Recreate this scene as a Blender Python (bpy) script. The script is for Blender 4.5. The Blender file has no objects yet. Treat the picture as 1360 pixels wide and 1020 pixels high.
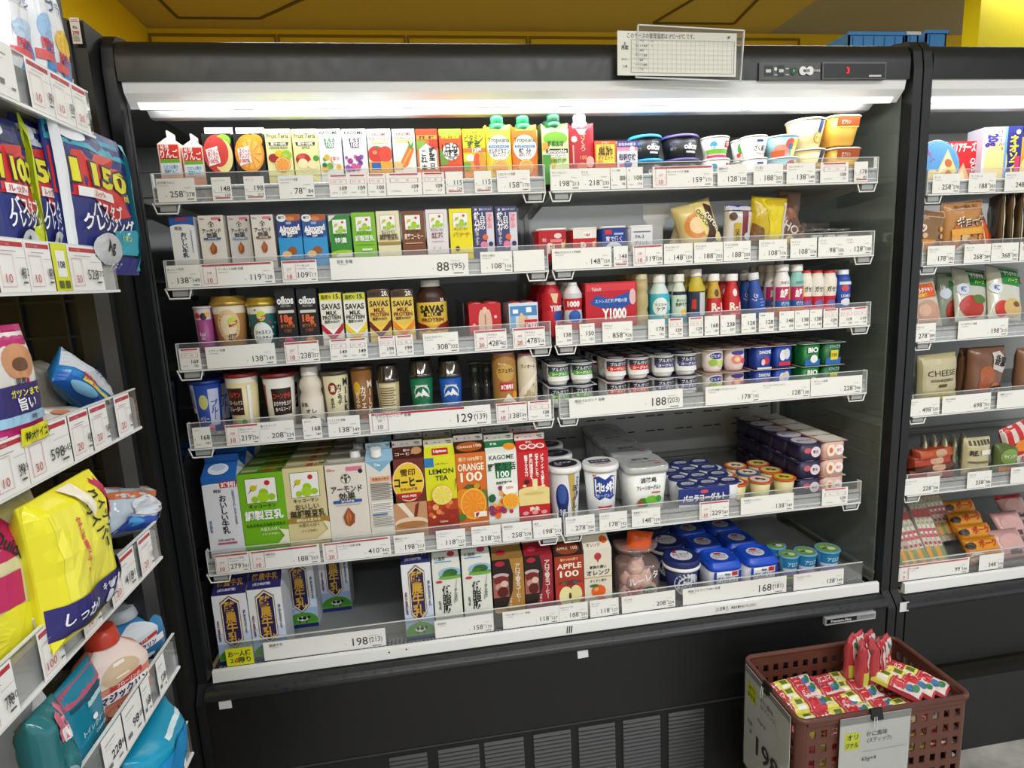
import bpy, math, random
from mathutils import Vector, noise
random.seed(7)
SC = bpy.context.scene
COL = SC.collection
R = math.radians
# ------------------------------------------------------------ camera
S = .82
FPX = 806.5
YAW, PITCH, ROLL = R(8.33), R(-10.01), R(-2.84)
CAM = Vector((.5752, -1.6102, 1.5369)) * S
_f = Vector((math.sin(YAW) * math.cos(PITCH), math.cos(YAW) * math.cos(PITCH), math.sin(PITCH)))
_r = Vector((math.cos(YAW), -math.sin(YAW), 0))
_u = _r.cross(_f)
RX = math.cos(ROLL) * _r + math.sin(ROLL) * _u
UX = -math.sin(ROLL) * _r + math.cos(ROLL) * _u
cd = bpy.data.cameras.new('camera')
cam = bpy.data.objects.new('camera', cd)
COL.objects.link(cam)
from mathutils import Matrix
cam.matrix_world = Matrix(((RX.x, UX.x, -_f.x, CAM.x), (RX.y, UX.y, -_f.y, CAM.y), (RX.z, UX.z, -_f.z, CAM.z), (0, 0, 0, 1)))
cd.sensor_width = 36
cd.lens = FPX / 1360 * 36
cd.clip_start = .02
SC.camera = cam


def ray(x, y):
    return _f + RX * ((x - 680) / FPX) - UX * ((y - 510) / FPX)


def atY(x, y, Y):
    d = ray(x, y)
    return CAM + d * ((Y - CAM.y) / d.y)


def atX(x, y, X):
    d = ray(x, y)
    return CAM + d * ((X - CAM.x) / d.x)


def atZ(x, y, Z):
    d = ray(x, y)
    return CAM + d * ((Z - CAM.z) / d.z)


# ------------------------------------------------------------ world, lights, exposure
wd = bpy.data.worlds.new('world')
SC.world = wd
wd.use_nodes = True
wd.node_tree.nodes['Background'].inputs[0].default_value = (.93, .96, 1, 1)
wd.node_tree.nodes['Background'].inputs[1].default_value = .85
SC.view_settings.view_transform = 'Standard'
SC.view_settings.look = 'None'
SC.view_settings.exposure = 0.0
SC.view_settings.gamma = 1
SC.view_settings.use_curve_mapping = False


def area(name, loc, rot, sx, sy, power, color=(1, 1, 1), label=None, spread=None):
    l = bpy.data.lights.new(name, 'AREA')
    l.shape = 'RECTANGLE'
    l.size, l.size_y, l.energy, l.color = sx, sy, power, color
    if spread:
        l.spread = spread
    o = bpy.data.objects.new(name, l)
    COL.objects.link(o)
    o.location, o.rotation_euler = loc, rot
    return o


# ceiling lamps of the aisle, and an unseen row added to light the back wall (their housings are built further down)
LAMPS = [(-.1, -1.5), (1.05, -1.5), (2.2, -1.5), (.5, -2.9), (2.0, -2.9), (.4, .72), (1.7, .72), (3.0, .72)]
for i, (lx, ly) in enumerate(LAMPS):
    area('aisle_and_fill_light', (lx, ly, 2.255), (0, 0, 0), .9, .14, 15.5 if i < 3 else 18 if i < 5 else 5, (.95, .975, 1))
# the strips under the two case headers
area('case_strip_light', (.745, -.048, 1.592), (R(38), 0, 0), 1.46, .03, 2.9, (.97, .985, 1))
area('case_strip_light', (2.1, -.048, 1.592), (R(38), 0, 0), .95, .03, 1.9, (.97, .985, 1))

# ------------------------------------------------------------ materials
_M = {}


def hexlin(h):
    h = h.lstrip('#')
    if len(h) == 3:
        h = ''.join(c * 2 for c in h)
    c = [int(h[i:i + 2], 16) / 255 for i in (0, 2, 4)]
    return [x / 12.92 if x <= .04045 else ((x + .055) / 1.055) ** 2.4 for x in c] + [1]


def M(h, rough=.42, metal=0, emit=0, alpha=1, noise_amt=0, scale=30, spec=.5):
    k = (h, rough, metal, emit, alpha, noise_amt, scale, spec)
    if k in _M:
        return _M[k]
    m = bpy.data.materials.new('paint_' + h.strip('#'))
    m.use_nodes = True
    nt = m.node_tree
    b = nt.nodes['Principled BSDF']
    b.inputs['Base Color'].default_value = hexlin(h)
    b.inputs['Roughness'].default_value = rough
    b.inputs['Metallic'].default_value = metal
    b.inputs['Specular IOR Level'].default_value = spec
    if emit:
        b.inputs['Emission Color'].default_value = hexlin(h)
        b.inputs['Emission Strength'].default_value = emit
    if noise_amt:
        n = nt.nodes.new('ShaderNodeTexNoise')
        n.inputs['Scale'].default_value = scale
        n.inputs['Detail'].default_value = 4
        tc = nt.nodes.new('ShaderNodeTexCoord')
        nt.links.new(tc.outputs['Object'], n.inputs['Vector'])
        mr = nt.nodes.new('ShaderNodeMapRange')
        mr.inputs['To Min'].default_value = 1 - noise_amt
        mr.inputs['To Max'].default_value = 1 + noise_amt
        nt.links.new(n.outputs['Fac'], mr.inputs['Value'])
        mx = nt.nodes.new('ShaderNodeVectorMath')
        mx.operation = 'SCALE'
        mx.inputs[0].default_value = hexlin(h)[:3]
        nt.links.new(mr.outputs['Result'], mx.inputs['Scale'])
        nt.links.new(mx.outputs['Vector'], b.inputs['Base Color'])
        mr2 = nt.nodes.new('ShaderNodeMapRange')
        mr2.inputs['To Min'].default_value = max(0, rough - .1)
        mr2.inputs['To Max'].default_value = min(1, rough + .1)
        nt.links.new(n.outputs['Fac'], mr2.inputs['Value'])
        nt.links.new(mr2.outputs['Result'], b.inputs['Roughness'])
    _M[k] = m
    return m


def clear(name, tint, gloss, rough=.03, body=None, bodyamt=0.0):
    """clear plastic or glass sheet: sees through, with a glossy coat and an optional milky body"""
    if name in _M:
        return _M[name]
    m = bpy.data.materials.new(name)
    m.use_nodes = True
    nt = m.node_tree
    nt.nodes.remove(nt.nodes['Principled BSDF'])
    out = nt.nodes['Material Output']
    t = nt.nodes.new('ShaderNodeBsdfTransparent')
    t.inputs[0].default_value = hexlin(tint)
    g = nt.nodes.new('ShaderNodeBsdfGlossy')
    g.inputs['Roughness'].default_value = rough
    fr = nt.nodes.new('ShaderNodeLayerWeight')     # same from both sides of a thin sheet
    pw = nt.nodes.new('ShaderNodeMath')
    pw.operation = 'POWER'
    pw.inputs[1].default_value = 4.0
    nt.links.new(fr.outputs['Facing'], pw.inputs[0])
    ad = nt.nodes.new('ShaderNodeMath')
    ad.operation = 'MULTIPLY_ADD'
    ad.inputs[1].default_value = .8
    ad.inputs[2].default_value = gloss
    ad.use_clamp = True
    nt.links.new(pw.outputs[0], ad.inputs[0])
    mix = nt.nodes.new('ShaderNodeMixShader')
    nt.links.new(ad.outputs[0], mix.inputs[0])
    src = t.outputs[0]
    if bodyamt:
        d = nt.nodes.new('ShaderNodeBsdfDiffuse')
        d.inputs[0].default_value = hexlin(body)
        m2 = nt.nodes.new('ShaderNodeMixShader')
        m2.inputs[0].default_value = bodyamt
        nt.links.new(t.outputs[0], m2.inputs[1])
        nt.links.new(d.outputs[0], m2.inputs[2])
        src = m2.outputs[0]
    nt.links.new(src, mix.inputs[1])
    nt.links.new(g.outputs[0], mix.inputs[2])
    nt.links.new(mix.outputs[0], out.inputs['Surface'])
    _M[name] = m
    return m


ACRYL = clear('clear_acrylic', '#fafafa', .05, .05, '#e8ecec', .05)
GLASS = clear('side_glass', '#c4cdc8', .12, .02, '#a8b2aa', .30)
GLASSL = clear('dark_side_glass', '#707878', .42, .03)
FILM = clear('clear_film', '#f6f4f0', .03, .12, '#f2eeea', .10)
PET = clear('clear_pet', '#eef0f0', .06, .08, '#e6eaea', .14)
BLACKP = M('#1d1f21', .38, noise_amt=.06, scale=60)
BLACKM = M('#17181a', .5, noise_amt=.1, scale=20)
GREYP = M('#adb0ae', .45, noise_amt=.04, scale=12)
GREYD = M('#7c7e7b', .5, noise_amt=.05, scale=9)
WHITE = M('#f2f2f0', .4)
SILVER = M('#b9bcbc', .3, .6, noise_amt=.04, scale=80)


# ------------------------------------------------------------ mesh builder
class Flat:
    def __init__(s, o, ux, uz, n, W, H):
        s.o, s.ux, s.uz, s.n, s.W, s.H, s.flat = Vector(o), Vector(ux), Vector(uz), Vector(n), W, H, True

    def __call__(s, u, v, off):
        return s.o + s.ux * (u * s.W) + s.uz * (v * s.H) + s.n * off


def front(w, h, y=0, z=0):
    return Flat((-w / 2, y, z), (1, 0, 0), (0, 0, 1), (0, -1, 0), w, h)


def topf(w, d, z, y=0):
    """face looking up; v runs away from the viewer"""
    return Flat((-w / 2, y, z), (1, 0, 0), (0, 1, 0), (0, 0, 1), w, d)


class Cyl:
    """front of a round body whose radius runs r0 (bottom) to r1 (top); centre at (0,cy)"""
    def __init__(s, r0, r1, z0, z1, span=150, cy=None, n=2):
        s.r0, s.r1, s.z0, s.z1, s.sp, s.flat = r0, r1, z0, z1, R(span), False
        s.cy = max(r0, r1) if cy is None else cy
        s.W, s.H = s.sp * (r0 + r1) / 2, z1 - z0

    def __call__(s, u, v, off):
        a = (u - .5) * s.sp
        r = s.r0 + (s.r1 - s.r0) * v + off
        return Vector((math.sin(a) * r, s.cy - math.cos(a) * r, s.z0 + (s.z1 - s.z0) * v))


class Surf:
    def __init__(s, fn, W, H):
        s.fn, s.W, s.H, s.flat = fn, W, H, False

    def __call__(s, u, v, off):
        return Vector(s.fn(u, v, off))


_T = {}


def text_mesh(t, bold=0, res=2):
    k = (t, bold, res)
    if k not in _T:
        c = bpy.data.curves.new('t', 'FONT')
        c.body, c.size, c.resolution_u, c.offset = t, 1, res, bold * .022
        c.align_x = 'CENTER'
        c.space_line = .86
        o = bpy.data.objects.new('t', c)
        COL.objects.link(o)
        m = bpy.data.meshes.new_from_object(o)
        vs = [(v.co.x, v.co.y) for v in m.vertices]
        fs = [tuple(p.vertices) for p in m.polygons]
        bpy.data.objects.remove(o)
        bpy.data.curves.remove(c)
        bpy.data.meshes.remove(m)
        if vs:
            x0, x1 = min(v[0] for v in vs), max(v[0] for v in vs)
            y0, y1 = min(v[1] for v in vs), max(v[1] for v in vs)
            vs = [(x - (x0 + x1) / 2, y - (y0 + y1) / 2) for x, y in vs]
            _T[k] = (vs, fs, x1 - x0, y1 - y0)
        else:
            _T[k] = ([], [], 1, 1)
    return _T[k]


LAY = .00022


class MB:
    def __init__(s):
        s.v, s.f, s.mi, s.sm, s.mats = [], [], [], [], []

    def _m(s, m):
        if isinstance(m, str):
            m = M(m)
        if m not in s.mats:
            s.mats.append(m)
        return s.mats.index(m)

    def add(s, vs, fs, m, smooth=False):
        b = len(s.v)
        i = s._m(m)
        s.v += [tuple(x) for x in vs]
        for f in fs:
            s.f.append(tuple(b + k for k in f))
            s.mi.append(i)
            s.sm.append(smooth)
        return s

    def box(s, x0, y0, z0, x1, y1, z1, m, top=None, side=None):
        v = [(x0, y0, z0), (x1, y0, z0), (x1, y1, z0), (x0, y1, z0), (x0, y0, z1), (x1, y0, z1), (x1, y1, z1), (x0, y1, z1)]
        s.add(v, [(0, 1, 5, 4)], m)
        s.add(v, [(1, 2, 6, 5), (3, 0, 4, 7)], side or m)
        s.add(v, [(2, 3, 7, 6), (0, 3, 2, 1)], side or m)
        s.add(v, [(4, 5, 6, 7)], top or m)
        return s

    def prism(s, prof, x0, x1, m, smooth=False):
        """profile of (y, z) points swept along x"""
        n = len(prof)
        v = [(x0, y, z) for y, z in prof] + [(x1, y, z) for y, z in prof]
        s.add(v, [(i, (i + 1) % n, n + (i + 1) % n, n + i) for i in range(n)], m, smooth)
        s.add(v, [tuple(range(n))[::-1], tuple(range(n, 2 * n))], m)
        return s

    def tube(s, pts, r, m, n=8):
        pts = [Vector(p) for p in pts]
        vs, fs = [], []
        for i, p in enumerate(pts):
            d = (pts[min(i + 1, len(pts) - 1)] - pts[max(i - 1, 0)]).normalized()
            a = d.orthogonal().normalized() if i == 0 else (a - d * a.dot(d)).normalized()
            b = d.cross(a)
            for k in range(n):
                t = 2 * math.pi * k / n
                vs.append(p + a * (math.cos(t) * r) + b * (math.sin(t) * r))
        for i in range(len(pts) - 1):
            for k in range(n):
                fs.append((i * n + k, i * n + (k + 1) % n, (i + 1) * n + (k + 1) % n, (i + 1) * n + k))
        fs.append(tuple(range(n))[::-1])
        fs.append(tuple((len(pts) - 1) * n + k for k in range(n)))
        return s.add(vs, fs, m, True)

    def loft(s, prof, m, cy=0, n=40, sq=2, ax=1, ay=1, cx=0, cap0=True, cap1=True, smooth=True, tw=None):
        """profile of (r, z); sq 2 round, 5 rounded square; a change of material may be given as (r, z, mat)"""
        vs, row = [], []
        for q in prof:
            r, z = q[0], q[1]
            for k in range(n):
                t = 2 * math.pi * (k + .5) / n
                c, d = math.cos(t), math.sin(t)
                e = (abs(c) ** sq + abs(d) ** sq) ** (-1 / sq) if sq != 2 else 1
                vs.append((cx + c * e * r * ax, cy + d * e * r * ay, z))
        b = len(s.v)
        cur = m
        for i in range(len(prof) - 1):
            if len(prof[i]) > 2:
                cur = prof[i][2]
            mi = s._m(cur)
            for k in range(n):
                s.f.append((b + i * n + k, b + i * n + (k + 1) % n, b + (i + 1) * n + (k + 1) % n, b + (i + 1) * n + k))
                s.mi.append(mi)
                s.sm.append(smooth)
        s.v += vs
        if cap0:
            s.f.append(tuple(b + k for k in range(n))[::-1]); s.mi.append(s._m(m)); s.sm.append(False)
        if cap1:
            s.f.append(tuple(b + (len(prof) - 1) * n + k for k in range(n))); s.mi.append(s._m(cur)); s.sm.append(False)
        return s

    # ---- flat art on a face
    def art(s, F, ops, base=1):
        F_ = F
        cl_ = lambda q: 0. if q < 0 else 1. if q > 1 else q
        for k, op in enumerate(ops):
            off = LAY * (base + k)
            t = op[0]
            F = F_
            if t != 'T':      # print never runs past the face it is on
                F = lambda u, v, o_: F_(cl_(u), cl_(v), o_)
                F.flat, F.W, F.H = F_.flat, F_.W, F_.H
            if t == 'R':
                _, x0, y0, x1, y1, c = op[:6]
                nx, ny = (1, 1) if F.flat else (max(2, int(abs(x1 - x0) * 16)), max(1, int(abs(y1 - y0) * (10 if isinstance(F_, Surf) else 2))))
                vs = [F(x0 + (x1 - x0) * i / nx, y0 + (y1 - y0) * j / ny, off) for j in range(ny + 1) for i in range(nx + 1)]
                s.add(vs, [(j * (nx + 1) + i, j * (nx + 1) + i + 1, (j + 1) * (nx + 1) + i + 1, (j + 1) * (nx + 1) + i) for j in range(ny) for i in range(nx)], c)
            elif t == 'E':
                _, cx, cy, rx, ry, c = op[:6]
                if ry is None:
                    ry = rx * F.W / F.H
                n, rings = 20, (1 if F.flat else 3)
                vs = [F(cx, cy, off)]
                for q in range(1, rings + 1):
                    for i in range(n):
                        a = 2 * math.pi * i / n
                        vs.append(F(cx + rx * q / rings * math.cos(a), cy + ry * q / rings * math.sin(a), off))
                fs = [(0, 1 + i, 1 + (i + 1) % n) for i in range(n)]
                for q in range(rings - 1):
                    fs += [(1 + q * n + i, 1 + (q + 1) * n + i, 1 + (q + 1) * n + (i + 1) % n, 1 + q * n + (i + 1) % n) for i in range(n)]
                s.add(vs, fs, c)
            elif t == 'P':
                _, pts, c = op[:3]
                if F.flat:
                    s.add([F(x, y, off) for x, y in pts], [tuple(range(len(pts)))], c)
                else:  # fan with subdivided spokes, follows a curved face
                    cx = sum(p[0] for p in pts) / len(pts)
                    cy = sum(p[1] for p in pts) / len(pts)
                    den = []
                    for i in range(len(pts)):
                        a, b = pts[i], pts[(i + 1) % len(pts)]
                        for q in range(4):
                            den.append((a[0] + (b[0] - a[0]) * q / 4, a[1] + (b[1] - a[1]) * q / 4))
                    n = len(den)
                    vs = [F(cx, cy, off)]
                    for q in (1, 2, 3):
                        vs += [F(cx + (x - cx) * q / 3, cy + (y - cy) * q / 3, off) for x, y in den]
                    fs = [(0, 1 + i, 1 + (i + 1) % n) for i in range(n)]
                    for q in range(2):
                        fs += [(1 + q * n + i, 1 + (q + 1) * n + i, 1 + (q + 1) * n + (i + 1) % n, 1 + q * n + (i + 1) % n) for i in range(n)]
                    s.add(vs, fs, c)
            elif t == 'T':
                _, tx, x, y, h, c = op[:6]
                o = op[6] if len(op) > 6 else {}
                if o.get('vert'):
                    tx = '\n'.join(tx.replace('ー', '｜'))
                vs, fs, w, hh = text_mesh(tx, o.get('b', 1), o.get('res', 2))
                sc = h * F.H
                kx = 1
                if 'w' in o and w * sc > o['w'] * F.W:
                    kx = o['w'] * F.W / (w * sc)
                if 'W' in o:
                    kx = o['W'] * F.W / (w * sc)
                ky = 1
                if 'h' in o:
                    ky = o['h'] * F.H / (hh * sc)
                ca, sa = math.cos(R(o.get('rot', 0))), math.sin(R(o.get('rot', 0)))
                out = []
                ko = off + (.0004 if not F.flat else 0)
                ax = 0
                if o.get('al') == 'l':
                    ax = w * sc * kx / 2
                if o.get('al') == 'r':
                    ax = -w * sc * kx / 2
                for a, b in vs:
                    a, b = a * sc * kx + ax, b * sc * ky
                    a, b = a * ca - b * sa, a * sa + b * ca
                    out.append(F(x + a / F.W, y + b / F.H, ko))
                s.add(out, fs, c)
        return s

    def build(s, name, parent=None, loc=None):
        me = bpy.data.meshes.new(name)
        me.from_pydata(s.v, [], s.f)
        for m in s.mats:
            me.materials.append(m)
        me.polygons.foreach_set('material_index', s.mi)
        me.polygons.foreach_set('use_smooth', s.sm)
        me.update()
        o = bpy.data.objects.new(name, me)
        COL.objects.link(o)
        if parent:
            o.parent = parent
        if loc is not None:
            o.location = loc
        return o


def T(t, x, y, em, c='#111', **k):
    return ('T', t, x, y, em, c, k)


def RR(x0, y0, x1, y1, c):
    return ('R', x0, y0, x1, y1, c)


def EE(x, y, rx, c, ry=None):
    return ('E', x, y, rx, ry, c)


def PP(c, *pts):
    return ('P', pts, c)


def tag(o, label=None, cat=None, group=None, kind=None):
    if label:
        o['label'] = label
    if cat:
        o['category'] = cat
    if group:
        o['group'] = group
    if kind:
        o['kind'] = kind
    return o


def empty(name, loc=(0, 0, 0), rz=0):
    o = bpy.data.objects.new(name, None)
    o.empty_display_size = .05
    COL.objects.link(o)
    o.location = loc
    o.rotation_euler = (0, 0, rz)
    return o


def copy_tree(o, parent=None):
    c = o.copy()
    COL.objects.link(c)
    c.parent = parent
    for ch in list(o.children):
        copy_tree(ch, c)
    return c


def bevel(o, w=.004, seg=2):
    m = o.modifiers.new('bevel', 'BEVEL')
    m.width, m.segments, m.limit_method = w, seg, 'ANGLE'
    return o


# ------------------------------------------------------------ layout of the cases
ZR = [1.4266, 1.2677, 1.1086, .9496, .6773, .4428]      # underside of each price rail, case of drinks and yogurt
ZR2 = [1.396, 1.237, 1.060, .880, .680, .429]           # the same in the neighbouring case
RT = .055                                               # rail height
YF = -.0535                                             # front of the rails
YB = .385                                               # back panel
XM, XE = .7525, 1.499                                   # shelf joint, shelf end
XL0, XR1 = -.031, 1.560                                 # inside of the side panels
X2L, X2R = 1.62, 2.75
HT = 1.715                                              # top of the header
# ------------------------------------------------------------ room
def struct(name, mb):
    o = mb.build(name)
    o['kind'] = 'structure'
    return o


YEL = M('#efc912', .55, noise_amt=.05, scale=3)
YELC = M('#c2ae62', .7, noise_amt=.05, scale=2)
GCEIL = M('#9c9c98', .7, noise_amt=.04, scale=2)
FLOOR = bpy.data.materials.new('floor_vinyl')
FLOOR.use_nodes = True
nt = FLOOR.node_tree
b = nt.nodes['Principled BSDF']
b.inputs['Roughness'].default_value = .35
vo = nt.nodes.new('ShaderNodeTexNoise'); vo.inputs['Scale'].default_value = 9; vo.inputs['Detail'].default_value = 10
tc = nt.nodes.new('ShaderNodeTexCoord'); nt.links.new(tc.outputs['Object'], vo.inputs['Vector'])
cr = nt.nodes.new('ShaderNodeValToRGB')
cr.color_ramp.elements[0].position = .35; cr.color_ramp.elements[0].color = hexlin('#8f8d88')
cr.color_ramp.elements[1].position = .65; cr.color_ramp.elements[1].color = hexlin('#c2c0ba')
nt.links.new(vo.outputs['Fac'], cr.inputs['Fac']); nt.links.new(cr.outputs[0], b.inputs['Base Color'])

ZC, YW, XW = 2.3, 1.48, -.51
struct('floor', MB().add([(XW, -5, 0), (5.5, -5, 0), (5.5, YW, 0), (XW, YW, 0)], [(0, 1, 2, 3)], FLOOR))
cl = MB().add([(XW, -5, ZC), (2.15, -5, ZC), (2.15, YW, ZC), (XW, YW, ZC)], [(0, 3, 2, 1)], YELC)
cl.add([(2.15, -5, ZC), (5.5, -5, ZC), (5.5, YW, ZC), (2.15, YW, ZC)], [(0, 3, 2, 1)], GCEIL)
DK = M('#5d5020', .7)


def strip(mb, a, b, w, m, t=.004):
    a, b = Vector(a), Vector(b)
    d = (b - a).normalized()
    n = d.cross(Vector((0, 0, 1))) * w
    v = [a - n, b - n, b + n, a + n]
    v2 = [p - Vector((0, 0, t)) for p in v]
    mb.add(v2 + v, [(0, 1, 2, 3), (0, 4, 5, 1), (1, 5, 6, 2), (2, 6, 7, 3), (3, 7, 4, 0)], m)


for pts in ([(205, -8), (236, 23), (345, 24), (420, -10)], [(1015, -10), (975, 31), (868, 30), (905, 8), (935, -10)]):
    q = [atZ(x, y, ZC) for x, y in pts]
    for i in range(len(q) - 1):
        strip(cl, q[i], q[i + 1], .006, DK)
struct('ceiling', cl)
bw = MB().add([(XW, YW, 0), (5.5, YW, 0), (5.5, YW, ZC), (XW, YW, ZC)], [(0, 1, 2, 3)], YEL)
LN = M('#8d6f08', .6)
for x0, x1 in ((197, 366), (368, 538), (540, 700), (702, 850), (852, 1062)):
    a, c = atY(x0, 42 + (x0 - 197) * .004, YW), atY(x1, 42 + (x1 - 197) * .004, YW)
    for (p, q, r, t) in ((a.x, ZC - .03, c.x, ZC - .02), (a.x, ZC - .45, a.x + .008, ZC - .03), (c.x - .008, ZC - .45, c.x, ZC - .03)):
        bw.box(p, YW - .006, q, r, YW - .0005, t, LN)
struct('wall_back', bw)
struct('wall_left', MB().add([(XW, -5, 0), (XW, YW, 0), (XW, YW, ZC), (XW, -5, ZC)], [(0, 1, 2, 3)], YEL))
pa = atY(1301, 30, .75)
pil = MB().box(pa.x, .75, 0, pa.x + .5, .82, ZC, M('#e8d400', .5, noise_amt=.03, scale=4))
tag(pil.build('pillar'), kind='structure')

for i, (lx, ly) in enumerate(LAMPS):  # the row above the cases is added to brighten wall and ceiling
    t = empty('aisle_and_fill_lamp', (lx, ly, ZC))
    MB().box(-.5, -.11, -.035, .5, .11, 0, WHITE).build('housing', t)
    MB().box(-.47, -.08, -.041, .47, .08, -.036, M('#fffdf6', .5, emit=2.2)).build('diffuser', t)
    tag(t, 'white box lamp on the ceiling over the aisle', 'lamp', 'ceiling lamps over the aisle')

# ------------------------------------------------------------ display case
HB = 1.64     # bottom of header


def side_frame(root, x0, x1, glassx, gm):
    """post + glass side pane + lower end cheek"""
    b = MB()
    b.prism([(-.062, .43), (-.066, 1.0), (-.064, 1.66), (-.058, 1.70), (-.04, 1.722), (0, 1.73), (.06, 1.73), (.06, 1.64), (-.03, 1.63), (-.04, 1.0), (-.035, .43)], x0, x1, BLACKP)
    bevel(b.build('side_post', root), .004)
    g = MB().box(glassx - .002, -.036, .45, glassx + .002, YB, 1.63, gm)
    g.build('side_pane', root)
    c = MB().prism([(-.085, 0), (-.088, .405), (-.06, .44), (.5, .44), (.5, 0)], x0, x1, BLACKM)
    bevel(c.build('end_cheek', root), .003)


def make_case(xa, xb, zr, label, ctrl=False):
    root = empty('refrigerated_display_case', ((xa + xb) / 2, 0, 0))
    o0 = Vector((-(xa + xb) / 2, 0, 0))

    def part(name, mb, bv=None):
        o = mb.build(name, root)
        o.location = o0
        if bv:
            bevel(o, bv)
        return o
    # header with its rounded top edge
    prof = [(-.060, HB), (-.0605, HB + .035)] + [(-.0605 + .03 * (1 - math.cos(R(q * 9))), HB + .035 + (HT - HB - .035) * math.sin(R(q * 9))) for q in range(1, 11)] + [(.5, HT), (.5, HT - .03), (-.02, HT - .03), (-.03, HB)]
    hd_ = part('header', MB().prism(prof, xa + .0, xb, BLACKP, True))
    sm_ = hd_.modifiers.new('edge_split', 'EDGE_SPLIT')
    sm_.split_angle = R(35)
    # translucent cover with the LED row along its foot
    part('light_cover', MB().prism([(-.056, HB + .002), (-.052, HB - .018), (-.03, HB - .040), (-.02, HB - .036), (-.02, HB)], xa + .004, xb - .004, M('#d9dbdc', .35, emit=.12)))
    part('led_strip', MB().prism([(-.0400, HB - .0320), (-.0315, HB - .0405), (-.030, HB - .041), (-.028, HB - .038), (-.038, HB - .030)], xa + .02, xb - .02, M('#fffef2', .4, emit=1.6)))
    lip = MB().prism([(-.03, HB - .042), (-.015, HB - .052), (.004, HB - .053), (.004, HB - .04)], xa + .03, xb - .06, M('#8f9190', .4, noise_amt=.04, scale=10))
    part('air_lip', lip, .002)
    for fx in (.28, .77):
        part('cover_clip', MB().box(xa + (xb - xa) * fx, -.036, HB - .052, xa + (xb - xa) * fx + .02, -.026, HB - .038, WHITE), .002)
    part('back_panel', back_panel(xa, xb), None)
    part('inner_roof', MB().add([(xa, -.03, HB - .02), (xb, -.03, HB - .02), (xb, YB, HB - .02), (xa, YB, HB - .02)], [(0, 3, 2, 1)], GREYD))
    # shelf standards on the back panel
    for sx in (xa + .02, (xa + xb) / 2 - .012, (xa + xb) / 2 + .012, xb - .03) if ctrl else ():
        part('shelf_standard', MB().box(sx, YB - .012, .5, sx + .012, YB, HB - .04, M('#7d7f7c', .4)))
    # floor deck, white rail, bumper, front
    zf = zr[5]
    dk = MB().box(xa + .015, -.02, zf + .004, xb - .015, YB, zf + .018, M('#85888a', .35, noise_amt=.05, scale=8))
    part('deck', dk)
    gr = MB()
    x = xa + .02
    gr.box(xa + .015, -.05, zf - .004, xb - .015, -.02, zf + .002, M('#4a4c4c', .5))
    while x < xb - .03:
        gr.box(x, -.048, zf + .002, x + .0035, -.021, zf + .016, M('#a9acac', .4))
        x += .009
    part('air_grille', gr)
    part('front_rail', MB().prism([(-.068, zf - .004), (-.066, zf + .022), (-.058, zf + .024), (-.053, zf), (-.056, zf - .006)], xa + .012, xb - .005, M('#eceeee', .35, noise_amt=.02, scale=30)), .0015)
    part('bumper', MB().prism([(-.055, zf - .006), (-.074, zf - .007), (-.086, zf - .011), (-.094, zf - .018), (-.096, zf - .025), (-.092, zf - .032), (-.084, zf - .036), (-.05, zf - .036)], xa, xb, M('#2b2d2f', .3, noise_amt=.05, scale=60)), .002)
    part('front_panel', MB().box(xa, -.088, .228, xb, -.05, zf - .034, M('#131415', .42, noise_amt=.08, scale=40)), .002)
    return root, part


def back_panel(xa, xb):
    b = MB()
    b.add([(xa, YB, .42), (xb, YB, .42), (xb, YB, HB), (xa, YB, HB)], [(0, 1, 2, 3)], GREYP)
    # ridges and air slots
    for z in (1.50, 1.56):
        b.box(xa, YB - .008, z, xb, YB - .0005, z + .018, GREYP)
    for z in (.60, .648, .78, .826, .87):
        x = xa + .05
        while x < xb - .05:
            b.box(x, YB - .002, z, x + .028, YB - .0004, z + .003, M('#1d1d1c', .6))
            b.box(x + .036, YB - .002, z, x + .056, YB - .0004, z + .003, M('#1d1d1c', .6))
            x += .092
    b.box(xa, YB - .02, .70, xb, YB - .0005, .712, M('#8b8e8c', .4))
    return b


case1, part1 = make_case(XL0 - .0, XR1, ZR, '', True)
tag(case1, 'long black open display case stocked with drinks and yogurt', 'refrigerated case')
case2, part2 = make_case(1.616, X2R, ZR2, '')
tag(case2, 'second black open display case, beyond the double post, stocked with cheese and meat', 'refrigerated case')
for (root, part, xs) in ((case1, part1, ((-.052, -.032, -.029, GLASSL), (1.566, 1.587, 1.562, GLASS))), (case2, part2, ((1.591, 1.612, 1.615, GLASS),))):
    ox = root.location.x
    for x0, x1, gx, gm in xs:
        side_frame(root, x0 - ox, x1 - ox, gx - ox, gm)
# dark opaque skin outside the pane by the household shelving
part1('outer_skin', MB().box(-.050, -.03, .44, -.034, .5, HT - .02, BLACKM))
# case front details
gp = atY(965, 935, -.09)
lv = MB().box(.0, -.082, .03, 1.50, -.06, .222, M('#111213', .45, noise_amt=.06, scale=40))
for px0, px1 in ((515, 565), (581, 635), (643, 695), (709, 758), (769, 817), (828, 877), (888, 935)):
    x0, x1 = atY(px0, 990, -.086).x, atY(px1, 975, -.086).x
    for k in range(17):
        z = .205 - k * .0105
        lv.prism([(-.089, z - .0045), (-.083, z + .002), (-.08, z + .002), (-.08, z - .0045)], x0, x1, M('#1b1d1e', .42))
part1('louvre_panel', lv, .001)
part1('rear_filler', MB().box(1.561, YB, .445, 1.613, YB + .02, HT - .03, GREYD))
part1('kick_plate', MB().box(XL0, -.07, 0, XR1, -.05, .03, BLACKM))
part2('kick_plate', MB().box(1.63, -.125, 0, X2R, -.05, .205, M('#1c1d1e', .5, noise_amt=.1, scale=25)))
part1('panel_seam', MB().box(.02, -.0885, .222, 1.50, -.08, .2255, M('#3a3c3d', .3)))

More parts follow.
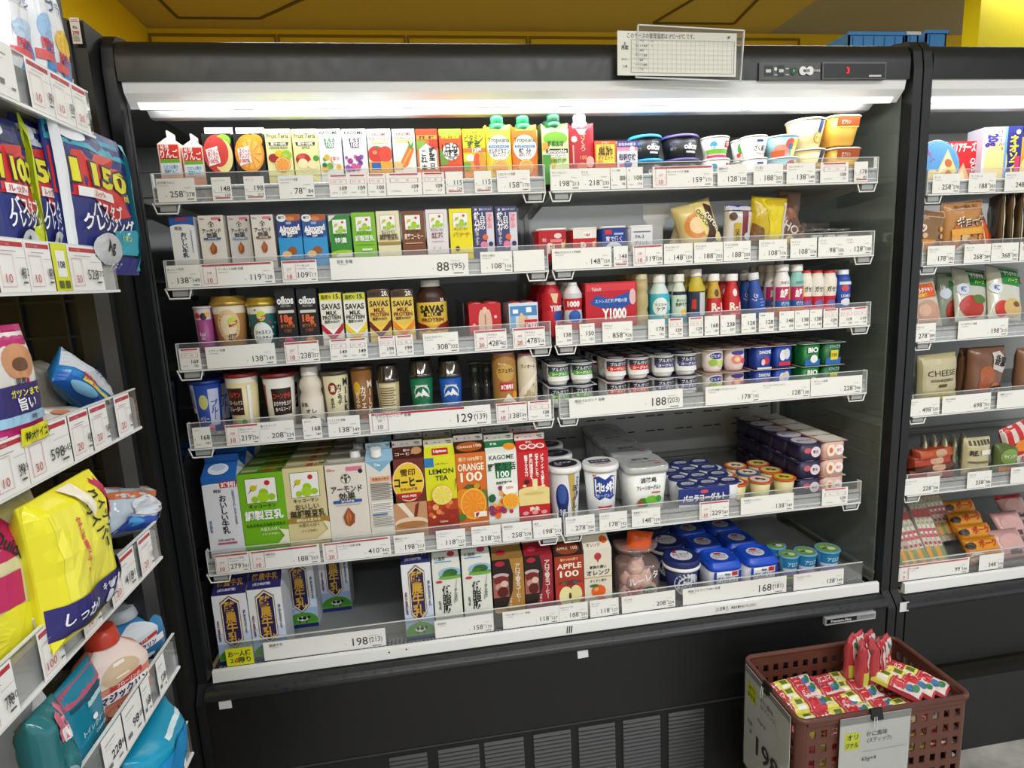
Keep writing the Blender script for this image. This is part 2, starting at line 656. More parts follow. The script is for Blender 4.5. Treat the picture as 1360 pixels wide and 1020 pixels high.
# name plate on the bumper
a, c = atY(1096, 829, -.097), atY(1163, 812, -.097)
w = c.x - a.x
pz = a.z - .004
F = Flat((a.x, -.0975, pz), (1, 0, 0), (0, 0, 1), (0, -1, 0), w, .019)
nb = MB().box(a.x, -.0975, pz, c.x, -.088, pz + .019, M('#c9cbcc', .3, .3))
nb.art(F, [RR(.02, .2, .62, .8, '#0c0c0d'), RR(.62, .2, .98, .8, '#8c8e90'), T('Premium-Neo', .31, .5, .5, '#e8e8e8', w=.54), RR(.70, .62, .95, .68, '#555')])
part1('name_plate', nb)

# warning strips on the white rail
for (x, y, s_) in ((752, 836, 1), (950, 806, 0)):
    a = atY(x, y, -.068)
    F = Flat((a.x, -.0682, ZR[5] + .001), (1, 0, 0), (0, 0, 1), (0, -1, 0), .02 if s_ else .11, .018)
    wb = MB().box(a.x, -.0682, ZR[5] + .001, a.x + F.W, -.0672, ZR[5] + .019, WHITE)
    if s_:
        wb.art(F, [PP('#111', (q * .25, 0), (q * .25 + .13, 0), (q * .25 + .25, 1), (q * .25 + .12, 1)) for q in range(4)][:3] + [])
    else:
        wb.art(F, [T('⚠注意⚠', .16, .5, .55, '#333', w=.3), RR(.36, .25, .98, .75, '#e9ebeb'), T('商品を置かないでください', .66, .5, .42, '#444', w=.58)])
    part1('warning_sticker', wb)
for px in (492, 512):
    pass
# small sensor holes in the white rail
for (x, y) in ((514, 870), (537, 866), (950, 809), (970, 806)):
    hb = MB()
    a = atY(x, y, -.068)
    hb.art(Flat((a.x, -.0668, a.z), (1, 0, 0), (0, 0, 1), (0, -1, 0), .01, .01), [EE(.5, .5, .2, '#111')])
    part1('rail_screw', hb)

# control panel let into the header
a, c = atY(1008, 86, -.063), atY(1174, 106, -.063)
cw, chh = c.x - a.x, .034
F = Flat((a.x, -.0645, a.z - .034 + .004), (1, 0, 0), (0, 0, 1), (0, -1, 0), cw, chh)
b = MB().box(a.x, -.0645, a.z - .030, c.x, -.055, a.z + .004, M('#3b3d3f', .35))
b.art(F, [RR(.01, .04, .48, .96, '#47494b'), RR(.035, .2, .105, .82, '#0c0c0c'), RR(.05, .42, .09, .6, '#c9c9c9'), EE(.125, .62, .012, '#ddd'), RR(.115, .25, .145, .32, '#bbb'),
          RR(.14, .2, .19, .82, '#0c0c0c'), RR(.15, .42, .185, .6, '#c9c9c9'), RR(.2, .6, .225, .66, '#ddd'), RR(.2, .25, .225, .32, '#bbb'), EE(.265, .5, .026, '#0b3d2a'), T('※', .265, .5, .22, '#7fe0b0'),
          EE(.335, .5, .03, '#e8e8e8'), EE(.39, .5, .03, '#e8e8e8'), RR(.335, .35, .39, .65, '#e8e8e8'), T('eco', .362, .5, .3, '#333', b=2), T('MODE', .44, .5, .17, '#ddd'),
          RR(.485, 0, 1, 1, '#5a5c5e'), RR(.495, .06, .99, .9, '#08080a'), T('℃', .9, .4, .001, '#111'), RR(.86, .14, .96, .24, '#cfcfcf')])
b.art(F, [T('3', .685, .5, .5, M('#e01818', .4, emit=1.5), b=1)], base=26)
part1('control_panel', b)

# blank square stickers (code labels) on the fronts
for i, (x, y, lab) in enumerate(((299, 934, 'small white square sticker at the post end of the long case front'), (774, 867, 'small white square sticker in the middle of the long case front'), (1201, 806, 'small white square sticker on the front of the second case'))):
    a = atY(x, y, -.089)
    o = MB().box(-.0125, -.0012, -.0125, .0125, 0, .0125, M('#e4e6e8', .4)).build('square_sticker')
    o.location = (a.x, -.0885, a.z)
    if i == 1:
        o.rotation_euler = (0, R(-2), 0)
    bevel(o, .002)
    tag(o, lab, 'sticker', 'square stickers on the case fronts')

# ------------------------------------------------------------ shelves
CH = M('#c4c7c7', .28, .35, noise_amt=.08, scale=14)


def make_shelf(x0, x1, z, depth, name_label, row):
    root = empty('case_shelf', ((x0 + x1) / 2, YF, z))
    w = x1 - x0
    h = w / 2
    y0 = 0
    MB().box(-h + .006, .006, .004, h - .006, depth, .016, M('#a3a6a5', .4, noise_amt=.05, scale=10)).build('shelf_plate', root)
    ch = MB()
    ch.prism([(.002, 0), (.002, .030), (.006, .033), (.006, .006), (.012, .003), (.012, 0)], -h, h, CH)
    ch.box(-h, .0005, .008, h, .002, .010, WHITE)
    ch.box(-h, .0005, .024, h, .002, .026, M('#7f8282', .3, .5))
    ch.build('price_channel', root)
    ac = MB()
    ac.box(-h, -.0015, -.001, h, .0005, RT, ACRYL)
    ac.box(-h, -.0018, RT - .0012, h, .0008, RT, M('#dfe4e4', .2))
    ac.box(-h, -.004, -.0015, h, .001, .0015, M('#e6e8e8', .2))
    ac.box(-h - .0015, -.0016, 0, -h, .012, RT, M('#dfe4e4', .2))
    ac.box(h, -.0016, 0, h + .0015, .012, RT, M('#dfe4e4', .2))
    ac.build('acrylic_fence', root)
    for sx in (-1, 1):
        br = MB()
        xx = sx * (h - .02)
        br.box(xx - .014, .002, -.014, xx + .014, .03, .003, M('#9ea1a1', .3))
        br.tube([(xx - .026, .002, .002), (xx - .02, .002, -.018), (xx + .016, .002, -.018), (xx + .022, .002, .002)], .0018, WHITE, 6)
        br.build('rail_hook', root)
    for sx in (-1, 1):
        MB().prism([(.02, .004), (depth, .004), (depth, -.024), (depth - .03, -.028), (.05, -.006)], sx * (h - .004) - .0015, sx * (h - .004) + .0015, M('#b6b9b8', .4)).build('arm', root)
    tag(root, name_label, 'shelf', 'wire-hooked shelves in the display cases')
    return root


RN = ['top', 'second', 'third', 'fourth', 'fifth']
for i in range(5):
    dpt = (.30, .33, .35, .38, .42)[i]
    make_shelf(0, XM - .008, ZR[i], dpt, RN[i] + ' grey shelf from the top in the carton half of the long case', i)
    make_shelf(XM + .008, XE, ZR[i], dpt, RN[i] + ' grey shelf from the top in the yogurt half of the long case', i)
    make_shelf(X2L + .006, X2L + .75, ZR2[i], dpt, RN[i] + ' grey shelf from the top in the second case', i)
# low fences of the bottom decks
for (x0, x1, zr, lab) in ((.02, XE + .02, ZR, 'clear acrylic fence along the bottom deck of the long case'), (X2L + .01, X2R - .02, ZR2, 'clear acrylic fence along the bottom deck of the second case')):
    ac = MB()
    z = zr[5] + .020
    ac.box(x0, -.0505, z, x1, -.0485, z + .054, ACRYL)
    ac.box(x0, -.051, z + .0535, x1, -.048, z + .055, M('#dfe4e4', .2))
    tag(ac.build('deck_fence'), lab, 'fence')
# ------------------------------------------------------------ product builders
RK_ = []     # print of the dairy milk, filled in below
def zs(row):
    return ZR[row - 1] + (.018 if row < 6 else .0185)


def fit(x0, x1, yt, row, Y=-.04, ym=None, z=None):
    z = zs(row) if z is None else z
    ym = ym if ym else yt + (26 if row < 4 else 36 if row == 4 else 50)
    a, c, t = atY(x0, ym, Y), atY(x1, ym, Y), atY((x0 + x1) / 2, yt, Y)
    return (a.x + c.x) / 2, c.x - a.x, t.z - z, z


def lift(o, rx, ry):
    """how far a tilted thing has to rise to rest on its lower corner"""
    d = o.dimensions
    return abs(math.sin(ry)) * d.x / 2 + abs(math.sin(rx)) * d.y / 2


def done(o, label, cat, group, x, y, z, rz=0, rx=0, ry=0):
    o.location = (x, y, z)
    o.rotation_euler = (rx, ry, rz)
    return tag(o, label, cat, group)


def queue(o, n, dy, label, group=None, dx=0, dz=0, jit=.002):
    """the same thing standing behind the front one, n more times"""
    for k in range(1, n + 1):
        c = copy_tree(o)
        c.location = (o.location.x + dx * k + random.uniform(-jit, jit), o.location.y + dy * k, o.location.z + dz * k)
        c['label'] = label
        if group:
            c['group'] = group


# -- reusable pieces of printed art
def soy(bg, name, nc, extra=(), y0=.56, y1=.9, x0=.16, x1=.82):
    W, H = x1 - x0, y1 - y0
    X = lambda u: x0 + W * u
    Y = lambda v: y0 + H * v
    return [RR(x0 - .012, y0 - .006, x1 + .012, y1 + .006, '#2a2a1c'), RR(x0, y0, x1, y1, '#f6f6f2'),
            EE(X(.72), Y(.80), .10 * W, '#7a1410'), EE(X(.72), Y(.80), .085 * W, '#d8261c'),
            EE(X(.25), Y(.62), .12 * W, '#d5c61e'), PP('#3c3a10', (X(.05), Y(.38)), (X(.2), Y(.55)), (X(.17), Y(.58))), PP('#d5c61e', (X(.24), Y(.6)), (X(.42), Y(.78)), (X(.33), Y(.55))),
            EE(X(.58), Y(.40), .17 * W, '#9ccb1d'), EE(X(.27), Y(.15), .12 * W, '#9ccb1d'), EE(X(.55), Y(.22), .20 * W, '#a8d420'), EE(X(.84), Y(.22), .13 * W, '#9ccb1d'),
            T('キッコーマン', (x0 + x1) / 2, y0 - .045, .055, '#222', w=W * .9),
            T(name, .5, y0 - .17, .12, nc, w=.82)] + list(extra)


def kagome(c1, c2, fruit, name='KAGOME'):
    return [T('KAGOME', .48, .91, .09, '#243a2c', W=.78), PP(c1, (.25, .8), (.72, .8), (.66, .56), (.32, .56)), T('野菜生活', .5, .74, .12, c2, W=.72), T('100', .5, .62, .11, '#fff', W=.3)] + fruit


def savas(c, c2, gnum, label='#f4e86a', dark='#1a1410', body=None):
    a = [RR(0, .86, 1, 1, label), T('脂肪0', .3, .925, .08, '#1b1b1b', w=.45), T(gnum, .8, .93, .12, '#111' if c2 != 'g' else '#fff', w=.3),
         T('SAVAS', .5, .74, .14, dark, W=.86), T('MILK', .5, .62, .10, dark if c2 != 'g' else '#7b1c10', W=.5), T('PROTEIN', .5, .53, .10, dark if c2 != 'g' else '#7b1c10', W=.84), T('脂肪0+SOY', .5, .45, .06, '#333', W=.7),
         PP(c, (0, .42), (.5, .24), (1, .42), (1, .30), (.5, .08), (0, .30)), PP('#ffd23c' if c2 == 'g' else '#fff', (.1, .38), (.5, .28), (.9, .38), (.5, .2))]
    return a


def lines(x0, x1, ys, c, h=.006):
    return [RR(x0, y, x1 - (.07 if k % 2 else 0), y + h, c) for k, y in enumerate(ys)]


def slice_(x, y, r, rim, flesh, core='#fff3c4', F=None):
    """a cut citrus face"""
    o = [EE(x, y, r, rim), EE(x, y, r * .9, core), EE(x, y, r * .84, flesh)]
    return o


def segs(x, y, r, asp, c, n=9):
    o = []
    for k in range(n):
        a = 2 * math.pi * k / n
        o.append(PP(c, (x, y), (x + r * math.cos(a - .05), y + r * math.sin(a - .05) * asp), (x + r * math.cos(a + .05), y + r * math.sin(a + .05) * asp)))
    return o


def blobs(seed, x0, y0, x1, y1, cols, n, r=.09):
    rr = random.Random(seed)
    return [EE(rr.uniform(x0, x1), rr.uniform(y0, y1), rr.uniform(r * .6, r * 1.2), rr.choice(cols)) for _ in range(n)]


UPK = {1: .70, 2: .72, 3: .88, 4: 1, 5: .80, 6: .78}


def up(ops, k):
    """the printed picture sits in the upper part of the face"""
    f = lambda y: 1 - (1 - y) * k
    out = []
    for op in ops:
        op = list(op)
        if op[0] == 'R':
            op[2], op[4] = (0 if op[2] <= 0 else f(op[2])), f(op[4])
        elif op[0] == 'E':
            op[2] = f(op[2])
            if op[4] is not None:
                op[4] *= k
            else:
                op[3] *= .5 + .5 * k
        elif op[0] == 'P':
            op[1] = [(x, f(y)) for x, y in op[1]]
        else:
            op[3] = f(op[3])
            op[4] *= (1 + k) / 2
            if 'h' in op[6]:
                op[6] = dict(op[6], h=op[6]['h'] * k)
        out.append(tuple(op))
    return out


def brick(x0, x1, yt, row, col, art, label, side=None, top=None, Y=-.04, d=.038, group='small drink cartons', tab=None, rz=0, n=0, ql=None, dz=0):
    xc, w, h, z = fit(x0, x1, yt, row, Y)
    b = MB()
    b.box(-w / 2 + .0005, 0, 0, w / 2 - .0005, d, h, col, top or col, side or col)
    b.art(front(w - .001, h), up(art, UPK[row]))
    o = b.build('drink_carton')
    bevel(o, .0012, 1)
    t = MB()   # folded ear along the top
    t.box(-w * .38, d * .42, h, w * .38, d * .58, h + .0012, side or col)
    t.box(w * .1, d * .2, h, w * .3, d * .35, h + .0006, '#d8d8d4')
    t.build('top_fold', o)
    done(o, label, 'drink carton', group, xc, Y, z, rz)
    if n:
        queue(o, n, d + .002, ql or label, group + ' queued behind')
    return o


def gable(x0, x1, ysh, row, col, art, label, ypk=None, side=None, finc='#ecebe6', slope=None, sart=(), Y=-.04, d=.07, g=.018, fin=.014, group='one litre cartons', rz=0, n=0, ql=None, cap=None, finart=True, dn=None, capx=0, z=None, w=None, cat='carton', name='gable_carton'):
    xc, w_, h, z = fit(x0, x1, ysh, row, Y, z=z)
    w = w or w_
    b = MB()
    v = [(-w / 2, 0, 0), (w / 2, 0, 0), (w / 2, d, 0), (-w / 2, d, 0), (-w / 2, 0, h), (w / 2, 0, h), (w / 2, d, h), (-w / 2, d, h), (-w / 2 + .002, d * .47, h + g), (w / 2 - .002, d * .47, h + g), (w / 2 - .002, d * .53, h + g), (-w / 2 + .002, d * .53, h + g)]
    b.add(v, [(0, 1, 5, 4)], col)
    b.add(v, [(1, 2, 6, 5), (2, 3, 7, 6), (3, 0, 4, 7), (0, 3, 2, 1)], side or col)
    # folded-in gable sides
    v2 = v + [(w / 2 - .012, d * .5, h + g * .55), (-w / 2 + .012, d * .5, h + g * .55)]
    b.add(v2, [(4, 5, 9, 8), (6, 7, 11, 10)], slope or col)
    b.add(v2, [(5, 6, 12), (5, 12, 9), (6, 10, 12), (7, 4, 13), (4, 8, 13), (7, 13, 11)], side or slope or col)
    b.art(front(w, h), up(art, 1 if art is RK_ else UPK[row]))
    L = math.hypot(d * .47, g)
    b.art(Flat((-w / 2, 0, h), (1, 0, 0), (0, d * .47 / L, g / L), (0, -g / L, d * .47 / L), w, L), list(sart))
    o = b.build(name)
    f = MB()
    f.box(-w / 2 + .001, d * .47, h + g, w / 2 - .001, d * .53, h + g + fin, finc)
    if finart:
        f.art(Flat((-w / 2, d * .47, h + g), (1, 0, 0), (0, 0, 1), (0, -1, 0), w, fin), [EE(.12, .5, .03, '#b03020' if finart == 1 else '#222'), RR(.35, .42, .42, .55, '#999'), RR(.5, .42, .56, .55, '#999'), RR(.74, .55, .9, .7, '#555'), RR(.78, .3, .92, .42, '#777')])
    bevel(f.build('top_seam', o), .001, 1)
    if cap:
        c = MB()
        c.loft([(.0125, 0), (.0125, .004), (.0115, .005), (.0115, .016), (.0105, .0175)], cap, n=20)
        q = c.build('screw_cap', o)
        q.location = (capx * w, d * .22, h + g * .45)
        q.rotation_euler = (R(12), 0, 0)
    done(o, label, cat, group, xc, Y, z, rz)
    if n:
        queue(o, n, dn or d + .002, ql or label, group + ' queued behind')
    return o


def prisma(x0, x1, ysh, row, col, art, label, capc, side=None, Y=-.04, d=.045, group='capped juice cartons', n=0, ql=None):
    xc, w, h, z = fit(x0, x1, ysh, row, Y)
    b = MB()
    q = .16 * w
    pr = [(-w / 2, .004), (-w / 2 + q, 0), (w / 2 - q, 0), (w / 2, .004), (w / 2, d), (-w / 2, d)]
    v = [(x, y, 0) for x, y in pr] + [(x, y, h if i in (0, 3) else h - (.012 if i < 4 else -.004)) for i, (x, y) in enumerate(pr)]
    b.add(v, [(0, 1, 7, 6), (1, 2, 8, 7), (2, 3, 9, 8)], col)
    b.add(v, [(3, 4, 10, 9), (4, 5, 11, 10), (5, 0, 6, 11)], side or col)
    b.add(v, [(6, 7, 8, 9, 10, 11)], side or col)
    b.art(Flat((-w / 2, -.0001, 0), (1, 0, 0), (0, 0, 1), (0, -1, 0), w, h - .012), up(art, .78))
    o = b.build('capped_carton')
    c = MB()
    c.loft([(.013, -.014), (.0155, -.006), (.0155, .002), (.0125, .003)], capc, cy=0, n=24)
    c.build('spout', o, (0, .015, h))
    c = MB()
    c.loft([(.0122, 0), (.0122, .013), (.0115, .0145)], capc, n=24)
    for k in range(24):
        a = 2 * math.pi * k / 24
        c.box(math.cos(a) * .0122 - .0004, math.sin(a) * .0122 - .0004, .001, math.cos(a) * .0122 + .0004, math.sin(a) * .0122 + .0004, .0125, capc)
    c.build('screw_cap', o, (0, .015, h + .003))
    done(o, label, 'juice carton', group, xc, Y, z)
    if n:
        queue(o, n, d + .003, ql or label, group + ' queued behind')
    return o


def cup(x0, x1, yt, row, col, art, label, lid='#eee', lidh=.010, taper=.82, Y=-.04, lidart=(), group='drink and yogurt cups', sq=2, z=None, n=0, ql=None, dome=0, rz=0, h=None, span=140, name='cup', cat='cup', ring=None, liddown=0, dn=None, rim=.002, rx=0, ry=0, lidm=None):
    xc, w, h_, z = fit(x0, x1, yt, row, Y, z=z)
    h = h or h_
    rt = w / 2 - rim
    hb = h - lidh
    b = MB()
    prof = [(rt * taper * .9, 0), (rt * taper, .002), (rt, hb - .001)]
    if ring:
        prof = [(rt * taper * .9, 0), (rt * taper, .002)] + [(rt * taper + (rt - rt * taper) * q, hb * q, ring if i == 1 else col) for i, q in enumerate((.78, .82))] + [(rt, hb)]
    b.loft(prof, col, cy=w / 2, sq=sq, n=48)
    b.art(Cyl(rt * taper, rt, .001, hb, span, cy=w / 2), art) if sq == 2 else b.art(Flat((-rt * .7, w / 2 - rt * (taper + .03), 0), (1, 0, 0), (0, -(rt - rt * taper) / hb, 1), (0, -1, 0), rt * 1.4, hb), art, base=4)
    o = b.build(name)
    l = MB()
    rr = w / 2
    if dome:
        l.loft([(rr, hb - .003), (rr + .001, hb), (rr, hb + .004), (rr * .93, hb + .006), (rr * .86, h - .002), (rr * .82, h), (rr * .8, h - .0025)], lid, cy=w / 2, n=48, sq=sq)
    else:
        l.loft([(rr, hb - liddown), (rr + .0006, hb + lidh * .4), (rr - .0005, h - .0012), (rr * .96, h), (rr * .90, h - .0008)], lid, cy=w / 2, n=48, sq=sq)
    if lidart:
        l.art(topf(w, w, h - .0006), list(lidart))
    l.build('lid', o)
    done(o, label, cat, group, xc, Y, z, rz, rx, ry)
    if n:
        queue(o, n, dn or w + .002, ql or label, group + ' queued behind')
    return o


def bottle(x0, x1, yt, row, prof, col, capc, label, art=(), Y=-.04, band=None, group='small drink bottles', n=0, ql=None, rx=0, ry=0, capr=.5, caph=.12, span=150, z=None, name='drink_bottle', body=None, dn=None):
    """prof: (relative radius, relative height); band (v0, v1, colour)"""
    xc, w, h, z = fit(x0, x1, yt, row, Y, z=z)
    rr, hb = w / 2, h * (1 - caph)
    b = MB()
    b.loft([(r * rr, v * hb) for r, v in prof], col, cy=rr, n=36)
    o = b.build(name)
    if band:
        v0, v1, bc = band
        s_ = MB()
        rad = lambda v: max([r0 + (r1 - r0) * (v - a) / (b_ - a) for (r0, a), (r1, b_) in zip(prof, prof[1:]) if a <= v <= b_ and b_ > a] or [1]) * rr + .0006
        vs = sorted(set([v0, v1] + [v for r, v in prof if v0 < v < v1]))
        s_.loft([(rad(v), v * hb) for v in vs], bc, cy=rr, n=36, cap0=False, cap1=False)
        R0 = max(rad(v) for v in vs)
        fn = lambda u, v, off: (math.sin((u - .5) * R(span)) * (rad(v0 + (v1 - v0) * min(1, max(0, v))) + off + .0004), rr - math.cos((u - .5) * R(span)) * (rad(v0 + (v1 - v0) * min(1, max(0, v))) + off + .0004), (v0 + (v1 - v0) * v) * hb)
        s_.art(Surf(fn, R(span) * R0, (v1 - v0) * hb), up(list(art), .80 if row == 3 else 1))
        s_.build('wrap_label', o)
    c = MB()
    cr = capr * rr
    c.loft([(cr, 0), (cr * 1.02, h * caph * .2), (cr, h * caph * .25), (cr, h * caph * .9), (cr * .92, h * caph)], capc, n=24)
    c.build('bottle_cap', o, (0, rr, hb))
    done(o, label, 'bottle', group, xc, Y, z, 0, rx, ry)
    if n:
        queue(o, n, dn or w + .001, ql or label, group + ' queued behind')
    return o


def fourpack(x0, x1, yt, row, potc, arts, foil, label, Y=-.04, z=None, h=None, group='yogurt four-packs', foilart=(), pot='#f4f4f2', rnd=True, n=0, ql=None, levels=2, sidec=None, deep=2, tone=None, rz=0, lab2=None):
    """two by two pots under one foil, stacked `levels` high; x0..x1 spans the pair, yt the upper foil"""
    xc, w, H, z = fit(x0, x1, yt, row, Y, z=z)
    h = H / levels
    root = empty('yogurt_multipack')
    pw = w / 2 - .001
    pots = []
    for i in range(2):
        for j in range(deep):
            b = MB()
            r = pw / 2 - .003
            if rnd:
                b.loft([(r * .72, 0), (r * .86, .004), (r * .97, h * .25), (r, h * .6), (r * .98, h - .002)], potc[i], sq=2, n=32)
            else:
                b.loft([(r * .84, 0), (r * .88, .003), (r, h - .002)], potc[i], sq=5, n=32)
            if j == 0:
                F = Cyl(r * .99, r, h * .22, h - .004, 130, cy=0) if rnd else Flat((-r * .8, -r * .97, 0), (1, 0, 0), (0, -.12 * r / h, 1), (0, -1, 0), r * 1.6, h)
                b.art(F, arts[i], base=4)
            b.build('pot', root, ((i - .5) * pw + 0, pw / 2 + j * pw, 0))
    f = MB()
    fz = h - .0012
    f.box(-w / 2, -.002, fz - .0006, w / 2, pw * deep + .002, fz, '#e9e9e6', foil, '#e9e9e6')
    f.art(topf(w, pw * deep, fz), list(foilart))
    bevel(f.build('foil_lid', root), .0003, 1)
    done(root, label, 'yogurt', group, xc, Y, z + h * (levels - 1), rz)
    for l in range(1, levels):
        c = copy_tree(root)
        c.location.z = z + h * (levels - 1 - l)
        c['label'] = (lab2 or 'underneath, supporting the ' + label)[:200]
    if n:
        for k in range(1, n + 1):
            c = copy_tree(root)
            c.location.y = Y + (pw * deep + .004) * k
            c['label'] = ql or label
            c['group'] = group + ' further back'
    return root


def pouch(W, H, Tk, art, base, name='bag', seed=1, back=None, crimp=.03, wr=.003, puff=.5, parts=(), m=None, nx=18, ny=18, cinch=None, rough=.22):
    """pillow bag standing in the xz plane, front at -y; local origin bottom centre"""
    rr = random.Random(seed)
    so = Vector((rr.uniform(0, 50), rr.uniform(0, 50), seed))

    def th(u, v):
        e = max(0, 1 - abs(2 * u - 1) ** 3) ** puff * max(0, 1 - abs(2 * ((v - crimp) / (1 - 2 * crimp)) - 1) ** 4 if crimp < v < 1 - crimp else 0) ** puff
        k = noise.noise(Vector((u * 3, v * 3, 0)) + so) * .8 + abs(noise.noise(Vector((u * 7 + v * 2, v * 5, 3)) + so)) * .5
        return Tk / 2 * e + wr * k * min(1, e * 2 + .15)

    def wd(v):
        if cinch:
            c0, cw = cinch
            return 1 - (1 - cw) * math.exp(-((v - c0) / .07) ** 2)
        return 1 - .05 * math.sin(math.pi * min(1, max(0, v)))

    def fs(u, v, off):
        return Vector(((u - .5) * W * wd(v), -th(u, v) * (wd(v) if cinch else 1) - off * 1.5 - .0006, v * H))
    b = MB()
    if isinstance(base, str):
        base = M(base, rough)
    vs, fc = [], []
    for sgn in (-1, 1):
        for j in range(ny + 1):
            for i in range(nx + 1):
                p = fs(i / nx, j / ny, 0)
                vs.append((p.x, p.y if sgn < 0 else -p.y, p.z))
    n0 = (nx + 1) * (ny + 1)
    for j in range(ny):
        for i in range(nx):
            a = j * (nx + 1) + i
            fc.append((a, a + 1, a + nx + 2, a + nx + 1))
            fc.append((n0 + a + 1, n0 + a, n0 + a + nx + 1, n0 + a + nx + 2))
    for j in range(ny):
        a, c = j * (nx + 1), j * (nx + 1) + nx
        fc += [(a, a + nx + 1, n0 + a + nx + 1, n0 + a), (c + nx + 1, c, n0 + c, n0 + c + nx + 1)]
    for i in range(nx):
        a, c = i, ny * (nx + 1) + i
        fc += [(a + 1, a, n0 + a, n0 + a + 1), (c, c + 1, n0 + c + 1, n0 + c)]
    b.add(vs, fc, base, True)
    b.art(Surf(fs, W, H), list(art), base=3)
    return b.build(name)
# ============================================================ row 1, carton half
PK = '#f3b9a0'
for (x0, x1, ysh, lb) in ((212, 241, 191, 'small pink gabled apple juice carton at the end of the top shelf, the taller-looking one'), (244, 272, 195, 'small pink gabled apple juice carton between its twin and the apple fruit carton')):
    xc, w, h, z = fit(x0, x1, ysh, 1)
    b = MB()
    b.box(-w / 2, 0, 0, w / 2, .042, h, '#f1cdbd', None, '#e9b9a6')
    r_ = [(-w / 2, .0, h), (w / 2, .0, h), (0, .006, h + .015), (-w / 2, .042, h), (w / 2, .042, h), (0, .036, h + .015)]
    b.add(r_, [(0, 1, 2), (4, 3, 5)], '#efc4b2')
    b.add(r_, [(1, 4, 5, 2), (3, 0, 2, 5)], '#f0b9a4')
    b.art(front(w, h), up([RR(.06, .62, .94, .98, '#d8372c'), T('幼児', .32, .91, .14, '#fff', w=.4), T('りんご', .5, .75, .2, '#fff', W=.8), RR(.06, .52, .94, .62, '#6fae3c'), RR(.06, .22, .94, .52, '#dfe9f0'), T('つぶつぶ果汁', .5, .42, .1, '#3a8fc0', w=.7), T('国産りんご', .5, .3, .1, '#3a8fc0', w=.6), RR(0, 0, 1, .14, '#e9a58c')], .78))
    o = b.build('gable_carton')
    f_ = MB()
    f_.box(-.0012, .002, h + .013, .0012, .040, h + .024, '#e8dcd4')
    f_.build('top_seam', o)
    done(o, lb, 'carton', 'small gabled juice cartons', xc, -.04, z)
fr = [PP('#141414', (0, 0), (1, 0), (1, .4), (.5, .05), (0, .4))]
for (x0, x1, c1, c2, tx, lb, seed) in ((270, 309, '#d8453f', '#f2e08e', ('はりんご', 'がくさん', '100%'), 'carton shaped round a big red apple picture with white top tab', 3), (312, 351, '#f39a22', '#f8b64c', ('スイート', 'オレンジ', '100%'), 'carton shaped round a big orange slice picture with white top tab', 4)):
    art = [EE(.5, .52, .5, c1, .46), EE(.72, .82, .26, '#8fc13e' if seed == 3 else '#f0a030', .16)]
    if seed == 3:
        art += [EE(.66, .46, .34, '#f4e59c', .40), EE(.5, .56, .36, '#d8453f', .36)]
    else:
        art += [EE(.52, .5, .44, '#f7a531', .42), EE(.54, .5, .38, '#fcc25c', .36)] + segs(.54, .5, .36, 1.0, '#f08c1c', 10)
    art += [PP('#fff', (.1, .62), (.5, .70), (.56, .30), (.16, .22)), T(tx[0], .34, .57, .12, '#d03030', w=.36), T(tx[1], .33, .46, .12, '#d03030', w=.36), T(tx[2], .33, .34, .1, '#d03030', w=.34)]
    gable(x0, x1, 177, 1, '#1b1a19', art, lb, d=.045, g=.003, fin=.012, finc='#e9e9e6', side='#222', slope='#e2e2de', group='round-picture fruit juice cartons', finart=2)
ftart = lambda n, fr_: [T('Fruit Teria', .5, .84, .12, '#5a5030', w=.84), PP('#3a352a', (.1, .7), (.9, .7), (.86, .62), (.14, .62)), T('果汁100%', .5, .66, .07, '#fff', w=.66), T(n, .5, .57, .06, '#4a6a2a', w=.72)] + fr_
brick(353, 387.5, 171, 1, '#f1f0a8', ftart('ORANGE BLEND', [EE(.26, .34, .2, '#a8231c', .1), EE(.5, .44, .17, '#e6c41c', .08), EE(.78, .40, .2, '#a3c936', .12), EE(.72, .38, .1, '#bcd94e', .05)] + slice_(.6, .19, .36, '#f08a1a', '#f6a032') + segs(.6, .19, .3, .42, '#fcd08a')), 'pale yellow fruit tea carton with an orange half, red berry and grapes', group='small juice cartons')
brick(389, 423, 171, 1, '#f0efa6', ftart('APPLE', [EE(.36, .30, .3, '#b8261f', .14), EE(.30, .36, .14, '#d8564a', .06), EE(.34, .20, .2, '#f1e7b4', .12), EE(.74, .18, .22, '#efe4ae', .11), EE(.88, .32, .12, '#4f9a2e', .07)]), 'pale yellow fruit tea carton with a red apple picture', group='small juice cartons')
brick(423, 454, 171, 1, '#f7f7f4', kagome('#1b8a4c', '#fff', blobs(5, .1, .08, .9, .35, ['#f09a24', '#f4b832', '#e86a2a', '#6fb03a'], 9, .16) + [EE(.72, .28, .22, '#fff'), T('果汁', .72, .3, .08, '#e05030', w=.3), EE(.2, .16, .12, '#12713a')]), 'white vegetable juice carton with a green badge and orange fruit', group='small juice cartons')
brick(455.5, 487.5, 171, 1, '#f7f6f8', kagome('#54405f', '#fff', blobs(6, .1, .05, .9, .40, ['#7b3c9a', '#c42a78', '#9a4bb4', '#5b2a7e', '#d8588e'], 16, .13)), 'white vegetable juice carton with a purple badge and grapes', group='small juice cartons')
brick(488.5, 520, 171, 1, '#f6f5f1', [T('KAGOME', .5, .87, .08, '#c8281e', W=.6), T('カゴメトマトジュース', .5, .77, .08, '#333', w=.86), RR(.15, .66, .85, .72, '#e0d6a4'), EE(.34, .40, .36, '#d83426', .2), EE(.74, .40, .3, '#e0452e', .19), EE(.28, .44, .1, '#f08a78', .05), EE(.38, .56, .1, '#4f8a30', .03), RR(0, 0, 1, .22, '#e9a82a'), RR(.1, .02, .5, .20, '#2060ac')], 'white tomato juice carton with red tomatoes', group='small juice cartons')
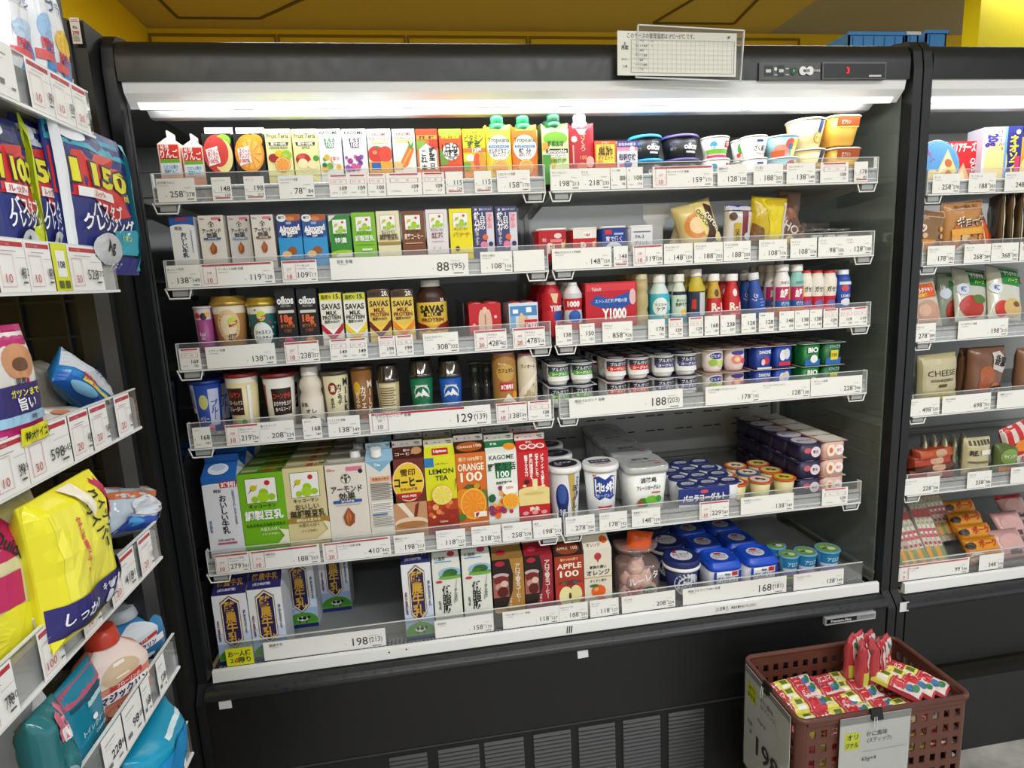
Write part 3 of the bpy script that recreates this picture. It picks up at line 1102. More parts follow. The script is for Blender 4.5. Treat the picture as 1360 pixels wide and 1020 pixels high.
brick(521.5, 552, 171, 1, '#f6f3ea', [T('KAGOME', .5, .88, .08, '#c8281e', W=.62), T('カゴメにんじん', .5, .79, .08, '#4a7a30', w=.86), RR(.15, .68, .85, .74, '#e7d98c'), PP('#ea7a1e', (.95, .52), (.70, .60), (.16, .06), (.34, .02), (.62, .12)), PP('#f7a95a', (.84, .5), (.76, .52), (.3, .1), (.38, .08)), PP('#4e9a34', (.72, .54), (.68, .76), (.8, .6), (.94, .72), (.88, .52)), EE(.16, .12, .22, '#f3c07a', .1)], 'white carrot juice carton with one big carrot', group='small juice cartons')
brick(553, 582, 171, 1, '#e2763c', [RR(0, .86, 1, 1, '#c9471f'), RR(.05, .74, .95, .84, '#f2a03a'), T('野菜・果実', .5, .79, .07, '#333', w=.7), RR(0, .5, .4, .72, '#7fb23c'), RR(.6, .55, 1, .74, '#c83a2a'), PP('#fcfcf8', (.1, .5), (.45, .64), (.92, .46), (.92, .02), (.1, .02)), T('これ', .32, .33, .15, '#111', w=.3, vert=1), T('一本', .32, .10, .13, '#111', w=.3, vert=1), T('野菜', .7, .38, .15, '#111', w=.3, vert=1), T('一日', .7, .13, .13, '#111', w=.3, vert=1)], 'orange vegetable juice carton with a white sign and black upright lettering', group='small juice cartons')
brick(583.5, 613.5, 171, 1, '#e8571f', [RR(0, .84, 1, 1, '#9cc43e'), T('栄養士監修', .5, .81, .09, '#f4ec30', w=.85), RR(0, 0, .35, .5, '#6f9a30'), EE(.5, .44, .44, '#fff'), T('1日分', .48, .54, .2, '#111', w=.74), T('の野菜', .5, .40, .17, '#111', w=.66), T('350g', .5, .28, .09, '#444', w=.3), RR(0, 0, 1, .12, '#d33c22')], 'orange vegetable carton with a large white disc', group='small juice cartons')
brick(614.7, 645, 171, 1, '#f4e322', [T('伊藤園', .5, .91, .05, '#4a6a20', w=.4), T('ビタミン', .5, .77, .16, '#1c5a28', W=.84), T('野菜', .5, .61, .15, '#1c5a28', w=.6), RR(0, .42, 1, .52, '#e8763a'), T('12種', .6, .47, .11, '#fff', w=.8), EE(.3, .28, .2, '#fff', .09), RR(0, 0, 1, .2, '#f09a2a'), EE(.6, .2, .16, '#e0542a', .2), EE(.82, .22, .14, '#f0a030', .2), EE(.12, .08, .2, '#6fae3a', .1)], 'bright yellow vitamin vegetable carton beside the capped cartons', group='small juice cartons')
for (x0, x1, bg, tx, c1, lb) in ((645.6, 679, '#f4d53e', 'マルチビタミン', '#f7d85c', 'yellow capped juice carton with a green screw cap and a white panel'), (680, 713.5, '#ef7d22', '鉄 分', '#ee8a3a', 'orange capped juice carton with a green screw cap and a peach half')):
    prisma(x0, x1, 165, 1, bg, [EE(.5, .60, .46, '#fbfbf8', .30), T('Tropicana', .5, .77, .13, '#1b5a34', W=.84), RR(.1, .60, .9, .66, '#3c7fc4'), T('エッセンシャルズ', .5, .63, .05, '#fff', w=.7), T(tx, .5, .52, .12, '#333', w=.84), T('果汁ミックス', .5, .42, .06, '#777', w=.5)] + slice_(.52, .14, .34, '#ef8b22', '#f6ab3c'), lb, '#12894e')
prisma(720, 755, 163, 1, '#d9e89a', [RR(0, 0, 1, 1, '#e0efb0'), EE(.5, .78, .46, '#7cbb36', .16), EE(.2, .2, .3, '#e9c430', .2), EE(.1, .6, .16, '#f0a838', .1), T('野菜生活', .5, .66, .12, '#115f33', w=.6), RR(.14, .44, .96, .54, '#1c1c1c'), T('Smoothie', .55, .49, .11, '#fff', w=.72), RR(.14, .34, .96, .43, '#f4f4ee'), T('グリーンスムージー', .55, .385, .06, '#222', w=.72), T('食物繊維', .55, .26, .1, '#4a8a20', w=.7), RR(0, .0, .3, .4, '#4f9a3a')], 'green smoothie carton with a dark green screw cap', '#0f5a38', side='#5f7a38', n=1, ql='green smoothie carton standing behind the front one')
prisma(756, 789, 163, 1, '#bf2231', [PP('#fff', (.28, 1.04), (.72, 1.04), (.55, .86), (.4, .88)), T('ざくろ', .56, .70, .14, '#f3b8a0', w=.4, vert=1), T('100', .56, .33, .11, '#f4a070', w=.4), EE(.2, .76, .13, '#f7f1ee'), EE(.5, .12, .22, '#e87a5a', .09), EE(.82, .22, .16, '#f5b0a8', .14), RR(.12, .2, .18, .62, '#e8a8a0')], 'red pomegranate carton with a white screw cap', '#f2f2f0', side='#8f1a26')
brick(790, 818.5, 187, 1, '#e5662e', [T('ミツカン', .5, .94, .06, '#fff', w=.4), RR(.06, .24, .94, .88, '#f6e04a'), T('はちみつ', .5, .80, .09, '#7a3a14', w=.5), T('黒酢', .5, .63, .24, '#5a2a10', w=.7), T('ダイエット', .5, .42, .13, '#a82c18', w=.74), EE(.24, .28, .14, '#f09a30', .06)], 'short orange vinegar drink carton with a yellow panel')
brick(819.5, 847, 187, 1, '#f3f1f4', [RR(0, .78, 1, 1, '#5a4a96'), T('おなかの調子', .5, .88, .09, '#fff', w=.84), RR(0, .66, 1, .78, '#e890b4'), EE(.74, .72, .14, '#fff'), T('毎朝爽快', .5, .44, .2, '#333a6a', W=.84), EE(.5, .18, .22, '#3a5fa8', .12), RR(.1, .1, .34, .2, '#e06a9a')], 'short white and purple drink carton beside the black yogurt cups')


def okcup(x0, x1, yt, lidc, lb, Y=-.035, z=None, tilt=0, tx='aikos'):
    c = cup(x0, x1, yt, 1, '#191c22', [T('oikos', .62, .55, .40, '#f6f6f6', w=.42, b=2), RR(.5, .22, .76, .32, '#d8d8d8'), T('脂肪0', .24, .7, .16, lidc, w=.16), T('砂糖', .24, .45, .16, '#9aa', w=.14), T('PROTEIN', .63, .78, .1, '#aaa', w=.2)], lb, lid=lidc, lidh=.006, taper=.84, Y=Y, z=z, group='black strained yogurt cups', span=170, h=.048)
    c.rotation_euler.y = tilt
    return c


def lvl(row, k, h):
    return zs(row) + k * h


okcup(845, 888, 205, '#2a9fd8', 'black yogurt cup with a blue lid, lower of its stack', z=lvl(1, 0, .049))
okcup(843, 886, 181, '#2a9fd8', 'black yogurt cup with a blue lid, upper of its stack', z=lvl(1, 1, .049))
okcup(890, 938, 205, '#554a86', 'black yogurt cup with a purple lid, lower of its stack', z=lvl(1, 0, .049))
okcup(889, 937, 178, '#554a86', 'black yogurt cup with a purple lid, upper of its stack', z=lvl(1, 1, .049), tilt=R(0))
cups1 = dict(lidh=.003, taper=.74, group='fruit yogurt cups on the top shelf', rim=.001, h=.045)
fc = [RR(0, .2, 1, .42, '#7cc242'), EE(.28, .62, .12, '#4fa8dc'), RR(.66, .5, 1, .84, '#d8232a'), T('3割引', .83, .67, .2, '#fff', w=.26), T('脂肪ゼロ', .3, .5, .16, '#fff', w=.3), RR(0, 0, 1, .12, '#e83a6a')]
cup(940, 977, 208, 1, '#f4f4f0', fc, 'white fruit yogurt cup with red discount sticker, lower of two', z=lvl(1, 0, .046), **cups1)
cup(940, 976, 179, 1, '#f4f4f0', fc, 'white fruit yogurt cup with red discount sticker, upper of two', z=lvl(1, 1, .046), **cups1)
zk = lambda c: [T('ざく盛り', .56, .44, .30, '#2a2a3a', w=.5), RR(.4, .72, .62, .84, '#2a4a9a'), T('フルーツ', .6, .14, .16, '#d8433a', w=.5)] + c
for k, yt in ((0, 208), (1, 183)):
    cup(978, 1003, yt, 1, '#e9efe6', [EE(.3, .6, .16, '#4f9a3a', .3), EE(.5, .3, .14, '#e8a03a'), EE(.2, .25, .1, '#d83a3a')], 'narrow fruit yogurt cup with pineapple picture, %s' % ('under its twin', 'on top of its twin')[k], Y=.0, z=lvl(1, k, .046), **cups1)
    cup(993, 1027, yt, 1, '#f6f6f2', zk([]), 'white fruit yogurt cup with black brush lettering, %s' % ('under its twin', 'on top of its twin')[k], z=lvl(1, k, .046), **cups1)
    cup(1028, 1070, yt + 2, 1, '#8fbcc8', [EE(.3, .3, .24, '#f0a08c', .3), EE(.55, .62, .14, '#e86a6a'), EE(.76, .6, .14, '#f2d64a'), EE(.7, .25, .12, '#f3dfa0', .28), RR(0, 0, .4, .3, '#e0643a'), RR(.5, .35, .62, .6, '#4a90c8')], 'pale blue peach yogurt cup, %s' % ('under its twin', 'on top of its twin')[k], z=lvl(1, k, .046), **cups1)
PUD = clear('pudding_cup', '#fff6e0', .04, .1, '#ecd49a', .85)
for k, yt in ((0, 192), (1, 161)):
    c = cup(1061, 1108, yt, 1, '#e9d19c', [PP('#1d3f7c', (.62, 1), (.80, 1), (.72, .5), (.58, .5)), EE(.62, .34, .14, '#c98a22'), EE(.62, .34, .11, '#f4d68a'), T('プリン', .62, .34, .1, '#7a3a10', w=.18)], 'cream custard pudding cup with a blue ribbon print, %s' % ('lower', 'upper')[k], lid='#d8d6d0', lidh=.004, taper=.72, z=lvl(1, k, .064), h=.062, group='pudding cups', rx=0, ry=0)
    c = cup(1105, 1149, yt - 2, 1, '#e2b44c', [RR(0, .66, 1, 1, '#b5562a'), T('焼プリン', .4, .8, .16, '#f6e7d0', w=.4), RR(0, .62, 1, .66, '#f2d06a')], 'glossy caramel pudding cup next to the glass pane, %s' % ('lower', 'upper')[k], lid='#d5c3b4', lidh=.004, taper=.72, z=lvl(1, k, .064) + (.004 if k else 0), h=.062, group='pudding cups', sq=4, ry=R(0))

# ============================================================ row 2, carton half
brick(227, 260, 288, 2, '#f3f4f6', [RR(0, .80, 1, 1, '#2a62b8'), EE(.5, .78, .5, '#f3f4f6', .06), RR(.24, .92, .76, .98, '#a8405a'), T('明治', .34, .75, .07, '#333', w=.3), T('おいしい牛乳', .52, .38, .115, '#1b2440', vert=1, h=.56), RR(.82, .2, .86, .7, '#8a96b8')], 'narrow white and blue milk carton on the second shelf', group='small milk and almond cartons')
ALM = lambda bc, full=0: [T('Glico', .16, .93, .05, '#c8282a', w=.2), RR(.52, .9, .9, .96, '#e07a98'), EE(.86, .89, .06, '#222'), EE(.5, .80, .13, '#55504a'), EE(.5, .80, .115, '#e9e4da'), PP('#55504a', (.48, .74), (.52, .74), (.54, .82), (.46, .82)), EE(.42, .82, .035, '#55504a'), EE(.58, .82, .035, '#55504a'), EE(.5, .85, .04, '#55504a'),
                          T('アーモンド', .5, .66, .10, '#3a3a3a', W=.74), T('効果', .5, .56, .10, '#3a3a3a', w=.5), RR(.16, .47, .84, .51, bc), T('砂糖不使用', .5, .49, .03, '#fff', w=.4), RR(.2, .44, .8, .446, '#888')] + ([] if not full else []) + [
    PP('#9a4a1e', (.5, .41), (.36, .28), (.40, .18), (.5, .14), (.62, .19), (.64, .3)), PP('#c8783c', (.5, .38), (.42, .28), (.46, .18), (.5, .17), (.56, .28)), PP('#7a3714', (.5, .38), (.49, .18), (.515, .18))]
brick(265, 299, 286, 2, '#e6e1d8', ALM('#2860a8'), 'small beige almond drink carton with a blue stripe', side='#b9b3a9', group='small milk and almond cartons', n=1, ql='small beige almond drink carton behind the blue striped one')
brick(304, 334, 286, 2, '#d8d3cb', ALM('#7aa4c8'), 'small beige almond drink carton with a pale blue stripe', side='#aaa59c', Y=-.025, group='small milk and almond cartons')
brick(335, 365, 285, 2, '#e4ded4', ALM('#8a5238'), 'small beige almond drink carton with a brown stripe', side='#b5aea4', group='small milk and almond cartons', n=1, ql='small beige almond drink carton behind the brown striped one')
for x0, x1, c, lb in ((369, 401, '#2a3f8c', 'blue almond drink carton with a white brush script, nearer the beige cartons'), (402, 434.5, '#2d5a9e', 'blue almond drink carton with a white brush script, nearer the green soy milk')):
    brick(x0, x1, 284.5, 2, '#1d8ad0', [RR(0, .5, 1, 1, c), EE(.7, .94, .4, '#b5602c', .1), EE(.55, .9, .2, '#d88a50', .05), EE(.2, .92, .2, '#f4f4f4', .09), T('無糖', .2, .93, .06, '#333', w=.3), RR(.38, .77, .6, .83, '#9cb0e0'), T('Almond', .5, .68, .15, '#fff', W=.88, b=2, rot=5), T('Breeze', .5, .59, .13, '#fff', W=.7, b=2, rot=5), RR(.16, .47, .84, .52, '#1c3a8a'), T('味種', .5, .495, .05, '#fff', w=.3), RR(0, 0, 1, .46, '#2b9ad8'), EE(.55, .16, .2, '#9a5a28', .1), EE(.3, .08, .2, '#e8c08a', .08)], lb, group='small milk and almond cartons')
SS = dict(row=2, group='small soy milk cartons')
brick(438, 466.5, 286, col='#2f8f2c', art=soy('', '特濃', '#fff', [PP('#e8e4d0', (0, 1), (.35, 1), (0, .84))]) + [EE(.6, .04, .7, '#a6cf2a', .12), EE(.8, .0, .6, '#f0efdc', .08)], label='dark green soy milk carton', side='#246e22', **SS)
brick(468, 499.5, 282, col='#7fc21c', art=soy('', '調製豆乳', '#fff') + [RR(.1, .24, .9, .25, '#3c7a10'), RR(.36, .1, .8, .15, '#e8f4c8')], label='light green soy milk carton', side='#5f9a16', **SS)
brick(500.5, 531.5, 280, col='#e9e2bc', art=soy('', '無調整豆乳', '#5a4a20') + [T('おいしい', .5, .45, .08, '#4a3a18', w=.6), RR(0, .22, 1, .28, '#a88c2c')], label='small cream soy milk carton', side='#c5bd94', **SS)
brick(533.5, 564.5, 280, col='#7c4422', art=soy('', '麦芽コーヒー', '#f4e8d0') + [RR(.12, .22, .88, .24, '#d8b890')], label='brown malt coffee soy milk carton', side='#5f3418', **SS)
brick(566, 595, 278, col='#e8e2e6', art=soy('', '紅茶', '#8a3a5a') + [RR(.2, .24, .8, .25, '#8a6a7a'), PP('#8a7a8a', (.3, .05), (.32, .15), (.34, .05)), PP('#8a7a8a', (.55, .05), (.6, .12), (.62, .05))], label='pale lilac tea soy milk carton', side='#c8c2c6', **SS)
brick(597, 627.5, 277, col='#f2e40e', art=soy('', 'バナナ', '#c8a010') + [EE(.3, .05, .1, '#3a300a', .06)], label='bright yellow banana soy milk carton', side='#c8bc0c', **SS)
for x0, x1, lb in ((628, 656, 'navy iron yogurt drink carton beside the yellow soy milk'), (658.5, 687, 'navy iron yogurt drink carton at the end of its shelf')):
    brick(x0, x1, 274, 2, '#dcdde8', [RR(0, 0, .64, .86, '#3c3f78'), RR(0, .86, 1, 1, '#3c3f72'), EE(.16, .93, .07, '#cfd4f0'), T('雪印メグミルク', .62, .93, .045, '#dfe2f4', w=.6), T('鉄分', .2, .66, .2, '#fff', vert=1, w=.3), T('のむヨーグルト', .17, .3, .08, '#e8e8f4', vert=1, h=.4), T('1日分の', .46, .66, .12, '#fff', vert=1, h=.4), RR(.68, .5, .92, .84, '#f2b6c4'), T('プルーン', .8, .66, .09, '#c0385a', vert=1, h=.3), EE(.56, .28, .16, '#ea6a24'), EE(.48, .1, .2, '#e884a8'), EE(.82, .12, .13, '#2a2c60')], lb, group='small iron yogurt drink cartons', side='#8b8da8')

# row 2, yogurt half
def box4(x0, x1, yt, col, art, lb, topc='#e6e2dc', Y=-.04, **k):
    o = fourpack(x0, x1, yt, 2, (col, col), (art, art), topc, lb, Y=Y, rnd=False, levels=1, group='boxed yogurt pots on the second shelf', **k)
    return o


def wraptray(x0, x1, yt, row, col, art, lb, topc='#eceae6', Y=-.04, h=None, taper=.9, group='square yogurt tubs on the second shelf', d=None, name='yogurt_tub'):
    xc, w, H, z = fit(x0, x1, yt, row, Y)
    h = h or H
    d = d or w
    b = MB()
    r = w / 2
    b.loft([(r * taper * .96, 0), (r * taper, .003), (r * .985, h - .004)], col, cy=d / 2, sq=7, n=48, ay=d / w)
    fy = d / 2 - d / 2 * taper
    b.art(Flat((-r * taper * .95, fy - .0004, 0), (1, 0, 0), (0, -(fy) / h, 1), (0, -1, 0), r * taper * 1.9, h - .004), art, base=3)
    o = b.build(name)
    l = MB()
    l.loft([(r, h - .005), (r, h - .001), (r * .985, h)], topc, cy=d / 2, sq=7, n=48, ay=d / w)
    l.build('foil_lid', o)
    return done(o, lb, 'yogurt', group, xc, Y, z)


r1 = [RR(.0, 0, 1, 1, '#b81420'), T('R-1', .62, .44, .42, '#f6ead8', w=.6, b=2), PP('#f0c040', (.80, .36), (.98, .72), (.92, .32)), RR(.42, .62, .86, .72, '#e8868c'), EE(.7, .82, .14, '#f2d8d8', .08), T('明治', .2, .7, .12, '#f4d0d0', w=.14)]
wraptray(713, 755, 303, 2, '#b81420', r1, 'red yogurt tub at the shelf joint, first of the red pair')
wraptray(759, 795, 302, 2, '#b81420', [RR(0, 0, 1, 1, '#c41a24'), RR(0, .72, 1, 1, '#eceae4')] + r1[1:3] + [EE(.6, .82, .2, '#fff', .1), T('低脂肪', .6, .82, .1, '#c41a24', w=.3)], 'red yogurt tub with a white upper band beside its plain red twin')
wraptray(798, 833, 300, 2, '#1d3f9a', [RR(0, 0, 1, 1, '#1c3c94'), EE(.5, .3, .4, '#e6ecf6', .26), T('LG21', .5, .3, .3, '#24408c', w=.7), RR(.1, .8, .4, .94, '#d82a34'), T('胃で働く', .5, .66, .16, '#e8ecf8', w=.7), RR(.5, .78, .9, .84, '#b8c4e8')], 'dark blue yogurt tub with a pale oval')
wraptray(836, 869, 299, 2, '#dfe2e8', [RR(0, 0, 1, 1, '#e4e6ec'), T('PA-3', .4, .7, .16, '#45506a', w=.4), T('プリン体', .5, .5, .14, '#50587a', w=.7)] + lines(.1, .9, [.1, .2, .3, .38, .84], '#6a7490', .03), 'silvery white yogurt tub with small print')
cd_ = MB()
hs = atY(871, 300, .02)
hx = hs.x
cd_.box(-.016, -.001, 0, .016, .001, .085, '#b9bab8')
cd_.prism([(-.001, .085), (.001, .085), (.001, .118), (-.001, .118)], -.030, .030, '#bcbdbb')
cd_.add([(-.030, -.0013, .086), (-.016, -.0013, .072), (.016, -.0013, .072), (.030, -.0013, .086)], [(0, 1, 2, 3)], '#b4b5b3')
o = cd_.build('display_card')
bevel(o, .0008)
done(o, 'grey T-shaped card standing between yogurt tubs and snack bags', 'card', None, hx, .02, zs(2) + .0)


def place_bag(o, px, py, row, Y, label, cat='snack bag', group=None, rz=0, ry=0, rx=0, z=None):
    a = atY(px, py, Y)
    return done(o, label, cat, group, a.x, Y, (zs(row) if z is None else z) + lift(o, rx, ry) * .8, rz, rx, ry)


o = pouch(.092, .108, .045, [EE(.4, .5, .3, '#d98a3c'), EE(.42, .5, .2, '#f0d2a0'), PP('#e9da8a', (.42, .95), (.66, .95), (.78, .3), (.56, .25)), T('CHOCOP', .6, .6, .13, '#4a3a10', W=.5, rot=-68), PP('#4a2418', (.72, .9), (.9, .8), (.82, .12), (.5, .08), (.66, .3)), T('coron', .8, .5, .2, '#f4ecd8', W=.5, rot=-65), EE(.9, .16, .12, '#f0dc9a')], '#e0cc8c', 'snack_bag', 3)
place_bag(o, 934, 312, 2, -.022, 'cream bag of chocolate cakes leaning at the front of the second shelf', group='snack bags on the second shelf', ry=R(-14), rx=R(-8))
o = pouch(.06, .065, .03, [EE(.6, .4, .3, '#cfa58c')], '#d9c8a0', 'snack_bag', 4)
place_bag(o, 903, 315, 2, .02, 'small beige bag lying behind the cream chocolate cake bag', group='snack bags on the second shelf', ry=R(25), rx=R(-20))
o = pouch(.066, .106, .035, [RR(.0, .86, 1, 1, '#20409a'), RR(.55, .2, .75, .86, '#7a1f2c'), RR(.25, .1, .5, .62, '#c8a830'), T('CHOCO', .37, .36, .12, '#3a2a08', W=.44, rot=-85), EE(.74, .35, .12, '#c8d0dc'), RR(.55, .0, .9, .14, '#c8202c'), EE(.2, .75, .13, '#5a3a28')], '#d8d4d0', 'snack_bag', 5)
place_bag(o, 977, 311, 2, -.012, 'white snack bag with a blue top and maroon stripe', group='snack bags on the second shelf', ry=R(3))
o = pouch(.086, .118, .04, [PP('#e3cf1c', (.2, .95), (.9, .98), (.82, .1), (.5, .05), (.45, .5)), PP('#7a5428', (.02, .5), (.3, .4), (.42, .02), (.0, .02)), RR(.84, .05, 1, .9, '#dcd6ce')], '#c9b028', 'snack_bag', 6, wr=.006)
place_bag(o, 1014, 309, 2, -.02, 'crumpled golden yellow snack bag', group='snack bags on the second shelf', ry=R(6))
o = pouch(.08, .115, .03, [RR(.1, .1, .9, .5, '#6a4a3c'), T('CHO', .5, .4, .25, '#e8ded2', W=.7, rot=-50), EE(.4, .12, .14, '#e0c27a')], '#9a6a52', 'snack_bag', 7, wr=.005)
place_bag(o, 1052, 308, 2, .01, 'brown snack bag slumped behind the golden one', group='snack bags on the second shelf', ry=R(-20), rx=R(-10))
o = pouch(.06, .14, .02, [], '#a58a78', 'snack_bag', 8, wr=.004)
place_bag(o, 1040, 306, 2, .06, 'tall dull brown bag at the rear of the snack bags', group='snack bags on the second shelf', ry=R(6))
for k, (px, c) in enumerate(((1088, '#3a3b33'), (1105, '#26282a'), (1122, '#45502c'))):
    c_ = cup(px - 13, px + 13, 288, 2, clear('smoke_pet', '#9a9c98', .08, .1, c, .55) if k == 0 else c, [RR(.2, .3, .8, .8, '#d9dbd6'), EE(.5, .5, .16, '#3a4a38')], ('dark herb cup behind clear dividers, nearest the snack bags', 'black herb cup between two others behind clear dividers', 'dull green herb cup behind clear dividers, nearest the glass pane')[k], lid=PET, lidh=.006, taper=.85, Y=.0 + .02 * k, group='dark herb cups', h=.05)
dv = MB()
dv.box(-.0006, -.03, 0, .0006, .25, .062, ACRYL)
for px in (1070, 1080, 1100):
    a = atY(px, 305, -.03)
    c_ = dv.build('shelf_divider') if px == 1070 else copy_tree(dv_o)
    if px == 1070:
        dv_o = c_
    done(c_, 'clear upright divider beside the dark herb cups', 'divider', 'clear dividers at the herb cups', a.x, .0, zs(2))

# ============================================================ row 3, carton half
cup(255, 281, 407, 3, '#a04a88', [RR(0, .78, 1, 1, '#d8c9d0'), EE(.3, .86, .14, '#d83040', .06), EE(.6, .84, .16, '#3a2440', .07), EE(.8, .88, .12, '#e6b83a', .05), T('Acai', .45, .5, .12, '#f0d6ea', w=.3), RR(0, 0, .18, 1, '#c8b8c8'), T('MIX', .5, .41, .07, '#e8c8e0', w=.2)], 'tall purple acai cup against the glass end', lid='#cfc8c8', lidh=.004, taper=.8, group='tall chilled drink cups', n=1, ql='tall purple acai cup behind the front one')
cup(273, 323, 393, 3, '#c08a52', [EE(.55, .6, .3, '#e3c79a', .3), EE(.55, .6, .2, '#f0e0c0', .2), EE(.66, .66, .13, '#cfd83a', .1), PP('#c8202a', (.55, .62), (.78, .70), (.77, .63), (.56, .56)), T('Lipton', .66, .64, .06, '#fff', w=.16, rot=12), T('紅茶', .62, .38, .13, '#3a2410', w=.22), RR(.5, .1, .8, .2, '#b83020')], 'tea latte cup with a gold domed lid and tan sides', lid=M('#c8a24c', .3, .55), lidh=.016, dome=1, ring='#e8dcc4', taper=.74, group='tall chilled drink cups')
cup(322, 366, 395, 3, '#2d6a6c', [EE(.52, .4, .30, '#e9efe8', .26)] + blobs(12, .05, .1, .95, .9, ['#8fb8b0', '#b8d0c4', '#c83a50'], 16, .035) + [EE(.55, .42, .26, '#eef2ee', .22), EE(.55, .78, .11, '#cfd83a', .1), PP('#c8202a', (.45, .74), (.66, .80), (.66, .74), (.45, .69)), T('Lipton', .55, .745, .05, '#fff', w=.16, rot=6), T('ジャスミン', .55, .46, .09, '#2a4a4a', w=.4), T('ミルクティ', .55, .35, .09, '#2a4a4a', w=.4)], 'teal patterned jasmine milk tea cup with a gold domed lid', lid=M('#c8a83c', .3, .55), lidh=.014, dome=1, ring='#e8e4d4', taper=.78, group='tall chilled drink cups')
for x0, x1, tc_, lb in ((366, 393, '#e8388a', 'black protein drink carton with a magenta drop'), (395, 422, '#d8a070', 'black protein drink carton with a tan swirl')):
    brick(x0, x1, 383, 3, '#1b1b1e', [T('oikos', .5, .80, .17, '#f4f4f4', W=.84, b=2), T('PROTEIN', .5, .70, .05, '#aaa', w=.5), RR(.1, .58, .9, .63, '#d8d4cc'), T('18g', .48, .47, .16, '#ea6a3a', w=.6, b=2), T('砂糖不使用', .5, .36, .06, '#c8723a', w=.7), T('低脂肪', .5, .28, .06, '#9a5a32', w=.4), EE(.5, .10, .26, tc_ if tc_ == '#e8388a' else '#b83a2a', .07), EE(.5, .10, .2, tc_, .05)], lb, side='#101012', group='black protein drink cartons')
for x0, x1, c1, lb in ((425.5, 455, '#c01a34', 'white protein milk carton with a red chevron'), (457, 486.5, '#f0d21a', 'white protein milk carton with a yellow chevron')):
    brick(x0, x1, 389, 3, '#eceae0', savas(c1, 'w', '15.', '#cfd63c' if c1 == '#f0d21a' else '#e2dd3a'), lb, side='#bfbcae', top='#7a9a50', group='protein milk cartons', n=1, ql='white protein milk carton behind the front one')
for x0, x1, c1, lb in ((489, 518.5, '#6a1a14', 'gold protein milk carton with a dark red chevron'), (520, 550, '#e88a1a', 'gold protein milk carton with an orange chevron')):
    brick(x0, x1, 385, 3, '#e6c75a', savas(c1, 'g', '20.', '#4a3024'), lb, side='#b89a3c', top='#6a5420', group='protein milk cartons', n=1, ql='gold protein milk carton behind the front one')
bottle(552, 594, 372, 3, [(.86, 0), (.9, .03), (.9, .10), (.96, .12), (.96, .80), (.9, .88), (.62, 1.0)], '#3a2218', '#eeeeec', 'large brown protein bottle with a white cap', [RR(0, .86, 1, 1, '#3a1a14'), RR(0, 0, 1, .86, '#e5c44c'), T('30.', .78, .92, .12, '#fff', w=.18), T('SAVAS', .5, .66, .26, '#1a1410', W=.62, b=2), RR(.28, .44, .72, .56, '#2a1a12'), T('MILK', .5, .5, .13, '#e5c44c', w=.3), T('PROTEIN', .5, .34, .14, '#7a1c14', W=.56), PP('#8a1a18', (.0, .3), (.5, .1), (1, .3), (1, .0), (0, .0)), PP('#e8a020', (.3, .22), (.5, .14), (.7, .22), (.5, .03))], band=(.10, .82, '#e5c44c'), capr=.62, caph=.10)


def multipack(x0, x1, yt, row, mk, lb, ncol=2, deep=3, Y=-.03, group='shrink-wrapped drink packs'):
    xc, w, h, z = fit(x0, x1, yt, row, Y)
    root = empty('drink_multipack')
    pw = w / ncol
    for i in range(ncol):
        for j in range(deep):
            mk(pw, h, i, j).build('bottle', root, ((i - (ncol - 1) / 2) * pw, j * pw, 0))
    return done(root, lb, 'drink pack', group, xc, Y, z), w, h, pw


def mkyk(cols):
    def f(pw, h, i, j):
        b = MB()
        r = pw * .5
        b.loft([(r * .8, 0), (r * .96, .004), (r * .96, h * .36), (r * .8, h * .46), (r * .94, h * .58), (r * .9, h * .80), (r * .6, h * .93), (r * .62, h)], cols[i], cy=r, n=24)
        b.loft([(r * .64, h - .0005), (r * .64, h + .001)], '#c8262c', cy=r, n=24)
        return b
    return f


o, w, h, pw = multipack(624, 665, 402, 3, mkyk(('#e3c8b4', '#e3c8b4')), 'red wrapped pack of small probiotic bottles between clear dividers')
b = MB(); b.box(-w / 2 - .001, -.002, h * .0, w / 2 + .001, pw * 3 + .002, h * .98, M('#c81c28', .25)); b.art(front(w * .96, h * .9, -.002), [EE(.5, .5, .16, '#e9cbb2', .5), EE(.38, .5, .11, '#e3bfa4', .42), EE(.62, .5, .11, '#e3bfa4', .42), PP('#8c3a30', (.49, .1), (.51, .1), (.51, .8), (.49, .8)), EE(.85, .7, .05, '#f6d0d0'), EE(.12, .5, .05, '#f0a0a0')])
wr_ = b.build('wrapper', o); bevel(wr_, .006, 3)
o, w, h, pw = multipack(677, 714, 401, 3, mkyk(('#dfd8cc', '#dfd8cc')), 'blue and white wrapped pack of small bottles with a red discount sticker')
b = MB(); b.box(-w / 2 - .001, -.002, h * .0, w / 2 + .001, pw * 3 + .002, h * .98, M('#dfe6ee', .25), '#3a78c4'); b.art(front(w * .96, h * .9, -.002), [RR(0, .7, 1, 1, '#4a8ccc'), RR(.1, .78, .3, .9, '#fff'), RR(.6, .8, .8, .95, '#fff'), RR(0, .3, .2, .7, '#7ab0dc'), EE(.42, .4, .12, '#e6c7a4', .4), EE(.6, .36, .1, '#dcb890', .35), RR(.52, .18, 1, .58, '#d8202c'), T('3割引', .76, .38, .22, '#fff', w=.42, b=2)])
wr_ = b.build('wrapper', o); bevel(wr_, .006, 3)
for px in (616, 662):
    a = atY(px, 420, -.03)
    c_ = copy_tree(dv_o)
    done(c_, 'clear upright divider beside the wrapped probiotic packs', 'divider', 'clear dividers at the probiotic packs', a.x, .0, zs(3))
    c_.scale.z = 1.35

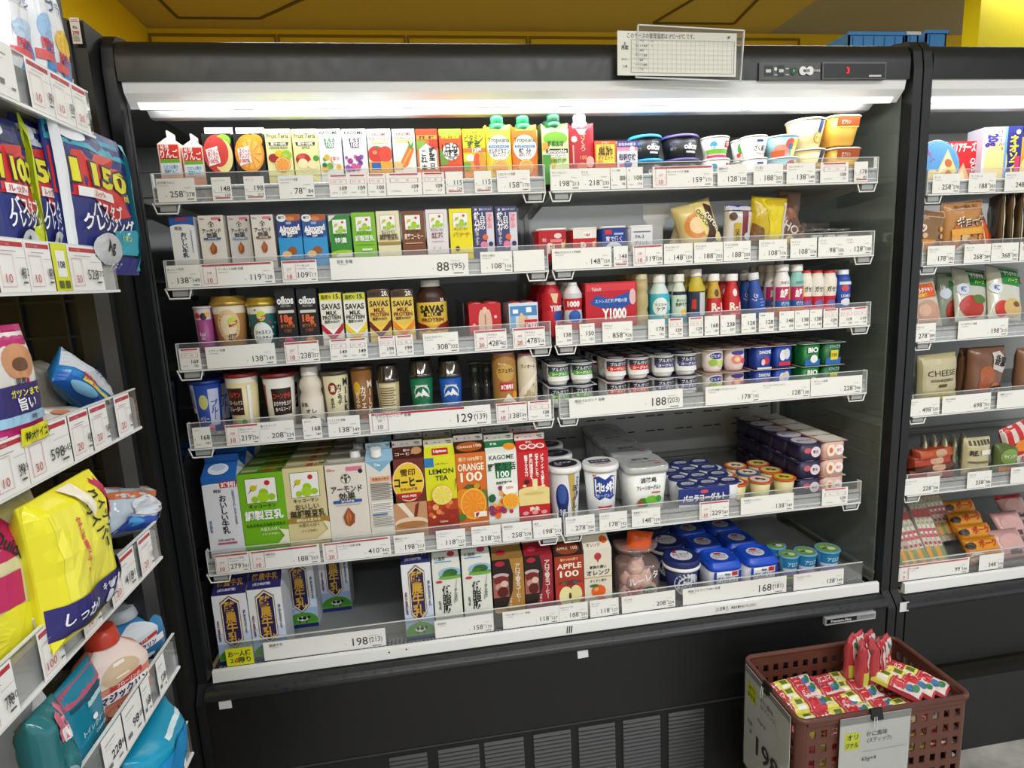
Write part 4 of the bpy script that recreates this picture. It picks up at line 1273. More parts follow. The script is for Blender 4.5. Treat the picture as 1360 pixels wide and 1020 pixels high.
# row 3, yogurt drink half
YK = [(.78, 0), (.9, .03), (.92, .4), (.86, .5), (.94, .62), (.94, .84), (.6, .97), (.55, 1)]
bottle(721, 749, 374, 3, YK, '#c01a2a', '#e8d8cc', 'red probiotic bottle in a red sleeve at the shelf joint', [RR(0, 0, 1, 1, '#c41a2a'), PP('#e8c8a0', (.4, 1), (.7, 1), (.62, .7), (.5, .74)), T('Y1000', .62, .56, .2, '#fff', w=.5, b=2), EE(.7, .32, .2, '#1d3f9a', .16)], band=(.03, .84, '#c41a2a'), capr=.5, caph=.06, n=3, ql='red probiotic bottle behind the front one at the shelf joint', Y=-.036)
bottle(751, 776, 375, 3, YK, '#e8e6e6', '#f0f0f0', 'white probiotic bottle with a red label reading one thousand', [RR(0, 0, 1, 1, '#cfd2d8'), RR(0, .5, 1, .85, '#c8202c'), T('1000', .45, .68, .2, '#fff', w=.5, b=2), EE(.5, .3, .26, '#2a5ab0', .2), RR(0, 0, 1, .12, '#c8202c')], band=(.03, .84, '#d8d8dc'), capr=.5, caph=.05, n=2, ql='white probiotic bottle behind the front one')
o, w, h, pw = multipack(778, 844, 373, 3, lambda pw, h, i, j: MB().loft([(pw * .4, 0), (pw * .47, .004), (pw * .47, h * .8), (pw * .3, h * .96)], '#c01a2a', cy=pw / 2, n=20), 'wide red six-pack of probiotic bottles with a blue wave', 3, 2)
b = MB(); b.box(-w / 2 - .001, -.002, 0, w / 2 + .001, pw * 2 + .002, h * .98, M('#c21828', .22)); b.art(front(w * .98, h * .95, -.002), [RR(0, .86, 1, 1, '#d83a44'), PP('#1e4fa8', (.06, .62), (.2, .78), (.5, .70), (.92, .84), (.98, .6), (.7, .5), (.3, .52)), T('ストレス緩和 睡眠の質', .5, .66, .08, '#cfe0ff', w=.66), T('Y1000', .56, .40, .28, '#fff', W=.5, b=2), RR(.1, .02, .7, .09, '#e8707a'), RR(.8, .02, .96, .14, '#20306a'), EE(.94, .72, .07, '#e8b8c0', .16), T('Yakult', .2, .9, .1, '#f4d8d8', w=.2)])
wr_ = b.build('wrapper', o); bevel(wr_, .008, 3)
bottle(846, 864, 364, 3, [(.8, 0), (.94, .03), (.96, .35), (.8, .42), (.96, .5), (.96, .7), (.78, .76), (.9, .82), (.9, 1)], '#b8a878', '#c9bf9a', 'tan ribbed bottle heading a row of the same', capr=.85, caph=.1, n=4, ql='tan ribbed bottle queued behind the front one')
PB = [(.84, 0), (.94, .03), (.94, .70), (.86, .82), (.55, .98), (.55, 1)]
bottle(867, 894, 364, 3, PB, '#cfe0dc', '#e8e8e4', 'clear bottle with a turquoise label and round white patch', [RR(0, 0, 1, 1, '#39b3c8'), EE(.42, .55, .30, '#eef4ee', .32), T('ウエスト', .42, .62, .1, '#24506a', w=.4), T('ケア', .42, .46, .14, '#24506a', w=.3), RR(.66, .4, .9, .7, '#8fd0dc'), EE(.6, .2, .07, '#e8c040', .08)], band=(.03, .78, '#39b3c8'), capr=.58, caph=.16, n=2, ql='turquoise labelled bottle behind the front one')
bottle(896, 915, 364, 3, PB, '#d8e0d4', '#e8e8e4', 'pale bottle with a black neck band and lemon picture', [RR(0, 0, 1, 1, '#cfe0d0'), RR(0, .88, 1, 1, '#1a2440'), T('おいしい', .5, .7, .1, '#2a3a4a', w=.5), T('免疫ケア', .5, .56, .12, '#2a3a4a', w=.6), EE(.6, .3, .14, '#f0c020', .1), RR(0, 0, 1, .16, '#3a98c0')], band=(.03, .8, '#cfe0d0'), capr=.72, caph=.14, n=2, ql='pale lemon bottle behind the front one')
bottle(918, 941, 357, 3, PB, '#c8b432', '#eceae6', 'taller bottle with a yellow neck and dark blue label', [RR(0, 0, 1, 1, '#26304a'), RR(.0, .84, 1, 1, '#c8b428'), RR(.5, .1, .8, .8, '#c8ccd0'), PP('#c83030', (.2, .6), (.36, .6), (.36, .3), (.16, .3)), RR(.1, 0, .45, .2, '#2a6ab0')], band=(.03, .82, '#26304a'), capr=.62, caph=.13, n=2, ql='dark labelled bottle behind the yellow necked one')
RB = [(.7, 0), (.86, .03), (.98, .25), (.9, .5), (.66, .8), (.5, .94), (.5, 1)]
for x0, x1, nc, lb in ((942, 964.5, '#c9a43c', 'red probiotic bottle with a gold shoulder'), (966, 989.5, '#c41a26', 'all red probiotic bottle with white lettering')):
    bottle(x0, x1, 363.5, 3, RB, nc, '#f0eeec', lb, [RR(0, .0, 1, .62, '#c01824'), T('R-1', .5, .34, .3, '#f6ecdc', w=.5, b=2), EE(.5, .78, .12, '#5a4414' if nc != '#c41a26' else '#f4dada', .12), RR(.3, .08, .7, .12, '#f0a0a0')], band=(.03, .90, nc), capr=.62, caph=.14, n=2, ql='red probiotic bottle behind a front one')
bottle(1003, 1024, 361, 3, RB, '#2a55a8', '#dfe2e8', 'blue bottle tilted against its neighbours', [T('LG', .3, .6, .2, '#c8d4f0', w=.3, rot=60)] + lines(.5, .8, [.2, .3, .4, .5], '#8aa8dc', .03), band=(.03, .90, '#2450a8'), capr=.6, caph=.14, ry=R(-7), n=1, ql='blue bottle behind the tilted one')
bottle(988, 1001, 358, 3, RB, '#23386e', '#c8ccd4', 'dark blue bottle peeping out beside the tilted blue one', [], band=(.03, .90, '#2a3f78'), capr=.7, caph=.14, Y=.03, ry=R(-3))
for x0, x1, nc, lb in ((1034.5, 1054, '#f0ecec', 'white capped bottle with magenta and orange blood pressure label'), (1055, 1071.5, '#8fc8c0', 'teal shouldered bottle with magenta label')):
    bottle(x0, x1, 351, 3, [(.84, 0), (.94, .03), (.94, .78), (.86, .88), (.66, .98), (.66, 1)], nc, '#eeeeec', lb, [RR(0, .34, 1, .72, '#c02a6a'), T('血圧', .42, .54, .22, '#fff', w=.36, b=2), RR(.66, .36, .8, .7, '#ea9a2a'), RR(0, .16, 1, .34, '#2a5aa8'), RR(0, 0, 1, .16, '#e07a4a'), T('機能性', .5, .25, .1, '#cfe0f4', w=.4), T('カゼミン', .5, .84, .08, '#4a4a58', w=.5)], band=(.02, .9, nc), capr=.8, caph=.12, n=3, ql='white capped bottle queued behind the blood pressure drinks')
bottle(1028, 1040, 350, 3, PB, '#a8acb0', '#d8d8d8', 'grey capped bottle at the rear beside the blue bottles', Y=.04, capr=.8, n=1, ql='grey capped bottle at the rear')
for x0, x1, lb in ((1068, 1082, 'red and white yogurt drink bottle, first of three'), (1082, 1098, 'red and white yogurt drink bottle, middle of three'), (1098, 1115.5, 'red and white yogurt drink bottle, last of three')):
    bottle(x0, x1, 359, 3, [(.74, 0), (.96, .04), (.78, .40), (.98, .66), (.96, .86), (.72, 1)], '#ece6dc', '#c41a2a', lb, [RR(0, 0, 1, .44, '#c8203a'), T('ガセリ', .5, .66, .16, '#3a3a34', w=.6), EE(.5, .22, .3, '#7a6ab0', .1), RR(0, .0, 1, .08, '#e890a0')], band=(.04, .9, '#ece6dc'), capr=.74, caph=.05, n=1, ql='red and white yogurt drink bottle in the rear rank')
bottle(1117, 1134, 358, 3, [(.8, 0), (.94, .04), (.86, .45), (.98, .7), (.9, .9), (.7, 1)], '#2a4fae', '#e8ecf4', 'blue and white yogurt drink bottle nearest the glass pane', [EE(.4, .7, .2, '#d84a5a', .1), EE(.5, .25, .3, '#e8ecf8', .12), T('LKM512', .5, .45, .12, '#dfe8fa', w=.6), RR(.1, .82, .9, .92, '#dfe6f6')], band=(.04, .9, '#2a4fae'), capr=.7, caph=.1, n=1, ql='blue yogurt drink bottle behind the front one')
for (x0, x1, yt, c, lb) in ((1024, 1033, 352, '#9a9ea4', 'slim grey bottle in the rear rank behind the blue ones'), (1008, 1018, 351, '#8a8f98', 'slim dull bottle in the rear rank')):
    bottle(x0, x1, yt, 3, PB, c, '#d0d2d4', lb, Y=.07, capr=.85)
# ============================================================ row 4, carton half
LC = dict(group='lidded soup and smoothie cups', span=150)
cup(247, 291, 507, 4, '#2a4aa8', [RR(0, 0, .3, 1, '#dfe3ee'), RR(.06, .1, .26, .45, '#222'), RR(.06, .55, .26, .9, '#8a98c4'), EE(.52, .66, .12, '#c8c87a', .14), RR(.66, .2, .96, .9, '#c8d0ea'), T('ブルー', .8, .5, .14, '#2a4aa8', vert=1), EE(.66, .14, .1, '#e8a0b4', .1), T('ベリー', .5, .34, .12, '#dfe3ee', w=.25)], 'blue printed cup with a dark blue lid at the end of the fourth shelf', lid='#26408c', lidh=.006, taper=.76, n=1, ql='blue printed cup behind the front one', **LC)
cup(294, 341, 497, 4, '#e9dca8', [RR(0, .9, 1, 1, '#efeadb'), RR(.12, .34, .58, .82, '#3a1c16'), T('マルサン', .36, .70, .12, '#e0503a', w=.34), T('バターミックス', .36, .56, .09, '#f4efe4', w=.4), T('スムージー', .36, .45, .09, '#f4efe4', w=.4)] + [EE(.42, .12, .08, '#8ab83a', .07), EE(.56, .18, .07, '#5a9a34', .1), EE(.62, .1, .08, '#e8702a', .06), EE(.3, .15, .1, '#e8a090', .08), EE(.75, .12, .06, '#c83040', .06), RR(.70, .0, .78, .86, '#f4f4f0')], 'cream smoothie cup with a red lid and dark label', lid='#8c2420', lidh=.008, taper=.78, **LC)
cup(345, 391, 497, 4, '#efece4', [PP('#b0241c', (0, .9), (.2, .86), (.1, .4), (0, .4)), RR(.36, .3, .88, .80, '#2a1714'), T('コーンかゆ', .62, .66, .12, '#e04a30', w=.44), T('まろやか仕上げ', .62, .52, .09, '#f4efe4', w=.44), T('食べるスープ', .62, .41, .08, '#e8ddd0', w=.4)], 'white soup cup with a red lid and black label', lid='#7c241c', lidh=.008, taper=.80, n=1, ql='white soup cup behind the front one', **LC)
bottle(395, 427, 488, 4, [(.9, 0), (.96, .02), (.96, .62), (.84, .70), (.98, .8), (.86, .92), (.7, .96), (.7, 1)], '#dcd2c2', '#e2ded6', 'milky beige latte bottle with a white cap', [RR(0, 0, 1, 1, '#e9e2d4'), T('豆乳', .3, .78, .14, '#3a2a20', w=.3), T('オレ', .5, .56, .18, '#2a1c14', w=.4), EE(.55, .24, .12, '#8a2a2a', .16), EE(.55, .24, .09, '#f0e2da', .12), T('AZUKI', .5, .05, .06, '#555', w=.3)], band=(.03, .6, '#e9e2d4'), capr=.72, caph=.15, n=1, ql='milky beige latte bottle behind the front one')
cup(425, 464, 494, 4, '#dfd8b4', [RR(0, 0, .12, 1, '#6a4a2c'), EE(.45, .74, .14, '#8c2418', .12), T('濃', .45, .74, .14, '#f4e8d0', w=.16), T('カフェラテ', .66, .62, .1, '#3a3020', vert=1, h=.4), T('MILK', .88, .6, .14, '#2a2a22', vert=1, h=.66), T('まろやか', .42, .46, .08, '#3a3020', vert=1, h=.2), RR(.6, 0, .74, .14, '#5a2a1a')], 'pale beige latte cup with a small red round seal', lid='#4a4436', lidh=.007, taper=.82, group='latte cups on the fourth shelf')
cup(465, 496, 487, 4, '#8a5a2c', [EE(.3, .66, .16, '#e0b82c', .13), T('まろやか', .3, .45, .09, '#f4e4c8', vert=1, h=.3), T('カフェ', .55, .5, .1, '#f4e8d8', vert=1, h=.4), T('MILK', .85, .5, .14, '#e8dccc', vert=1, h=.6), RR(.4, .05, .62, .16, '#c8602a')], 'brown latte cup with a small yellow spot', lid='#4a3626', lidh=.007, taper=.84, group='latte cups on the fourth shelf')
DC = dict(lid=clear('smoke_lid', '#8a8078', .12, .1, '#4a423c', .45), lidh=.032, dome=1, taper=.82)
cup(500, 532, 486, 4, '#cbb98c', [RR(.12, .1, .8, .92, '#e2d6ae'), ] + lines(.16, .76, [.16, .22, .28, .34, .4, .46, .52, .58, .64, .7, .76, .82], '#7a6438', .02) + [RR(0, 0, .08, 1, '#e8e4da')], 'tan coffee cup showing its small print, under a smoky lid', group='smoky lidded coffee cups', **DC)
for x0, x1, c1, c2, lb in ((543, 577, '#14704a', '#0c5636', 'green mountain coffee cup with a smoky lid'), (583, 616, '#1d58b0', '#143f8c', 'blue mountain coffee cup with a smoky lid')):
    cup(x0, x1, 480, 4, c1, [RR(0, 0, 1, .3, c2), EE(.5, .62, .3, '#e8efe8', .18), EE(.5, .60, .27, c1, .16), PP('#f4f6f4', (.18, .5), (.38, .66), (.46, .58), (.54, .72), (.82, .5), (.66, .53), (.56, .6), (.5, .52), (.4, .58)), T('MT.RAINIER', .5, .78, .05, '#f0f4f0', w=.5), T('CAFÉ LATTE', .5, .34, .08, '#bcd8c8', w=.44), T('カフェラッテ', .5, .2, .07, '#f0f4f0', w=.4)], lb, group='smoky lidded coffee cups', n=1, ql='mountain coffee cup behind the front one', **DC)
GH = clear('smoky_cup', '#a8a6a0', .08, .1, '#5a5852', .5)
for x0, x1, lb in ((624, 640, 'empty looking smoky clear cup slot pusher'), (641, 655, 'second smoky clear pusher beside the can lattes')):
    cup(x0, x1, 481, 4, GH, [EE(.5, .86, .2, '#4a6a58', .05)], lb.replace('empty looking smoky clear cup slot pusher', 'smoky clear tumbler standing deep between coffee cups').replace('second smoky clear pusher beside the can lattes', 'smoky clear tumbler standing deep beside the latte cans'), Y=.04, lid='#7a7870', lidh=.004, taper=.85, group='smoky tumblers')
CAN = [(.86, 0), (.94, .02), (.97, .05), (.97, .92), (.9, .98), (.86, 1)]
bottle(656, 688, 469, 4, CAN, '#b88a4a', '#c8909a', 'tall brown latte can with a red discount sticker', [RR(0, 0, 1, 1, '#a87a3c'), EE(.5, .72, .3, '#c8a050', .16), T('カフェオレ', .52, .76, .09, '#2a1810', w=.5), T('Blendy', .4, .88, .05, '#e8d8b8', w=.3), RR(.3, .38, .74, .54, '#c8202c'), T('3割引', .52, .46, .09, '#fff', w=.4, b=2), PP('#efe4cc', (.1, .0), (.9, .0), (.9, .12), (.55, .34), (.3, .12)), EE(.78, .3, .1, '#e8a030', .07)], band=(.03, .96, '#a87a3c'), capr=.93, caph=.03, group='tall latte cans')
bottle(690, 715, 470, 4, CAN, '#d9cdb4', '#c88a9a', 'tall cream latte can at the shelf joint', [RR(0, 0, 1, 1, '#e0d4bc'), T('フィオーレ', .5, .84, .08, '#3a2a20', w=.6), PP('#b8a47a', (0, 0), (.6, 0), (.9, .6), (0, .2)), PP('#efe6d4', (.0, .3), (.9, .76), (.96, .68), (.0, .1)), EE(.62, .4, .1, '#d8c8a8', .06), RR(0, 0, .9, .12, '#c88a4a')], band=(.03, .96, '#e0d4bc'), capr=.93, caph=.03, group='tall latte cans')
# ============================================================ row 4, yogurt half
def yo(band, tx='ブルガリア', c2='#fff'):
    return [RR(0, 0, 1, 1, '#f2f2f4'), RR(0, .42, 1, .92, '#2a3448'), RR(.06, .3, .94, .6, band), T(tx, .55, .74, .24, '#f0f0f4', w=.7), T('ヨーグルト', .5, .45, .2, c2, w=.7), RR(0, 0, 1, .2, '#f4f4f2')]


def foilp(c, seed):
    rr = random.Random(seed)
    o = [RR(.04, .03, .96, .97, c)]
    for i in range(2):
        for j in range(2):
            o += [EE(.27 + .46 * i, .27 + .46 * j, .17, '#d8d8dc'), T('ブルガリア', .27 + .46 * i, .27 + .46 * j, .1, '#20283a', w=.26)]
    return o


for x0, x1, yt, bc, fcl, lb in ((728, 793, 482, '#5aa83a', '#2c3a44', 'four-pack of plain yogurt with green bands, at the shelf joint'), (806, 868, 475, '#d83a2a', '#5a2430', 'four-pack of strawberry yogurt with red bands'), (870, 932, 470, '#4a4a8c', '#2a2c4c', 'four-pack of blueberry yogurt with violet bands')):
    fourpack(x0, x1, yt, 4, ('#f2f2f2', '#f2f2f2'), (yo(bc), yo(bc)), '#d6d6d8', lb, foilart=foilp(fcl, 1), n=2, ql=lb + ', packs behind', lab2='lower layer of the ' + lb, Y=-.035)
fourpack(938, 996, 463, 4, ('#eee6e0', '#f0dcdc'), ([EE(.5, .7, .3, '#3a3a8c', .2), T('ビヒダス', .5, .7, .18, '#fff', w=.5), EE(.35, .3, .2, '#9ac24a', .2), EE(.65, .25, .16, '#c8dc7a', .18)], [EE(.5, .8, .3, '#3a3a8c', .14), EE(.45, .4, .24, '#e88a7a', .28), EE(.45, .4, .12, '#f4d0a0', .14), EE(.75, .3, .14, '#e84a6a', .16)]), '#b08c7c', 'four-pack of fruit yogurt with a brownish printed foil', foilart=foilp('#a88070', 2), n=1, ql='brownish foiled four-pack of fruit yogurt behind the front one', lab2='lower layer of the four-pack of fruit yogurt with brownish foil', Y=-.035)
fourpack(1002, 1056, 459, 4, ('#1f3f9c', '#1f48a8'), ([T('DANONE', .5, .74, .2, '#fff', w=.8), EE(.62, .36, .2, '#d82a34', .16), EE(.4, .3, .14, '#f0d0d0', .14), RR(0, 0, 1, .08, '#dfe4f0')], [EE(.36, .55, .22, '#e8eef8', .24), EE(.64, .6, .2, '#d0dcf4', .24), RR(.1, .1, .9, .26, '#d03040'), EE(.5, .7, .12, '#f0d8a0', .1)]), '#c8bcc0', 'four-pack of dark blue strawberry yogurt pots', foilart=foilp('#8a3040', 3), rnd=False, n=2, ql='dark blue four-pack of yogurt behind the front one', lab2='lower layer of the dark blue strawberry four-pack', Y=-.035)
fourpack(1065, 1121, 455, 4, ('#1d7a3c', '#1f6a3a'), ([RR(0, 0, 1, .28, '#2a6ab8'), EE(.6, .3, .24, '#f2f4f2', .18), T('BIO', .5, .7, .3, '#fff', w=.7, b=2)], [RR(0, 0, 1, .3, '#2a6ab8'), RR(.3, .2, .8, .62, '#e8d23a'), T('ビフィズス', .55, .8, .14, '#dfe8f8', w=.7), T('120', .55, .42, .2, '#2a6a2a', w=.4)]), '#9aa49a', 'four-pack of green yogurt pots nearest the glass pane', foilart=foilp('#5a6a5a', 4), rnd=False, n=2, ql='green four-pack of yogurt behind the front one', lab2='lower layer of the green yogurt four-pack', Y=-.035)

# ============================================================ row 5, carton half
gable(273, 320, 633, 5, '#e7ebf2', [RR(0, .88, 1, 1, '#2266bc'), EE(.35, .88, .4, '#e7ebf2', .03), RR(.5, .84, .98, .93, '#c8202c'), T('3割引', .74, .885, .07, '#fff', w=.44, b=2), T('明治', .42, .80, .045, '#333', w=.24), T('おいしい牛乳', .54, .46, .09, '#141c38', vert=1, h=.56), T('生乳のうれしさそのまま', .86, .55, .035, '#5a6a9a', vert=1, h=.5), T('成分無調整', .12, .3, .03, '#5a6a9a', vert=1, h=.18), T('生乳100%使用', .5, .09, .03, '#333', w=.5), RR(.25, .03, .8, .055, '#d04a70')],
      'tall white and blue milk carton at the end of the fifth shelf', slope='#2266bc', side='#d5dae4', finc='#2a6cc0', sart=[EE(.45, .5, .3, '#eef2f8', .36), EE(.45, .6, .2, '#c8d8ee', .22)], n=3, ql='tall white and blue milk carton behind the front one', g=.024, finart=False)


def tallbrick(x0, x1, yt, col, side, art, topa, lb, n, ql, cap=None, gap=None, d=.058, w2=None):
    xc, w, h, z = fit(x0, x1, yt, 5, -.04)
    b = MB()
    b.box(-w / 2, 0, 0, w / 2, d, h, col, side, side)
    b.art(front(w, h), up(art, .84))
    b.art(topf(w, d, h), topa)
    o = b.build('slim_carton')
    bevel(o, .001, 1)
    s_ = MB()
    s_.box(-w / 2 + .004, d * .46, h, w / 2 - .004, d * .54, h + .0035, side)
    s_.build('top_fold', o)
    if cap:
        c = MB()
        c.loft([(.012, 0), (.012, .003), (.0112, .004), (.0112, .016), (.0105, .0175)], cap, n=20)
        c.build('screw_cap', o, (w * .22, d * .72, h))
    done(o, lb, 'drink carton', 'one litre soy and almond cartons', xc, -.04, z)
    queue(o, n, d + .0015, ql, 'one litre soy and almond cartons queued behind', dz=0)
    return o


SB = lambda nm, nc: soy('', nm, nc)
st = [RR(.55, .1, .7, .9, '#b0442a'), RR(.76, .1, .8, .9, '#c86a3a'), RR(.05, .2, .4, .8, '#c8c8a8'), RR(.84, .3, .96, .7, '#3a5a1a')]
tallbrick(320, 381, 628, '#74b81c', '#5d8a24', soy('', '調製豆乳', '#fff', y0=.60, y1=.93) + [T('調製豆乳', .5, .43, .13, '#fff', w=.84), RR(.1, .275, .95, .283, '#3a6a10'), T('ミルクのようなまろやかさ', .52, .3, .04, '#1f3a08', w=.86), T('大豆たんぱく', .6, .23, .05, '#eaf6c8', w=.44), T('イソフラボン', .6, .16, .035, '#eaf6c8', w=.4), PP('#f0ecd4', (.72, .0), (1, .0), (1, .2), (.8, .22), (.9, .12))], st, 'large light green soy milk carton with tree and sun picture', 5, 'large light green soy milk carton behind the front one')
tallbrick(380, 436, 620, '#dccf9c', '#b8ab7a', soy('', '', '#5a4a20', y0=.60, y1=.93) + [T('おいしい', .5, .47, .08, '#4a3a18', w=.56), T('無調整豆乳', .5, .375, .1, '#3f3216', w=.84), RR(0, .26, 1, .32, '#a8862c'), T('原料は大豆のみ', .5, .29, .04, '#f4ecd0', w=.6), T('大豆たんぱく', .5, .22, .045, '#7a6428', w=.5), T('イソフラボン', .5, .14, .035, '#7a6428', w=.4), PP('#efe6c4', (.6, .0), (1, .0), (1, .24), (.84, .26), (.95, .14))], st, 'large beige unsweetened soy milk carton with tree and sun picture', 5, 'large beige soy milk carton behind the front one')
xa = tallbrick(434, 490, 616, '#e7e1d6', '#b9b3a8', ALM('#2458a4', 1), [RR(.1, .2, .6, .8, '#cfc8bc')], 'large white almond drink carton with one almond and white cap', 5, 'large white almond drink carton behind the front one', cap='#eeeeec')
CG = dict(n=2, ql=None)
gable(489, 526, 612, 5, '#e4e0d8', [PP('#7fb4d0', (.02, 1), (.98, 1), (.5, .84)), T('Tea', .42, .95, .05, '#fff', w=.4), RR(.12, .70, .88, .78, '#e8b890'), T('栄養成分表示', .5, .74, .04, '#a84a20', w=.6)] + lines(.12, .88, [.44 + .026 * k for k in range(10)], '#8a8378', .012) + [RR(.12, .26, .86, .41, '#f4f2ee')] + lines(.14, .84, [.28, .305, .33, .355, .38], '#9a948a', .01) + [RR(.12, .22, .66, .24, '#3a78b0')] + lines(.12, .86, [.06, .085, .11, .135, .16, .185], '#8a8378', .01), 'pale carton turned to show its small print, with a blue triangle and white cap', side='#cfd6dc', slope='#9cc4dc', cap='#eeeeec', finc='#b8d4e4', n=2, ql='pale blue topped carton behind the small print one', capx=-.1)
gable(521.5, 566, 609, 5, '#6a2c1c', [EE(.5, .66, .5, '#8c1c18', .31), EE(.5, .66, .47, '#f0e4c8', .29), EE(.5, .66, .45, '#f0cc30', .275), T('雪印', .5, .80, .1, '#3a1a10', w=.44), T('コーヒー', .5, .66, .14, '#1a1008', W=.84, b=2), T('生乳50%使用', .5, .555, .04, '#7a2a18', w=.5), PP('#b8201c', (.12, .5), (.88, .5), (.78, .42), (.5, .39), (.22, .42)), T('MILK FREE', .5, .455, .04, '#fff', w=.44), RR(0, 0, 1, .36, '#c8946a'), PP('#f2e6d4', (.1, .36), (.3, .36), (.62, .14), (.52, .1)), PP('#7a2418', (.66, .32), (.78, .36), (.68, .12), (.58, .12)), EE(.5, .06, .5, '#e8d4b8', .08), EE(.5, .03, .46, '#b07848', .05)],
      'brown coffee milk carton with a yellow oval badge', slope='#4e2016', side='#4a1e14', sart=[T('雪印', .5, .7, .2, '#f0dcc0', w=.3), T('コーヒー', .46, .4, .3, '#f4e8d8', w=.6), EE(.8, .6, .16, '#c89a6a')], n=1, ql='brown coffee milk carton behind the front one')
gable(566.5, 608, 607, 5, '#dfe01c', [RR(.0, .86, .3, 1, '#2a7ab8'), T('レモンティー', .55, .9, .03, '#333', w=.4), T('LEMON', .52, .79, .09, '#1a2a10', W=.78), T('TEA', .52, .69, .09, '#1a2a10', w=.5), RR(0, 0, 1, .36, '#b8401c'), RR(.0, .0, 1, .2, '#9a2a14')] + blobs(9, .05, .04, .95, .34, ['#d8642a', '#c84a20', '#e8904a', '#a82a14', '#f0b070'], 14, .1) + slice_(.5, .44, .38, '#e8c81c', '#f0dc4a', '#f8f0c0') + segs(.5, .44, .32, .4, '#f8f2b8', 10) + [PP('#a8301c', (.94, .66), (1, .7), (.9, .48)), T('Lipton', .5, .04, .04, '#f4d8b0', w=.3)],
      'yellow lemon tea carton with a lemon slice', slope='#e6e630', side='#b8b018', sart=[RR(.26, .2, .78, .75, '#c8202c'), T('Lipton', .52, .48, .3, '#fff', w=.42, b=2)], n=1, ql='yellow lemon tea carton behind the front one')
gable(607, 647, 601, 5, '#d86c1c', [T('果汁100%搾り', .5, .91, .06, '#f8e0b0', w=.8), T('ORANGE', .5, .79, .13, '#fbf6e6', W=.86), T('100', .5, .645, .17, '#fbf6e6', W=.72), EE(.5, .47, .3, '#8a3a18', .06), EE(.4, .5, .1, '#3a6a2a', .04), EE(.66, .5, .1, '#c8a020', .04), EE(.2, .32, .3, '#e88a1a', .16), EE(.86, .3, .26, '#5a7a28', .14), EE(.52, .24, .44, '#f6b840', .24), EE(.52, .24, .39, '#f2921c', .21)] + segs(.52, .24, .36, .48, '#f8b03c', 11) + [EE(.1, .06, .16, '#3a7a2a', .05), RR(.52, .04, .94, .12, '#f4efe4'), PP('#a82030', (.56, .05), (.64, .05), (.7, .11), (.58, .11))],
      'orange juice carton with a huge orange slice', slope='#3a2014', side='#a8501a', sart=[EE(.5, .5, .44, '#b85a20', .4), T('ORANGE', .36, .5, .26, '#f4e8c8', w=.5), T('100', .78, .55, .34, '#f4e8c8', w=.3)], n=1, ql='orange juice carton behind the front one')
gable(647.5, 688, 600, 5, '#eef0ea', [T('KAGOME', .5, .92, .085, '#243a2c', W=.8), PP('#157a44', (.26, .84), (.84, .84), (.78, .60), (.3, .60)), T('野菜生活', .5, .775, .11, '#10361e', W=.92), T('100', .54, .66, .12, '#fff', w=.4), T('国産野菜使用', .55, .53, .04, '#3a5a3a', w=.5)] + blobs(14, .06, .02, .94, .46, ['#e86a1c', '#5a9a34', '#c8243a', '#f0a830', '#8a2a5a', '#e8442a', '#f4d040'], 26, .1) + [EE(.72, .44, .26, '#fcfaf4', .1), T('NEW', .72, .46, .05, '#d8502a', w=.24), EE(.74, .25, .28, '#f6c030', .12), EE(.74, .25, .23, '#f4a01c', .10)] + segs(.74, .25, .22, .42, '#f8cc5a', 9) + [EE(.12, .32, .12, '#0f5a34', .06)],
      'white vegetable juice carton with a large fruit heap', slope='#1f7a44', side='#c8ccc4', sart=[RR(.0, 0, 1, .42, '#e8ece4'), EE(.8, .4, .2, '#f09a2a', .3), T('野菜', .3, .7, .2, '#fff', w=.3)], n=1, ql='white vegetable juice carton behind the front one')
gable(688.5, 729.5, 599, 5, '#c81c24', [T('ビフィズス菌を', .80, .70, .05, '#fff', vert=1, h=.5), T('増やすことで、', .62, .74, .05, '#fff', vert=1, h=.44), T('腸内環境を', .44, .76, .05, '#fff', vert=1, h=.4), T('整える力', .28, .78, .05, '#fff', vert=1, h=.34), RR(0, .14, 1, .40, '#ecd890'), EE(.5, .40, .46, '#ecd890', .04), RR(.46, .38, .62, .56, '#f2e4a8'), EE(.2, .46, .06, '#f2e4a8', .02), EE(.8, .44, .07, '#f2e4a8', .02), EE(.5, .33, .34, '#dcc26a', .02), EE(.28, .52, .09, '#3a1a10', .035), RR(0, 0, 1, .14, '#c01820'), T('森永', .5, .08, .07, '#f8e8d8', w=.4, b=2), EE(.2, .02, .1, '#e8a0a8', .03), EE(.5, .02, .1, '#e8a0a8', .03), EE(.8, .02, .1, '#e8a0a8', .03)],
      'red drink yogurt carton with a pouring cream picture', slope='#c81c24', side='#8f141a', sart=[T('森永', .45, .8, .2, '#f4e0d0', w=.36), EE(.25, .4, .14, '#fbf0e8', .22), EE(.52, .4, .14, '#fbf0e8', .22), EE(.79, .4, .14, '#fbf0e8', .22), EE(.25, .4, .09, '#d85060', .14), EE(.52, .4, .09, '#d85060', .14), EE(.79, .4, .09, '#d85060', .14)], n=1, ql='red drink yogurt carton behind the front one', Y=-.038)

# ============================================================ row 5, yogurt half
def bigcup(x0, x1, yt, art, la, lb, n, ql, **k):
    return cup(x0, x1, yt, 5, '#f0f1f3', art, lb, lid='#f2f2f1', lidh=.014, taper=.80, lidart=la, group='large yogurt tubs on the fifth shelf', n=n, ql=ql, rim=.004, **k)


